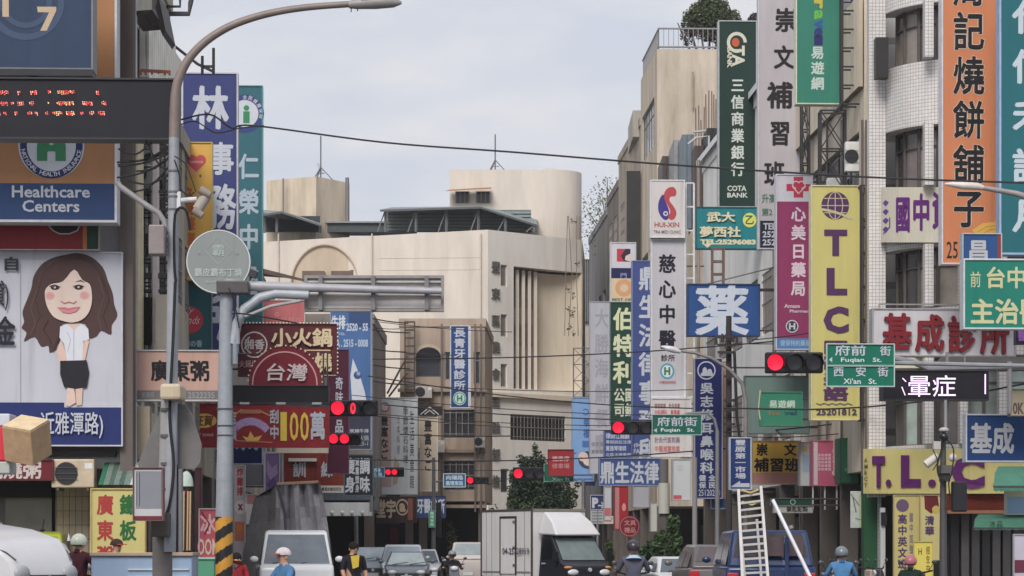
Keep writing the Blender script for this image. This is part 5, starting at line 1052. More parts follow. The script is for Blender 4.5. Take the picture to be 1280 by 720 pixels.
s.r(771, 311, 788, 327, (50, 44, 60)); s.p([(771, 311), (782, 311), (776, 320), (780, 327), (771, 327)], (196, 60, 80)); s.p([(782, 320), (788, 317), (788, 327), (781, 325)], (226, 200, 190)); s.r(764, 335, 794, 348, (38, 40, 84)); s.t('門', 775, 341, 784, 348, (130, 140, 180), .03, cjk=True); s.r(764, 348, 794, 377, (216, 196, 160)); s.o(780, 360, 11, 5, (216, 160, 120)); s.t('BEST OPT', 765, 373, 794, 376.5, (60, 56, 50), .03); s.done()
s = Sign('restaurant_sign', 'pale grey weathered sign with faint characters, left of the dark green sign', 737, 377, 764, 592, 126, (182, 182, 192), .35, (170, 170, 180), .6)
s.v('大勝海鮮餐廳', 752, 382, 570, 18, (160, 158, 168), .02, hs=.8); s.t('全家福', 739, 552, 754, 558, (130, 130, 140), .02, cjk=True); s.t('宴會廳', 739, 562, 754, 567, (130, 130, 140), .02, cjk=True); s.done()
s = Sign('photo_sign', 'light blue sign with a picture of a sleeping baby, beside the dark tree', 715, 497, 742, 602, 128, (128, 166, 214), .3, (150, 176, 210), .6)
s.e(735, 575, 12, 11, (60, 70, 90)); s.e(729, 571, 6, 6, (226, 196, 184)); s.e(737, 577, 8, 5.5, (230, 204, 194)); s.l([(725, 571), (729, 573)], .6, (120, 80, 76)); s.o(732, 515, 4, 3, (60, 96, 160), -60, 240); s.v('幸福', 733, 522, 548, 8, (70, 104, 166), .03); s.r(728, 551, 736, 559, (76, 116, 180)); s.r(716, 593, 741, 594.5, (70, 90, 130)); s.r(716, 598, 741, 600, (90, 120, 160)); s.lattice(717, 435, 737, 496, 3, (90, 90, 94), .035, True); s.done()
s = Sign('photo_sign', 'dark blue foot panel under the light blue baby sign', 727, 602, 744, 607, 127.6, (40, 50, 84), .2, (60, 70, 100), .4); s.done()
s = Sign('shop_sign', 'teal sign with cream raised characters and a yellow disc, under the bank sign', 870, 259, 949, 311, 95, (32, 128, 138), .35, (24, 90, 98), .8)
s.t('武大', 883, 265, 919, 278, (222, 214, 180), .07, .05, cjk=True); s.t('夢西社', 874, 283, 926, 297, (222, 214, 180), .07, .05, cjk=True); s.t('TEL:25296083', 875, 299, 945, 306, (222, 214, 180), .06); s.e(937, 275, 8.5, 9, (220, 220, 110)); s.t('乙', 931, 268, 943, 281, (60, 110, 60), .03, cjk=True); s.p([(878, 305), (890, 305), (884, 310)], (222, 214, 190)); s.done()
s = Sign('pharmacy_sign', 'square blue sign with one huge white angular medicine character', 859, 355, 950, 420, 88, (44, 84, 146), .35, (40, 60, 100), 1.2)
s.t('薬', 868, 355, 937, 421, (206, 214, 230), .045, cjk=True); b = MB(); q = lambda x, y: Vector(((x - s.cx) * s.k, .4, (s.y1 - y) * s.k)); b.tube([q(884, 354), q(1003, 324)], .03, mat((110, 104, 104), 'metal'), 4); b.tube([q(950, 360), q(1002, 360)], .04, mat((60, 60, 64), 'metal'), 4); b.build('stay', s.root, False); s.done()
s = Sign('clinic_sign', 'tall navy clinic sign with a ringed emblem and grey-white characters, ending in a phone number', 868, 448, 903, 623, 92, (34, 42, 104), .4, (170, 170, 190), .8)
s.o(883, 463, 11.5, 10, (200, 204, 216)); s.e(881, 464, 3, 5, (200, 204, 216)); s.e(887, 465, 3, 4, (200, 204, 216)); s.r(876, 466, 891, 470, (200, 204, 216)); s.v('吳志修耳鼻喉科', 883.5, 477, 593, 17, (190, 196, 206), .035, hs=.9); s.v('健保', 878, 593, 611, 9, (190, 196, 206), .03); s.v('全民', 890, 593, 611, 9, (190, 196, 206), .03); s.t('25120293', 873, 612, 900, 620, (190, 196, 206), .01); s.done()
s = Sign('blank_sign', 'narrow peach side panel right behind the navy clinic sign', 900, 452, 909, 622, 92.6, (216, 168, 134), .3, (200, 160, 130), .4); s.done()
s = Sign('blank_sign', 'small plain blue panel under the peach side panel', 889, 623, 911, 636, 92.4, (74, 100, 156), .2, (150, 170, 200), .7); s.done()
s = Sign('market_sign', 'small upright navy market sign with white arrow, at the top of the ladder', 912, 547, 939, 612, 78, (38, 60, 120), .3, (190, 200, 220), 1)
s.v('豐原第一市場', 925.5, 549, 599, 14, WH, .05, hs=.9); s.p([(914, 608), (925, 601), (925, 604), (937, 604), (937, 609), (914, 609)], WH); s.done()
s = Sign('school_sign', 'yellow cram-school sign with black characters over a pink strip, above the covered walk', 940, 551, 1001, 605, 84, (236, 188, 78), .35, (190, 170, 140), .8)
s.r(941, 591, 1000, 604, (196, 142, 132)); s.t('崇', 945, 554, 960, 570, DK, .03, cjk=True); s.t('文', 980, 554, 996, 570, DK, .03, cjk=True); s.t('補習班', 942, 572, 1000, 590, DK, .035, cjk=True); s.e(970, 549, 3, 3, (170, 110, 90)); s.done()
s = Sign('travel_sign', 'small green travel agency box with pale characters and coloured letters, left of the right-hand signal', 951, 490, 1003, 532, 80, (58, 136, 110), .4, (70, 150, 120), .8)
s.t('易遊網', 961, 500, 994, 510, (196, 222, 206), .04, cjk=True); s.t('Tra', 958, 514, 975, 519, (150, 120, 80), .04); s.t('vel', 980, 513, 996, 519, (40, 90, 90), .04); s.l([(950, 488), (948, 510), (950, 524)], 1.4, (206, 206, 160)); s.done()
s = Sign('shop_sign', 'plain slate-green panel behind the small green travel box', 931, 470, 1012, 542, 82, (112, 134, 130), .3, (90, 110, 106), .6); s.done()
s = Sign('shop_sign', 'grey and white end box left of the pink sign box', 1000, 553, 1020, 607, 81, (186, 188, 190), .4, (160, 160, 162), .5); s.t('果汁', 1002, 557, 1018, 566, (190, 170, 110), .03, cjk=True); s.r(1003, 568, 1013, 590, (150, 170, 190)); s.done()
s = Sign('drinks_sign', 'pink sign box with rows of white lettering, above the covered walk', 1016, 551, 1047, 607, 79.5, (190, 92, 120), .6, (190, 100, 130), .6)
s.r(1016.5, 552, 1022, 606, (206, 190, 196))
for i in range(5): s.t('茶飲專賣', 1022, 567 + i * 4.4, 1039, 571 + i * 4.4, (230, 190, 204), .02, cjk=True)
s.t('手', 1040, 560, 1046, 568, (230, 200, 210), .03, cjk=True); s.t('工', 1040, 570, 1046, 578, (230, 200, 210), .03, cjk=True); s.o(1043, 591, 3, 2, (230, 200, 210))
b = MB()
for x in (1016, 1031, 1046): b.box((x - s.cx) * s.k, (x + 1.6 - s.cx) * s.k, .1, .15, -30 * s.k, 0, mat((206, 204, 200), 'metal'))
b.build('post', s.root, False); s.done()
s = Sign('shop_sign', 'green sign box with two small white letters, beside the yellow T.L.C fascia', 1050, 548, 1073, 604, 77, (64, 128, 98), .9, (50, 100, 80), .6)
s.t('BE', 1062, 562, 1070, 577, (200, 220, 206), .04); s.r(1056, 585, 1067, 589, (120, 170, 140))
b = MB(); b.box((1073 - s.cx) * s.k + .02, (1083 - s.cx) * s.k, .05, .6, -.02, 59 * s.k, mat((34, 66, 50))); b.build('side_panel', s.root, False); s.done()
s = Sign('shop_sign', 'low dark green strip sign with a circled mark, in the walk behind the blue van', 963, 623, 1015, 632, 79, (36, 64, 56), .2, (90, 100, 96), .5); s.o(991, 627.5, 3.4, 2.6, (160, 180, 170)); s.done()
s = Sign('shop_sign', 'whitish strip sign just under the low dark green strip', 966, 632.5, 1016, 641, 79, (170, 170, 168), .2, (130, 130, 130), .5); s.t('鎖匙配製', 983, 633, 1010, 640, (60, 56, 56), .03, cjk=True); s.done()
s = Sign('parking_sign', 'small navy parking sign with a white P and an arrow', 738, 619, 756, 637, 108, (52, 60, 104), .08, (190, 196, 210), .4); s.t('P', 740, 622, 748, 635, WH, .06); s.l([(748, 632), (755, 632)], 1.6, WH); s.l([(752, 628), (755.5, 632), (752, 635)], 1.4, WH)
b = MB(); b.tube([(0, .04, -4.2), (0, .04, 0)], .05, mat((140, 140, 142), 'metal'), 6); b.build('post', s.root, False); s.done()
s = Sign('parking_sign', 'pale board of parking rules under the P sign', 738, 638, 755, 655, 108, (176, 180, 184), .06, None, 0)
for i in range(4): s.r(740, 640 + i * 3.8, 753, 641.6 + i * 3.8, (130, 134, 140))
s.done()
s = Sign('shop_sign', 'upright red sign with a pale side, deep in the right arcade', 768, 608, 785, 662, 104, (170, 44, 52), .4, (150, 50, 56), .5); s.r(768.5, 609, 774, 661, (196, 130, 136)); s.e(780, 634, 2.4, 5, (226, 150, 150)); s.done()
s = Sign('round_sign', 'round dark red sign with small writing, over the rider in the grey jacket', 774, 645, 800, 671, 98, (126, 40, 50), .12, shape='round'); s.o(787, 658, 12.4, 11.4, (190, 120, 124)); s.t('文具', 780, 650, 795, 657, (196, 130, 134), .03, cjk=True); s.t('禮品', 780, 659, 795, 666, (196, 130, 134), .03, cjk=True); s.lattice(786, 671, 788, 690, 1, (120, 60, 64)); s.done()
s = Sign('shop_sign', 'plain white upright sign with a small red foot, below the white list panel', 841, 574, 863, 625, 90, (206, 208, 212), .4, (190, 192, 196), .6); s.r(842, 619, 852, 624, (206, 90, 96)); s.t('中', 846, 580, 854, 592, (190, 192, 200), .0, cjk=True); s.done()
s = Sign('shop_sign', 'grey-white upright light box left of the cylinder lamp', 791, 607, 811, 634, 96, (176, 176, 184), .4, (160, 160, 168), .6); s.done()
s = Sign('shop_sign', 'slim white hanging strip sign in the arcade beside the cylinder lamp', 813, 628, 821, 664, 95, (196, 196, 190), .2, (170, 170, 166), .4); s.done()
s = Sign('shop_sign', 'pale upright box with a pink foot, left of the upright red sign', 755, 608, 764, 650, 106, (196, 198, 206), .3, (180, 180, 186), .5); s.r(755.5, 635, 763.5, 645, (196, 110, 116)); s.done()
s = Sign('shop_sign', 'low white box with orange food picture beside the parking board', 752, 645, 768, 655, 112, (206, 200, 196), .2, None, 0); s.p([(753, 646), (766, 647), (764, 652), (754, 652)], (196, 120, 60)); s.done()
s = Sign('banner', 'yellow vertical school banner with purple characters, left of the camera pole', 1117, 619, 1158, 760, 68.6, (196, 182, 118), .08, (180, 170, 120), .5, cat='banner')
s.e(1128, 632, 8, 8, (100, 80, 110)); s.v('高中英文班', 1128, 642, 712, 12, (84, 60, 100), .06); s.v('國中加強班', 1139, 640, 706, 5, (130, 120, 130), .03); s.done()
s = Sign('banner', 'second yellow school banner with a maroon badge, half behind the camera pole', 1150, 619, 1178, 700, 68.4, (200, 188, 128), .06, (180, 170, 120), .4, cat='banner')
s.p([(1155, 619), (1172, 619), (1174, 634), (1164, 642), (1156, 636)], (104, 34, 40)); s.e(1170, 637, 5, 5, (196, 170, 90)); s.v('清華', 1162, 644, 670, 12, (84, 60, 100), .05); s.v('大學', 1163, 676, 696, 6, (110, 80, 110), .03); s.done()
s = Sign('banner', 'small bright yellow banner flag in front of the school banners', 1142, 677, 1166, 730, 66, (222, 206, 96), .04, (200, 190, 110), .4, cat='banner'); s.v('H', 1151, 683, 695, 7, (110, 90, 60), .02); s.v('招生中', 1160, 682, 716, 5, (140, 110, 60), .02); s.done()
s = Sign('cloth_banner', 'crumpled white and pale green cloth banner hanging in the walk beside the green panel', 1063, 614, 1084, 660, 75, (200, 206, 200), .03, None, 0, cat='banner', kind='cloth'); s.p([(1074, 620), (1084, 616), (1083.5, 659), (1074, 659)], (180, 200, 150)); s.l([(1066, 622), (1070, 640)], 1.4, (110, 110, 116)); s.l([(1064, 618), (1074, 632)], 1.2, (120, 124, 124)); s.l([(1069, 648), (1078, 650)], 1, (90, 150, 160)); s.done()
s = Sign('shop_sign', 'white and blue sign panel at the right edge between the two green awnings', 1258, 608, 1290, 643, 60, (206, 204, 170), .2, (200, 200, 190), .6); s.r(1258.5, 621, 1289, 642, (150, 180, 214)); s.done()
s = Sign('shop_sign', 'pale panel with a maroon foot standing at the right edge', 1267, 668, 1290, 760, 59, (196, 192, 206), .1, (180, 176, 186), .6); s.r(1268, 700, 1289, 716, (110, 50, 70)); s.done()
s = Sign('shop_sign', 'purple lit strip at the right edge behind the white clinic board', 1270, 410, 1300, 430, 60, (54, 34, 66), .2, (50, 40, 56), .5); s.t('醫院', 1272, 412, 1292, 427, (170, 110, 200), .04, cjk=True); s.done()
s = Sign('price_board', 'cream board with grey writing at the far right under the gantry', 1262, 487, 1310, 520, 60, (206, 190, 160), .2, (100, 96, 92), .6); s.t('10K', 1262, 503, 1280, 518, (110, 90, 84), .03); s.done()
def awning(label, x0, x1, y0, y1, d, c, lip=3, txt=None):
    r_ = thing('awning', label, 'awning', P((x0 + x1) / 2, y1, d)); b = MB(); m = mat(c, 'cloth')
    top = [P(x0 + 6, y0, d + 1.4), P(x1 + 2, y0, d + 1.4)]; q = [P(x0, y1, d), P(x1, y1, d)]
    mid = [P(x0 + 1.5, y0 + (y1 - y0) * .35, d + .5), P(x1, y0 + (y1 - y0) * .35, d + .5)]
    b.face([mid[0], mid[1], top[1], top[0]], m); b.face([q[0], q[1], mid[1], mid[0]], m); b.face([q[0], mid[0], top[0], P(x0 + 6, y1, d + 1.4)], m); b.build('canvas', r_)
    n = 8; e = MB()
    for i in range(n):
        a, c_ = q[0].lerp(q[1], i / n), q[0].lerp(q[1], (i + 1) / n); h = lip / F * d
        e.face([a, c_, c_ - Vector((0, 0, h)), (a + c_) / 2 - Vector((0, 0, h * 1.35)), a - Vector((0, 0, h))], m)
    e.build('valance', r_)
    f = MB(); f.tube([q[0], P(x0 + 8, y1 - 8, d + 1.4)], .02, mat((70, 70, 70), 'metal'), 4); f.tube([q[0] + Vector((0, 0, 0)), q[1]], .02, mat((70, 70, 70), 'metal'), 4); f.build('frame', r_)
    if txt:
        l = MB()
        for j, ch in enumerate(txt):
            v_, f_, _ = glyph(ch, .02); k = l.mi(mat((150, 190, 170), 'print')); i0 = len(l.v)
            for (X, Y, Z) in v_: l.v.append(tuple(P(x0 + 18 + j * 9 + X * 8, y1 - 2 - Y * 8, d + .12 - .02) + Vector((0, -.16, 0))))
            for ff in f_: l.f.append(tuple(i0 + z for z in ff)); l.m.append(k); l.uv.append(None)
        l.build('lettering', r_)
    return r_
awning('green canvas awning with a ragged edge at the right border, upper of two', 1242, 1295, 583, 608, 59, (78, 128, 110), 5)
awning('green canvas awning with faint characters at the right border, lower of two', 1217, 1295, 643, 660, 59, (70, 118, 98), 2, '冰品')
awning('sloping grey-brown cloth awning over the clinic gantry on the right', 1170, 1290, 446, 462, 63, (84, 80, 78), 2)

# ------------------------------------------------------------------ street furniture
GP = (150, 154, 162)
def cyl(b, px, y0, y1, d, wpx, c, kind='metal', n=14, w2=None):
    a = P(px, y1, d); t = P(px, y0, d); b.tube([a, t], [wpx / 2 / F * d, (w2 or wpx) / 2 / F * d], mat(c, kind), n)
def ground_pole(b, px, ytop, d, wpx, c, kind='metal', wtop=None, n=16):
    x = P(px, 0, d).x; b.tube([(x, d, 0), (x, d, P(0, ytop, d).z)], [wpx / 2 / F * d, (wtop or wpx) / 2 / F * d], mat(c, kind), n)
# near lamp post
lp = thing('street_lamp', 'tall lamp post at the left, curved arm over the street, carrying the LED ticker', 'street lamp', (P(213, 0, 36).x, 36, 0))
b = MB(); ground_pole(b, 203, 655, 36, 25, (120, 116, 114), 'wall'); b.tube([P(206, 655, 36), P(211, 480, 36)], [.11, .10], mat((160, 158, 158), 'wall'), 16); b.build('concrete_base', lp, smooth=True)
b = MB(); b.tube([P(212, 690, 35.9), P(215, 480, 35.95), P(216.5, 300, 36), P(217.5, 170, 36)], [.085, .08, .074, .07], mat((160, 164, 172), 'metal'), 16); b.build('pole', lp, smooth=True)
sp_ = [(217.5, 172), (218, 140), (220, 112), (226, 92), (238, 71), (258, 51), (285, 34), (315, 22.5), (350, 14), (390, 8.5), (440, 5)]; q = []
for i in range(len(sp_) - 1):
    a_, b_, c_, e_ = sp_[max(i - 1, 0)], sp_[i], sp_[i + 1], sp_[min(i + 2, len(sp_) - 1)]
    for k in range(5): t = k / 5; q.append(P(*[.5 * (2 * b_[j] + (c_[j] - a_[j]) * t + (2 * a_[j] - 5 * b_[j] + 4 * c_[j] - e_[j]) * t * t + (3 * b_[j] - a_[j] - 3 * c_[j] + e_[j]) * t ** 3) for j in (0, 1)], 36))
q.append(P(440, 5, 36)); b = MB(); b.tube(q, [.072 - .028 * i / (len(q) - 1) for i in range(len(q))], mat((136, 122, 116), 'metal'), 14); b.build('curved_arm', lp, smooth=True)
b = MB(); b.tube([P(436, 6, 36), P(446, 5, 36), P(470, 3.5, 36), P(492, 3, 36), P(502, 3.5, 36)], [.05, .07, .085, .07, .02], mat((156, 152, 150), 'metal'), 12); b.box(P(452, 0, 36).x, P(476, 0, 36).x, 35.92, 36.08, P(0, 2, 36).z, P(0, -2, 36).z, mat((196, 192, 190), 'metal')); b.build('lamp_head', lp, smooth=True)
b = MB(); b.tube([P(439, 10, 36), P(439, 15, 36)], .01, mat((60, 60, 60), 'metal'), 4); b.tube([P(447, 10, 36), P(447, 14, 36)], .01, mat((60, 60, 60), 'metal'), 4); b.build('cable_stub', lp)
b = MB(); b.box(P(201, 0, 35.7).x, P(227, 0, 35.7).x, 35.6, 36.2, P(0, 500, 35.7).z, P(0, 480, 35.7).z, mat((206, 190, 164))); b.build('collar', lp, bevel=.04)
b = MB(); b.box(P(191, 0, 35.7).x, P(212, 0, 35.7).x, 35.5, 35.85, P(0, 671, 35.7).z, P(0, 641, 35.7).z, mat((96, 90, 86), 'stained')); b.build('junction_box', lp, bevel=.02)
b = MB(); b.box(P(188, 0, 35.9).x, P(208, 0, 35.9).x, 35.7, 35.98, P(0, 321, 36).z, P(0, 284, 36).z, mat((142, 132, 132), 'metal')); b.build('transformer_box', lp, bevel=.02)
b = MB(); b.tube([P(147, 228, 36), P(150, 233, 36), P(182, 256, 36), P(198, 266, 36), P(205, 276, 36), P(208, 290, 36)], .04, mat((156, 152, 154), 'metal'), 10); b.build('side_arm', lp, smooth=True)
for y in (512, 545, 580, 612): b = MB(); x = P(210.5, y, 35.97); b.tube([x + Vector((0, 0, -.02)), x + Vector((0, 0, .02))], .112, mat((96, 92, 92), 'metal'), 16); b.build('band', lp)
for y in (214, 240, 246, 262): b = MB(); x = P(217, y, 36); b.tube([x + Vector((0, 0, -.012)), x + Vector((0, 0, .012))], .08, mat((110, 106, 106), 'metal'), 16); b.build('band', lp)
def cablet(root, pts, d, r=.012, c=(30, 28, 32), name='cable'):
    b = MB(); P3 = [P(*p, d) if len(p) == 2 else P(*p) for p in pts]
    out_ = []
    for i in range(len(P3) - 1):
        p0, p1, p2, p3 = P3[max(i - 1, 0)], P3[i], P3[i + 1], P3[min(i + 2, len(P3) - 1)]
        for k in range(4):
            t = k / 4; out_.append(.5 * ((2 * p1) + (p2 - p0) * t + (2 * p0 - 5 * p1 + 4 * p2 - p3) * t * t + (-p0 + 3 * p1 - 3 * p2 + p3) * t ** 3))
    out_.append(P3[-1]); b.tube(out_, r, mat(c, 'rubber'), 5); return b.build(name, root)
cablet(lp, [(219, 352), (216, 430), (212, 520), (217, 580), (212, 630), (204, 650)], 35.8, .022)
cablet(lp, [(238, 288), (232, 262), (219, 268), (218, 330), (220, 352)], 35.85, .02)
cablet(lp, [(218, 200), (224, 218), (226, 236), (236, 244), (243, 240)], 35.85, .01); cablet(lp, [(218, 195), (232, 205), (240, 225), (245, 240)], 35.85, .008)
for i, (x0, y0, x1, y1) in enumerate(((146, 203, 216, 188), (147, 206, 214, 191), (146, 222, 215, 196), (148, 208, 214, 184), (170, 214, 218, 190), (150, 200, 212, 182), (160, 226, 216, 214), (148, 186, 190, 178), (156, 240, 214, 205), (182, 176, 218, 212))): cablet(lp, [(x0, y0), ((x0 + x1) / 2, (y0 + y1) / 2 + 4 + i), (x1, y1)], 36.1, .014)
tn = thing('signal_antenna', 'off-white sector antenna on a white arm beside the lamp post', 'antenna', P(243, 255, 36)); b = MB(); m = mat((206, 196, 190))
b.tube([P(222, 251, 36), P(246, 249, 36)], .035, mat((226, 226, 230)), 10); b.box(P(221, 0, 36).x, P(226, 0, 36).x, 35.95, 36.06, P(0, 262, 36).z, P(0, 240, 36).z, mat((226, 226, 230))); b.build('arm', tn)
b = MB(); b.tube([P(247, 262, 35.9), P(259, 243, 35.9)], .075, mat((176, 168, 160)), 12); b.build('body', tn, smooth=True)
b = MB(); b.tube([P(250, 237, 35.85), P(263, 244, 35.85)], [.06, .05], mat((150, 140, 132)), 10); b.tube([P(242, 262, 35.85), P(253, 270, 35.85)], [.06, .05], mat((150, 140, 132)), 10); b.build('end_cap', tn, smooth=True)
tg = thing('traffic_sign', 'pair of rounded triangular signs seen from behind, grey and weathered, on the lamp post', 'traffic sign', P(212, 590, 36.2))
for pts, c in (([(206, 506), (200, 514), (172, 580), (174, 588), (208, 589)], (116, 112, 112)), ([(222, 505), (232, 506), (240, 518), (252, 556), (250, 578), (244, 586), (222, 586)], (118, 114, 114))):
    b = MB(); q = [P(x, y, 36.1) for x, y in pts]; q2 = [p + Vector((0, .03, 0)) for p in q]; b.face(q[::-1], mat(c, 'metal')); b.face(q2, mat((200, 60, 60))); 
    for k in range(len(q)): b.face([q[k], q[(k + 1) % len(q)], q2[(k + 1) % len(q)], q2[k]], mat((190, 186, 184), 'metal'))
    b.build('sign_plate', tg)
# mast with the big sign back
ms = thing('signal_mast', 'blue-grey mast with yellow and black stripes at its foot, carrying the big sign back', 'mast', (P(280, 0, 45).x, 45, 0))
b = MB(); mc = mat((158, 164, 172), 'metal'); x = P(280, 0, 45).x; b.tube([(x, 45, P(0, 646, 45).z), (P(283, 0, 45).x, 45, P(0, 352, 45).z)], [.145, .105], mc, 20); b.build('pole', ms, smooth=True)
b = MB(); zt_ = P(0, 646, 45).z; r0 = .15
my, mk = mat((222, 160, 50), 'metal'), mat((34, 32, 36), 'metal'); n = 36
for j in range(90):
    for i in range(n):
        a0, a1 = 2 * math.pi * i / n, 2 * math.pi * (i + 1) / n; z0, z1 = zt_ * j / 90, zt_ * (j + 1) / 90
        sh_ = lambda a: .55 * r0 * 2 * (a / math.pi if a <= math.pi else 2 - a / math.pi)
        f_ = lambda a, z: (x + r0 * math.cos(a + math.pi), 45 + r0 * math.sin(a + math.pi), z)
        def colr(a, z): return my if (((z - .10 * (math.cos(a + math.pi))) / .37) % 1) < .5 else mk
        b.face([f_(a0, z0), f_(a1, z0), f_(a1, z1), f_(a0, z1)], colr((a0 + a1) / 2, (z0 + z1) / 2))
b.build('hazard_band', ms)
for y in (512, 533, 545): b = MB(); q = P(281, y, 45); b.tube([q, q + Vector((0, 0, .02))], .143, mat((70, 72, 78), 'metal'), 16); b.build('band', ms)
b = MB(); b.tube([P(292, 357, 45), P(552, 364, 45)], [.09, .055], mat((170, 170, 176), 'metal'), 12); b.build('arm', ms, smooth=True)
b = MB(); b.tube([P(291, 430, 45), P(296, 405, 45), P(306, 386, 45), P(325, 372, 45), P(345, 367, 45), P(386, 369, 45)], .085, mat((170, 176, 184), 'metal'), 12); b.tube([P(306, 396, 44.9), P(338, 383, 44.9), P(376, 376, 44.9)], .03, mat((170, 166, 166), 'metal'), 8); b.build('curved_arm', ms, smooth=True)
b = MB(); b.box(P(272, 0, 45).x, P(312, 0, 45).x, 44.8, 45.2, P(0, 368, 45).z, P(0, 352, 45).z, mat((84, 78, 80), 'metal')); b.tube([P(274, 358, 44.9), P(284, 352, 44.9), P(312, 356, 44.9)], .06, mat((150, 156, 164), 'metal'), 8); b.build('clamp', ms, bevel=.02)
b = MB(); b.box(P(312, 0, 45).x, P(321, 0, 45).x, 44.9, 45.1, P(0, 347, 45).z, P(0, 338, 45).z, mat((52, 52, 58), 'metal'), Matrix.Rotation(.4, 3, 'Y')); b.tube([P(306, 360, 45), P(316, 343, 45)], .02, mat((90, 90, 94), 'metal'), 5); b.build('camera', ms)
b = MB(); cyl(b, 297, 385, 430, 44.95, 6, (150, 160, 170)); cyl(b, 294, 430, 455, 44.95, 7, (140, 150, 160)); b.build('conduit', ms)
cablet(ms, [(290, 392), (310, 393), (372, 404)], 44.8, .014); cablet(ms, [(286, 360), (293, 380), (299, 410)], 44.8, .012)
bs = thing('road_sign', 'wide grey direction sign seen from the back with ribs and clamps, on the mast arm', 'road sign', P(467, 390, 45.2)); b = MB()
A, B_ = P(381, 390, 45.3), P(555, 345, 45.3); b.box(A.x, B_.x, 45.28, 45.33, A.z, B_.z, mat((226, 220, 218), 'paint')); b.build('panel', bs)
b = MB(); e = .05; m = mat((150, 146, 146), 'metal')
b.box(A.x, B_.x, 45.18, 45.28, B_.z - e, B_.z, m); b.box(A.x, B_.x, 45.18, 45.28, A.z, A.z + e, m); b.box(A.x, A.x + e, 45.18, 45.28, A.z + e, B_.z - e, m); b.box(B_.x - e, B_.x, 45.18, 45.28, A.z + e, B_.z - e, m); b.build('rim', bs)
for y in (368, 352, 384): b = MB(); b.box(A.x + e, B_.x - e, 45.2, 45.27, P(0, y + 1.2, 45.2).z, P(0, y - 1.2, 45.2).z, mat((190, 186, 184), 'metal')); b.build('rib', bs)
for x in (400, 466, 533): b = MB(); b.box(P(x, 0, 45).x - .035, P(x, 0, 45).x + .035, 45.08, 45.19, A.z + .02, B_.z - .02, mat((128, 126, 130), 'metal')); b.build('upright', bs)
# traffic lights
def signal(label, x0, y0, x1, y1, d, lit, arm, group='horizontal traffic lights', armc=(150, 152, 158), unlit=2, post=None):
    r_ = thing('traffic_light', label, 'traffic light', P((x0 + x1) / 2, y1, d), 0, group); k = d / F; A, B_ = P(x0, y1, d), P(x1, y0, d)
    b = MB(); b.box(A.x, B_.x, d, d + .22, A.z, B_.z, mat((38, 36, 42))); b.build('housing', r_, bevel=.03)
    n = 3; w_ = (B_.x - A.x) / n; rr_ = min(w_, B_.z - A.z) * .42
    for i in range(n):
        c = Vector((A.x + w_ * (i + .5), d, (A.z + B_.z) / 2)); on = i in lit
        b = MB(); b.tube([c + Vector((0, -.02, 0)), c + Vector((0, .01, 0))], rr_, mat((255, 26, 60), 'emit') if on and lit[i] == 'r' else mat((54, 52, 58), 'glass'), 18); ln = b.build('lens', r_)
        v = MB(); m = mat((30, 29, 34))
        for j in range(14):
            a0, a1 = R(-20 + 220 * j / 14), R(-20 + 220 * (j + 1) / 14); q = [c + Vector((rr_ * 1.1 * math.cos(t), 0, rr_ * 1.1 * math.sin(t))) for t in (a0, a1)]
            v.face([q[0], q[1], q[1] + Vector((0, -.24, -.02)), q[0] + Vector((0, -.24, -.02))], m)
        v.build('visor', r_)
        if on and lit[i] == 'd':
            t = MB(); g = glyph('0', .04); kk = t.mi(mat((255, 40, 70), 'emit'))
            for (X, Y, Z) in g[0]: t.v.append((c.x + (X - .3) * rr_ * 1.6, c.y - .03, c.z + (Y - .36) * rr_ * 2.2))
            for f_ in g[1]: t.f.append(f_); t.m.append(kk); t.uv.append(None)
            t.build('digit', r_)
    if arm:
        b = MB(); pts = [P(*p, d + .12) for p in arm]; b.tube(pts, .045, mat(armc, 'metal'), 8); b.build('arm', r_)
    if post:
        b = MB(); px_, yt, wd = post; x = P(px_, 0, d).x; b.tube([(x, d + .12, 0), (x, d + .12, P(0, yt, d).z)], [wd / 2 * k, wd / 2 * k * .7], mat(armc, 'metal'), 10); b.build('post', r_, smooth=True)
    return r_
signal('largest left traffic light, glowing red with a red countdown, over the plum sign', 412, 500, 472, 520, 60, {0: 'r', 1: 'd'}, [(288, 496), (350, 505), (414, 507)], post=(288, 492, 8))
signal('second left traffic light, smaller and glowing red, just below the largest left one', 410, 541, 451, 556, 80, {0: 'r', 1: 'r'}, [(352, 560), (380, 556), (414, 548)], post=(352, 556, 6))
signal('far small traffic light with two red lamps, in front of the white banner sign', 481, 584, 505, 596, 115, {0: 'r', 1: 'r'}, [(445, 588), (482, 590)], post=(445, 584, 6))
signal('far small traffic light beside a blue name plate, in front of the brown corner building', 583, 596, 611, 605, 118, {0: 'r'}, [(545, 602), (584, 601)], armc=(84, 84, 88), post=(542, 572, 6))
signal('traffic light with one round red lamp in front of the dark tree', 641, 584, 681, 600, 100, {0: 'r'}, [(680, 591), (700, 596), (722, 600)], post=(729, 598, 5))
signal('traffic light glowing red over the dark green sign, left of the green street name sign', 764, 526, 817, 543, 76, {0: 'r'}, [(816, 534), (860, 517), (884, 516), (893, 524), (897, 540)], armc=(130, 132, 136), post=(897, 538, 7))
signal('nearest traffic light, one red lamp lit and two dark, left of the green street signs', 957, 440, 1029, 466, 52, {0: 'r'}, [(1028, 452), (1180, 455), (1310, 458)], post=(1310, 452, 8))
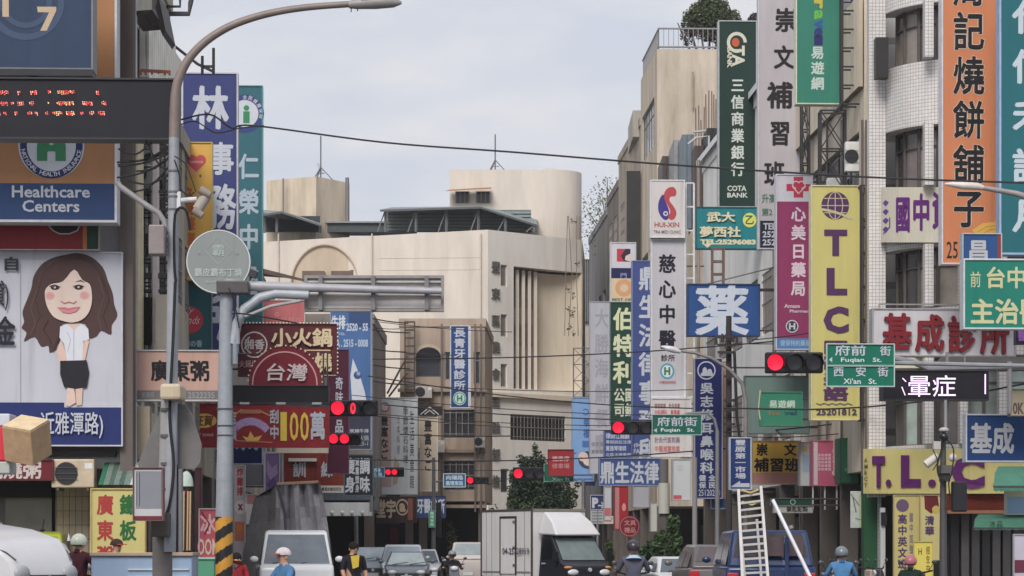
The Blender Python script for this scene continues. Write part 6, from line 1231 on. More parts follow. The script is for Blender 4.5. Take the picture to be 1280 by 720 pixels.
# street name signs
s = Sign('street_sign', 'green street name plate reading Fuqian St., upper of the pair beside the nearest traffic light', 1033, 430, 1118, 457, 51.6, (20, 112, 92), .04, (186, 206, 200), .7)
s.t('府前', 1043, 431, 1083, 445, WH, .015, cjk=True); s.lz -= .0015; s.p([(1036, 450), (1040, 446), (1040, 453)], WH); s.t('Fuqian   St.', 1051, 447, 1102, 454, (216, 226, 226), .015); s.t('街', 1100, 432, 1114, 445, WH, .015, cjk=True); s.done()
s = Sign('street_sign', 'green street name plate reading Xi\'an St., lower of the pair beside the nearest traffic light', 1033, 457.5, 1118, 483, 51.6, (20, 112, 92), .04, (186, 206, 200), .7)
s.t('西', 1041, 458, 1055, 471, WH, .015, cjk=True); s.t('安', 1069, 458, 1083, 471, WH, .015, cjk=True); s.t('街', 1097, 458, 1111, 471, WH, .015, cjk=True); s.t("Xi'an   St.", 1054, 473, 1096, 480, (216, 226, 226), .015); s.done()
s = Sign('street_sign', 'green Fuqian St. plate in front of the white list panel', 815, 518.5, 877, 543.5, 75.6, (22, 100, 84), .04, (160, 186, 178), .5)
s.t('府前街', 821, 521, 872, 533, WH, .015, cjk=True); s.t('Fuqian   St.', 826, 535, 868, 541, (216, 226, 226), .02); s.p([(817, 538), (821, 535), (821, 541)], WH); s.done()
s = Sign('street_sign', 'green street plate half hidden behind the red notice board by the tree', 680, 580, 717, 602, 100, (24, 110, 88), .04, (150, 180, 170), .4); s.t('Xian St', 690, 597, 712, 601, (180, 216, 200), .02); s.done()
s = Sign('notice_board', 'red board with white characters hung before the dark tree', 685, 562, 717, 595, 99, (164, 50, 56), .08, (120, 44, 48), .5); s.t('機車停', 690, 570, 712, 577, (220, 170, 172), .03, cjk=True); s.t('修車場', 690, 579, 712, 586, (206, 140, 142), .02, cjk=True); s.done()
s = Sign('street_sign', 'small blue name plate left of the far traffic light by the white banner sign', 455, 584, 481, 596, 114.8, (44, 80, 122), .04, (150, 176, 200), .5); s.t('向陽', 459, 585, 476, 590, (170, 196, 214), .03, cjk=True); s.t('中正路', 457, 590.5, 478, 595, (170, 196, 214), .03, cjk=True); s.done()
s = Sign('street_sign', 'small blue name plate left of the far traffic light by the brown corner building', 554, 592, 582, 609, 117.8, (44, 92, 138), .04, (190, 206, 216), .9); s.t('向陽路', 557, 594, 579, 600, (190, 210, 224), .03, cjk=True); s.t('圓環東路', 557, 601, 579, 607, (190, 210, 224), .03, cjk=True); s.done()
s = Sign('street_sign', 'slim upright green plate on the dark post before the brown corner building', 536, 638, 544, 659, 117.9, (44, 130, 100), .05, (120, 170, 150), .4); s.v('圓環東路', 540, 639, 658, 5, (190, 220, 206), .02); s.done()
s = Sign('round_mirror', 'slim black lamp hanging beside the upright green plate', 545, 628, 552, 672, 118.4, (32, 32, 36), .2, None, 0, cat='lamp'); s.done()
# right-hand lamps
l2 = thing('street_lamp', 'lamp arm reaching in from the right edge across the orange sign', 'street lamp', (P(1305, 0, 50).x, 50, 0))
b = MB(); x = P(1305, 0, 50).x; b.tube([(x, 50, 0), (x, 50, P(0, 270, 50).z), P(1296, 250, 50), P(1270, 242, 50), P(1230, 235, 50), P(1205, 231, 50)], [.12, .09, .07, .055, .045, .04], mat((160, 152, 152), 'metal'), 12); b.build('pole', l2, smooth=True)
b = MB(); b.tube([P(1181, 230, 50), P(1190, 230.5, 50), P(1203, 232, 50), P(1222, 233, 50), P(1230, 235, 50)], [.02, .05, .07, .07, .04], mat((222, 212, 206), 'metal'), 12); b.build('lamp_head', l2, smooth=True)
l3 = thing('street_lamp', 'smaller lamp with a curved arm in front of the square blue medicine sign', 'street lamp', (P(932, 0, 79).x, 79, 0))
b = MB(); x = P(932, 0, 79).x; b.tube([(x, 79, 0), (x, 79, P(0, 500, 79).z), P(928, 480, 79), P(912, 462, 79), P(890, 448, 79), P(868, 441, 79), P(845, 438, 79)], [.1, .07, .06, .05, .05, .045, .04], mat((140, 136, 136), 'metal'), 10); b.build('pole', l3, smooth=True)
b = MB(); b.tube([P(826, 433, 79), P(832, 435, 79), P(842, 437, 79), P(851, 440, 79)], [.02, .08, .10, .05], mat((216, 216, 220), 'metal'), 12); b.build('lamp_head', l3, smooth=True)
up = thing('utility_pole', 'dark utility pole with insulators and fittings behind the square blue medicine sign', 'utility pole', (P(911, 0, 86).x, 86, 0))
b = MB(); ground_pole(b, 911, 395, 86, 9, (70, 66, 68), 'wall', 7); b.build('pole', up, smooth=True)
for y in (421, 431, 440, 470, 500, 512, 530): b = MB(); b.box(P(897 if y < 445 else 905, 0, 85.7).x, P(919, 0, 85.7).x, 85.6, 85.75, P(0, y + 2, 85.7).z, P(0, y - 1, 85.7).z, mat((52, 50, 54), 'metal')); b.build('crossarm', up)
for x_, y_ in ((895, 431), (903, 428), (916, 428), (921, 432), (908, 436)): b = MB(); q = P(x_, y_, 85.6); b.tube([q, q + Vector((0, 0, .28))], [.06, .04], mat((60, 56, 60), 'gloss'), 8); b.build('insulator', up)
b = MB(); b.tube([P(918, 440, 85.6), P(921, 520, 85.6), P(926, 560, 85.6)], .05, mat((40, 38, 42), 'rubber'), 6); b.build('cable', up)
u2 = thing('utility_pole', 'pale slim pole in front of the white upright sign, right of the arcade lamp', 'utility pole', (P(868, 0, 88).x, 88, 0)); b = MB(); ground_pole(b, 868.5, 572, 88, 7, (150, 148, 150), 'wall', 6); b.build('pole', u2, smooth=True)
cl = thing('arcade_lamp', 'white cylinder lamp with dark tassels hanging in the right arcade', 'lamp', P(830, 645, 92)); b = MB(); cyl(b, 830, 604, 642, 92, 14, (196, 196, 186), 'gloss', 20); b.build('shade', cl, smooth=True); b = MB(); cyl(b, 830, 574, 604, 92, 11, (120, 118, 118), 'stained', 10); cyl(b, 830, 642, 646, 92, 11, (44, 42, 46)); b.build('fitting', cl)
cp = thing('camera_pole', 'dark slim pole with surveillance cameras and loudspeaker, before the yellow T.L.C fascia', 'camera pole', (P(1179, 0, 50).x, 50, 0))
b = MB(); ground_pole(b, 1179, 548, 50, 11, (84, 80, 82), 'metal', 7); cyl(b, 1182, 500, 548, 50, 4, (150, 148, 150)); b.build('pole', cp, smooth=True)
b = MB(); b.tube([P(1157, 581, 49.7), P(1172, 570, 49.7)], [.08, .075], mat((206, 202, 196)), 10); b.build('camera', cp, smooth=True)
b = MB(); q = P(1191, 572, 49.8); b.ball((q.x, q.y, q.z), .08, .08, .08, mat((214, 208, 206)), 10, 8); b.build('camera', cp, smooth=True)
b = MB(); q = P(1180, 546, 49.8); b.ball((q.x, q.y, q.z), .09, .09, .09, mat((36, 34, 40), 'gloss'), 10, 8); q = P(1180, 540, 49.8); b.ball((q.x, q.y, q.z + .04), .1, .1, .05, mat((190, 186, 186)), 10, 5); b.build('camera', cp, smooth=True)
b = MB(); b.box(P(1190, 0, 49.8).x, P(1208, 0, 49.8).x, 49.7, 49.95, P(0, 640, 50).z, P(0, 602, 50).z, mat((44, 44, 50))); b.build('speaker_box', cp, bevel=.03)
b = MB(); b.box(P(1176, 0, 49.8).x, P(1190, 0, 49.8).x, 49.75, 50.15, P(0, 592, 50).z, P(0, 582, 50).z, mat((96, 92, 92), 'metal')); b.box(P(1177, 0, 49.8).x, P(1188, 0, 49.8).x, 49.8, 50.1, P(0, 602, 50).z, P(0, 592, 50).z, mat((44, 42, 46), 'metal')); b.build('collar', cp)
b = MB(); b.box(P(1167, 0, 49.8).x, P(1176, 0, 49.8).x, 49.8, 50, P(0, 562, 50).z, P(0, 552, 50).z, mat((186, 182, 180))); b.build('control_box', cp)
cablet(cp, [(1178, 560), (1172, 580), (1174, 596), (1182, 600)], 49.6, .018); cablet(cp, [(1184, 550), (1192, 562), (1190, 590), (1186, 604), (1188, 622)], 49.6, .014); cablet(cp, [(1166, 562), (1172, 576), (1166, 588)], 49.6, .01)
# gantry behind the LED panel
ga = thing('sign_gantry', 'horizontal grey pipe gantry with uprights that holds the LED panel on the right', 'gantry', (P(1263, 0, 53.4).x, 53.4, 0)); m = mat((140, 138, 142), 'metal')
b = MB(); b.tube([P(1118, 448, 53.4), P(1140, 452, 53.4), P(1160, 461, 53.4), P(1312, 458, 53.4)], .06, m, 8); ground_pole(b, 1312, 452, 53.4, 8, (140, 138, 142)); b.build('beam', ga, smooth=True)
for x_, y0, y1, r_ in ((1184, 440, 520, .035), (1262, 452, 517, .05), (1206, 445, 462, .02)): b = MB(); b.tube([P(x_, y1, 53.4), P(x_, y0, 53.4)], r_, m, 8); b.build('upright', ga)
b = MB(); b.tube([P(1118, 449, 53.3), P(1085, 449, 53.3)], .03, m, 6); b.build('sign_arm', ga)

# overhead cables
def wire(label, pts, r=.012, group='overhead cables across the street', c=(44, 42, 48)):
    P3 = [P(*p) for p in pts]; b = MB(); o_ = []
    for i in range(len(P3) - 1):
        p0, p1, p2, p3 = P3[max(i - 1, 0)], P3[i], P3[i + 1], P3[min(i + 2, len(P3) - 1)]
        for k in range(6):
            t = k / 6; o_.append(.5 * ((2 * p1) + (p2 - p0) * t + (2 * p0 - 5 * p1 + 4 * p2 - p3) * t * t + (-p0 + 3 * p1 - 3 * p2 + p3) * t ** 3))
    o_.append(P3[-1]); b.tube(o_, r, mat(c, 'rubber'), 5); tag(b.build('overhead_cable', None), label, 'cable', group)
wire('thick black cable sweeping across the whole sky from the royal-blue sign to the right edge', [(224, 150, 62), (262, 143, 62), (290, 160, 62), (318, 157, 62), (480, 178, 61), (640, 190, 60), (800, 203, 58), (960, 214, 57), (1120, 223, 56), (1300, 229, 55)], .022)
wire('thin black cable looping across the royal-blue sign', [(225, 156, 60), (245, 152, 60), (270, 166, 60), (300, 160, 60), (330, 157, 60)], .014)
wr = random.Random(4)
for i, (x0, y0, x1, y1, d, sag) in enumerate(((466, 449, 1000, 424, 92, 6), (470, 402, 640, 415, 110, 2), (468, 437, 566, 444, 112, 1), (460, 470, 910, 512, 98, 8), (470, 478, 900, 486, 100, 6), (440, 494, 905, 520, 96, 6), (480, 506, 910, 526, 99, 5), (440, 515, 912, 530, 101, 7), (470, 520, 912, 535, 97, 8), (430, 574, 916, 560, 95, 7), (450, 583, 640, 588, 110, 2), (610, 606, 720, 566, 104, 2), (905, 540, 1100, 520, 80, 4), (905, 545, 1103, 535, 79, 5), (905, 430, 1300, 412, 78, 5), (905, 510, 1290, 478, 70, 12), (940, 425, 1100, 398, 76, 3), (905, 522, 1085, 512, 84, 2), (500, 543, 640, 545, 108, 1), (467, 409, 500, 411, 108, 1))):
    wire('thin dark cable strung over the street between the left signs and the right poles', [(x0, y0, d + 4), ((x0 * 2 + x1) / 3, (y0 * 2 + y1) / 3 + sag, d + 2), ((x0 + 2 * x1) / 3, (y0 + 2 * y1) / 3 + sag, d), (x1, y1, d - 3)], .016 if i % 3 else .024, 'thin cables over the middle of the street')
for i, (x0, y0, x1, y1) in enumerate(((465, 398, 510, 404), (465, 412, 512, 416), (465, 436, 508, 440), (465, 456, 512, 461), (465, 476, 510, 481))): wire('short dark cable from the grey shophouse to the lattice on the brown corner building', [(x0, y0, 110), ((x0 + x1) / 2, (y0 + y1) / 2 + 1, 120), (x1, y1, 129.8)], .03, 'short cables beside the cafe sign')

# ---- block closing the gap right of the office building
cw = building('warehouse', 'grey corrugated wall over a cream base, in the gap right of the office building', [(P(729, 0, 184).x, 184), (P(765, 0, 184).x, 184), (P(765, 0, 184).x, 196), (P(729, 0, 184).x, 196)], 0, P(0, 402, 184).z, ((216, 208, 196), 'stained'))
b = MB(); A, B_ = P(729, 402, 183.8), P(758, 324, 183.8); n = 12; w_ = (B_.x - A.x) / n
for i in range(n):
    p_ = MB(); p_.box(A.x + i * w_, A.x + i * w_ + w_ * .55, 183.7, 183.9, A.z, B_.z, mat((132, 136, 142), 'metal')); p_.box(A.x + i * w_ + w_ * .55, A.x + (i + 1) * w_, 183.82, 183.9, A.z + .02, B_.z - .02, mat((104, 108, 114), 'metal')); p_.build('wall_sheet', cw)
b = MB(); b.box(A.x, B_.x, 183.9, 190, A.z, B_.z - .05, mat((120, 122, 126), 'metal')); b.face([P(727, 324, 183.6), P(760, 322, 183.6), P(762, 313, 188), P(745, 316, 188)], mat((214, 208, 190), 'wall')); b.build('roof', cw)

# ------------------------------------------------------------------ trees and plants
def foliage(b, blobs, n, size, cols, rnd, flat=.0):
    ms_ = [mat(c, 'leaf') for c in cols]; tot = sum(q[1] * q[2] * q[3] for q in blobs)
    allm = ms_
    for (c, rx, ry, rz) in blobs:
        k0 = rnd.randrange(len(allm)); ms_ = allm + [allm[k0]] * len(allm)
        for _ in range(max(6, int(n * rx * ry * rz / tot))):
            while True:
                v = Vector((rnd.uniform(-1, 1), rnd.uniform(-1, 1), rnd.uniform(-1, 1)))
                if .25 < v.length <= 1: break
            v = v * (1 - .25 * rnd.random()) if v.length < .6 else v
            p = Vector((c[0] + v.x * rx, c[1] + v.y * ry, c[2] + v.z * rz)); s_ = size * rnd.uniform(.6, 1.35)
            a = Vector((rnd.gauss(0, 1), rnd.gauss(0, 1), rnd.gauss(0, .7))).normalized(); t = a.cross(Vector((rnd.gauss(0, 1), rnd.gauss(0, 1), rnd.gauss(0, 1)))).normalized()
            b.face([p - a * s_ * .7, p + t * s_ * .32, p + a * s_ * .7, p - t * s_ * .32], rnd.choice(ms_))
def px_blob(x, y, rx, ry, d, dep=1.0):
    k = d / F; c = P(x, y, d); return (c, rx * k, max(rx, ry) * k * dep, ry * k)
def limbs(b, base, r0, tips, c):
    for t in tips:
        m_ = base.lerp(t, .5) + Vector((random.uniform(-.15, .15), random.uniform(-.15, .15), .1)); b.tube([base, m_, t], [r0, r0 * .6, r0 * .2], mat(c, 'wall'), 6)
rnd = random.Random(21)
t1 = thing('street_tree', 'dense dark green tree beside the white boxed truck, below the barred window of the office', 'tree', (P(684, 0, 130).x, 130, 0))
b = MB(); x = P(684, 0, 130).x; b.tube([(x, 130, 0), (x + .1, 130, 2.2), (x - .1, 130, 3.6)], [.2, .16, .12], mat((92, 80, 72), 'wall'), 8)
bl = [px_blob(*q, 130, .8) for q in ((676, 602, 22, 22), (656, 612, 18, 20), (648, 630, 15, 18), (698, 608, 15, 16), (715, 618, 8, 9), (722, 606, 5, 6), (672, 578, 11, 14), (657, 586, 9, 16), (686, 628, 28, 16), (662, 640, 26, 16), (708, 634, 10, 9), (642, 597, 6, 11), (669, 561, 4, 8), (650, 574, 5, 7), (684, 584, 8, 8), (706, 590, 7, 6), (638, 614, 5, 8), (716, 630, 6, 5), (692, 594, 9, 7))]
limbs(b, Vector((x, 130, 2.4)), .1, [q[0] for q in bl], (92, 80, 72)); b.build('trunk', t1)
b = MB(); foliage(b, bl, 15000, .125, [(58, 76, 56), (74, 94, 64), (46, 62, 50), (92, 112, 74), (40, 54, 44)], rnd); b.build('crown', t1, kind='stuff')
t2 = thing('roof_tree', 'round bushy tree on the railed roof terrace of the tall beige apartment house', 'tree', P(885, 62, 138.5)); zb = zr + .02
b = MB(); x = P(885, 0, 138.5).x; bc = (96, 74, 70)
for dx in (-1.0, -.4, .1, .6, 1.2, -1.6): b.tube([(x + dx * .3, 138.5, zb), (x + dx * .7, 138.4, zb + 1), (x + dx, 138.5, zb + 2.2)], [.08, .06, .03], mat(bc, 'wall'), 5)
b.build('trunk', t2)
b = MB(); foliage(b, [px_blob(*q, 138.5, .8) for q in ((888, 22, 29, 24), (866, 30, 15, 15), (910, 28, 18, 16), (886, 2, 15, 9), (860, 20, 7, 8), (900, 6, 11, 9), (918, 20, 8, 9), (872, 10, 11, 8))], 10000, .11, [(84, 98, 66), (98, 114, 72), (66, 80, 56), (110, 122, 84)], rnd)
foliage(b, [px_blob(*q, 138.3, .7) for q in ((884, 38, 22, 14), (860, 42, 10, 16), (896, 46, 18, 8))], 1300, .13, [(104, 80, 78), (86, 70, 66), (74, 84, 60)], rnd); b.build('crown', t2, kind='stuff')
t3 = thing('roof_shrub', 'dark pyramid-shaped shed roof edge and shrub at the right end of the terrace', 'shrub', P(944, 60, 138)); b = MB(); foliage(b, [px_blob(946, 28, 12, 12, 138, .6)], 900, .13, [(70, 56, 60), (84, 70, 66)], rnd); b.build('crown', t3, kind='stuff')
t4 = thing('bare_tree', 'thin tree with feathery branches beside the grey block ending the right row', 'tree', (P(761, 0, 176).x, 176, 0)); b = MB(); c = (112, 108, 96); base = P(762, 345, 176)
b.tube([(P(762, 0, 176).x, 176, 0), base, P(760, 300, 176), P(759, 260, 176), P(759, 222, 176)], [.2, .16, .10, .06, .02], mat(c, 'wall'), 6)
tips = [P(x_, y_, 176 + rnd.uniform(-1, 1)) for x_, y_ in ((745, 258), (738, 275), (735, 290), (770, 250), (752, 240), (768, 268), (733, 262), (750, 270), (774, 290), (742, 300), (756, 250), (765, 240))]
for t in tips: q = P(760, min(330, 690 - (690 - t.z) if False else 318), 176); b.tube([q, q.lerp(t, .5) + Vector((0, 0, .5)), t], [.07, .045, .015], mat(c, 'wall'), 5)
b.build('trunk', t4); b = MB(); foliage(b, [(t, .9, .7, 1.3) for t in tips], 750, .14, [(130, 138, 96), (110, 120, 84), (96, 100, 80)], rnd); b.build('crown', t4, kind='stuff')
def vine(label, x0, x1, y0, y1, d):
    r_ = thing('creeper', label, 'plant', P((x0 + x1) / 2, y1, d)); b = MB(); 
    for i in range(4):
        xs = rnd.uniform(x0, x1); b.tube([P(xs, y0, d), P(xs + rnd.uniform(-6, 6), (y0 + y1) / 2, d), P(xs + rnd.uniform(-8, 8), y1, d)], .03, mat((130, 112, 96), 'wall'), 4)
    b.build('stem', r_); b = MB(); foliage(b, [px_blob(rnd.uniform(x0, x1), rnd.uniform(y0, y1), 3.5, 5, d) for _ in range(9)], 130, .14, [(120, 116, 90), (100, 110, 80)], rnd); b.build('foliage', r_)
vine('dry creeper hanging down the cream corner of the office building', 708, 727, 270, 420, 158.5)
def potted(label, x, y0, y1, d, rx, cols, pot=(120, 110, 104), n=900):
    r_ = thing('potted_plant', label, 'plant', (P(x, 0, d).x, d, .14)); xx = P(x, 0, d).x
    b = MB(); b.tube([(xx, d, .14), (xx, d, .6)], [.24, .32], mat(pot, 'wall'), 12); b.build('pot', r_); b = MB(); z1 = P(0, (y0 + y1) / 2, d).z
    for i in range(5): b.tube([(xx, d, .55), (xx + rnd.uniform(-.3, .3), d + rnd.uniform(-.2, .2), z1)], [.03, .015], mat((90, 96, 70), 'wall'), 4)
    b.build('stem', r_); b = MB(); foliage(b, [px_blob(x + rnd.uniform(-rx, rx) * .6, rnd.uniform(y0, y1), rx * .5, (y1 - y0) * .3, d) for _ in range(8)], n, .13, cols, rnd); b.build('foliage', r_, kind='stuff')
G1 = [(74, 100, 62), (92, 118, 72), (60, 82, 54)]
potted('leafy green potted shrub in the right arcade, behind the parked scooters', 822, 668, 700, 88, 15, G1, n=1500); potted('taller potted shrub beside the slim pole in the right arcade', 842, 655, 698, 89, 11, G1, n=1200); potted('low potted shrub next to the rider in the grey jacket', 806, 684, 706, 87, 9, G1); potted('small shrub at the far kerb below the parking board', 762, 672, 702, 104, 6, G1, n=300)
potted('shrub before the cream annex beside the far cars', 617, 640, 690, 134, 7, [(96, 100, 70), (80, 84, 62)], n=260); potted('thin shrub in front of the brown corner building', 564, 650, 690, 132, 9, [(86, 90, 64), (70, 76, 56)], n=260)

# ------------------------------------------------------------------ vehicles
GLS = (82, 92, 100)
def panel_on(p, q, hwp, hwq, ins, off, m, root, name, frac=(0.06, .94)):
    """glass lying on the skin strip between profile points p and q (each y, z)"""
    P0, P1 = Vector((0, p[0], p[1])), Vector((0, q[0], q[1])); t = P1 - P0; n_ = Vector((0, -t.z, t.y)).normalized()
    if n_.z < 0: n_ = -n_
    a, c = P0 + t * frac[0] + n_ * off, P0 + t * frac[1] + n_ * off; wa, wc = hwp - ins, hwq - ins
    b = MB(); b.face([(-wa, a.y, a.z), (wa, a.y, a.z), (wc, c.y, c.z), (-wc, c.y, c.z)], m); return b.build(name, root, False)
def wheel(root, x, y, r, w=.2):
    b = MB(); s_ = 1 if x > 0 else -1; b.tube([(x - s_ * w, y, r), (x, y, r)], r, mat((34, 33, 36), 'rubber'), 20); t = b.build('wheel', root, False)
    b = MB(); b.tube([(x - s_ * .02, y, r), (x + s_ * .012, y, r)], r * .6, mat((170, 172, 176), 'metal'), 12); b.tube([(x, y, r), (x + s_ * .025, y, r)], r * .15, mat((90, 90, 92), 'metal'), 8); b.build('rim', t, False)
def car(name, label, px, d, yaw, c, L_=4.4, W=1.72, H=1.45, style='sedan', group=None, glass=GLS, rearview=False, cat='car', ghost=None):
    loc = (P(px, 0, d).x, d, 0)
    if rearview: loc = (loc[0] + math.sin(yaw) * -L_ * 0, d + L_, 0); yaw += math.pi
    r_ = thing(name, label, cat, loc, yaw, group); m = mat(c, 'carpaint'); hw = W / 2; g = mat(glass, 'glass')
    if style == 'sedan': body = [(.12, .22, hw - .2), (.0, .42, hw - .22), (.06, .64, hw - .2), (.5, .80, hw - .06), (1.15, .92, hw - .03), (L_ - .9, .96, hw - .02), (L_ - .1, .92, hw - .08), (L_, .6, hw - .12), (L_ - .08, .25, hw - .15), (L_ - .8, .2, hw), (.8, .2, hw)]; cab = [(1.05, .90, hw - .08), (1.85, H - .04, hw - .25), (2.1, H, hw - .26), (3.0, H, hw - .26), (L_ - .55, .95, hw - .12)]; ws = (0, 1); rw_ = (3, 4); lz = .66
    elif style == 'suv': body = [(.1, .25, hw - .15), (.0, .5, hw - .16), (.04, .78, hw - .14), (.35, .95, hw - .05), (1.1, 1.05, hw - .02), (L_ - .1, 1.08, hw - .03), (L_, .7, hw - .06), (L_ - .06, .28, hw - .1), (L_ - .8, .24, hw), (.8, .24, hw)]; cab = [(.95, 1.03, hw - .06), (1.65, H - .05, hw - .2), (1.95, H, hw - .22), (L_ - .45, H - .02, hw - .2), (L_ - .08, 1.07, hw - .08)]; ws = (0, 1); rw_ = (3, 4); lz = .78
    elif style == 'van': body = [(.05, .25, hw - .06), (.0, .6, hw - .06), (.03, 1.08, hw - .04), (.12, 1.16, hw - .03), (L_ - .02, 1.16, hw - .02), (L_, .7, hw - .03), (L_ - .02, .28, hw - .05), (L_ - .8, .24, hw), (.8, .24, hw)]; cab = [(.1, 1.13, hw - .05), (.62, H - .06, hw - .15), (.85, H, hw - .18), (L_ - .25, H, hw - .16), (L_ - .03, 1.14, hw - .05)]; ws = (0, 1); rw_ = (3, 4); lz = .8
    else: body = [(.1, .5, hw - .3), (.0, .95, hw - .3), (.10, 1.3, hw - .24), (.42, 1.62, hw - .12), (1.0, 1.78, hw - .06), (1.6, 1.86, hw - .04), (L_, 1.86, hw), (L_, .35, hw), (.7, .3, hw - .04)]; cab = [(1.55, 1.84, hw - .08), (2.15, H - .06, hw - .2), (2.5, H, hw - .22), (L_ - .1, H, hw - .2), (L_, 1.78, hw - .05)]; ws = (0, 1); rw_ = (3, 4); lz = 1.10
    b = MB(); b.shell(body, m); b.build('body', r_, False, bevel=.06, smooth=True)
    b = MB(); b.shell(cab, m); b.build('cabin', r_, False, bevel=.05, smooth=True)
    A, B2 = cab[ws[0]], cab[ws[1]]; panel_on(A, B2, A[2], B2[2], .07, .012, g, r_, 'windshield'); A, B2 = cab[rw_[0]], cab[rw_[1]]; panel_on(A, B2, A[2], B2[2], .1, .012, g, r_, 'rear_window', (.08, .72))
    y0, y1 = cab[1][0] - .1, cab[3][0] - .1; zb, zt_2 = cab[0][1] + .06, H - .1
    for s_ in (-1, 1):
        for k, (a, c_) in enumerate(((y0 - .35, (y0 + y1) / 2 - .05), ((y0 + y1) / 2 + .05, y1))):
            xb, xt = cab[0][2] + .004, cab[2][2] + .028; b = MB()
            q = [(s_ * (xb + .01), a, zb), (s_ * (xb + .01), c_, zb), (s_ * (xt + .0), c_ if k == 0 else c_ - .1, zt_2), (s_ * (xt + .0), a + (.42 if k == 0 else 0), zt_2)]
            b.face(q if s_ > 0 else q[::-1], g); b.build('side_window', r_, False)
        b = MB(); b.ball((s_ * (body[1][2] - .12), body[1][0] + (.09 if style != 'near' else .03), lz), .17, .12 if style != 'near' else .07, .09 if style != 'near' else .13, mat((222, 224, 228) if style != 'near' else (170, 172, 178), 'gloss'), 14, 8); hl = b.build('headlight', r_, False, smooth=True)
        if style == 'near':
            b = MB(); b.tube([(s_ * (hw - .02), 2.2, 1.2), (s_ * (hw - .04), 1.0, 1.45), (s_ * (hw - .1), .5, 1.55), (s_ * (hw - .25), .2, 1.42), (s_ * (hw - .34), .08, 1.30)], .012, mat((90, 92, 98), 'rubber'), 5); b.build('bonnet_seam', r_, False)
        b = MB(); b.ball((s_ * (hw + .08), y0 - .45, zb + .08 - (1.1 if style == 'near' else 0)), .09, .05, .065, mat((44, 44, 50), 'gloss') if style == 'near' else m, 10, 6); b.build('mirror', r_, False, smooth=True)
        b = MB(); b.box(s_ * (hw - .14) - .1, s_ * (hw - .14) + .1, L_ - .05, L_ + .012, lz + .10, lz + .24, mat((190, 40, 46), 'gloss')); b.build('tail_light', r_, False, bevel=.015)
    for x_, y_ in ((-hw, .78), (hw, .78), (-hw, L_ - .8), (hw, L_ - .8)): wheel(r_, x_ * 1.0 + (.01 if x_ > 0 else -.01), y_, .31 if style != 'near' else .38)
    b = MB(); b.box(-.42, .42, -.03 + body[1][0], .1, lz - .16, lz - .02, mat((60, 62, 68), 'metal')); gr = b.build('grille', r_, False, bevel=.01)
    b = MB(); b.tube([(0, -.04, lz - .09), (0, -.02, lz - .09)], .06, mat((200, 202, 206), 'metal'), 12); b.build('badge', r_, False)
    b = MB(); b.box(-hw + .2, hw - .2, -.05, .12, .3, .44, m); b.build('bumper', r_, False, bevel=.04)
    for yy in (-.07, L_ + .005):
        b = MB(); b.box(-.2, .2, yy, yy + .015, .42, .56, mat((214, 216, 218))); b.build('number_plate', r_, False)
    A, B2 = cab[0], cab[1]; b = MB()
    for sx in (-.5, .1): b.tube([(sx, A[0] + .02, A[1] + .05), (sx + .55, A[0] + .14, A[1] + .13)], .012, mat((24, 24, 28), 'rubber'), 4)
    b.build('wiper', r_, False); return r_
car('parked_car', 'dark grey sedan facing us with a pale windshield, front of the far queue of cars', 508, 94, .03, (96, 104, 116), 4.5, 1.7, 1.42, 'sedan', glass=(176, 190, 194))
car('parked_car', 'taller silver-white people carrier right behind the dark grey sedan', 503, 102, .03, (184, 192, 204), 4.6, 1.8, 1.68, 'suv', glass=(148, 160, 170))
car('parked_car', 'pale car half hidden left of the silver people carrier', 466, 103, .05, (150, 162, 176), 4.4, 1.7, 1.58, 'suv', glass=(166, 178, 188))
car('parked_car', 'pale grey car peeking out right of the silver people carrier', 527, 108, .03, (176, 180, 190), 4.4, 1.7, 1.5, 'sedan')
car('jeep', 'boxy white and brown off-road car behind the scooter, left of the white boxed truck', 585, 108, 0, (196, 186, 182), 4.2, 1.62, 1.80, 'suv', glass=(150, 162, 168), rearview=True)
car('parked_car', 'white car with a red tail light just left of the boxed truck', 612, 118, 0, (190, 190, 194), 4.3, 1.7, 1.6, 'suv', rearview=True)
car('hatchback', 'dark brown-grey hatchback seen from behind with glowing tail lights, beside the blue van', 898, 56, .05, (104, 98, 98), 4.2, 1.72, 1.58, 'suv', glass=(98, 88, 90), rearview=True)
car('parked_car', 'low white car with a raked windshield between the scooter rider and the hatchback', 872, 62, .12, (210, 212, 216), 4.3, 1.7, 1.30, 'sedan')
car('delivery_van', 'big white bonneted van cut off by the left edge of the picture', 60, 40, R(62), (214, 214, 218), 5, 2.0, 2.55, 'near', cat='van', glass=(50, 52, 60))
tx = car('taxi', 'yellow-green car with a roof aerial behind the white van', 22, 47, .1, (176, 186, 60), 4.4, 1.72, 1.80, 'suv', glass=(150, 164, 70))
b = MB(); q = P(53, 663, 47.8); b.tube([q, P(55, 649, 47.8)], .012, mat((30, 30, 34), 'rubber'), 5); b.ball(tuple(q), .05, .05, .03, mat((30, 30, 34)), 8, 4); b.build('aerial', tx)
sv = car('parked_car', 'silver car with a small white roof fin between the white van and the cart', 70, 44, .45, (176, 178, 186), 4.3, 1.7, 1.62, 'suv', glass=(176, 186, 196))
b = MB(); q = P(86, 676, 45); b.tube([q, P(86, 667, 45)], [.035, .004], mat((224, 224, 228)), 6); b.build('roof_fin', sv)
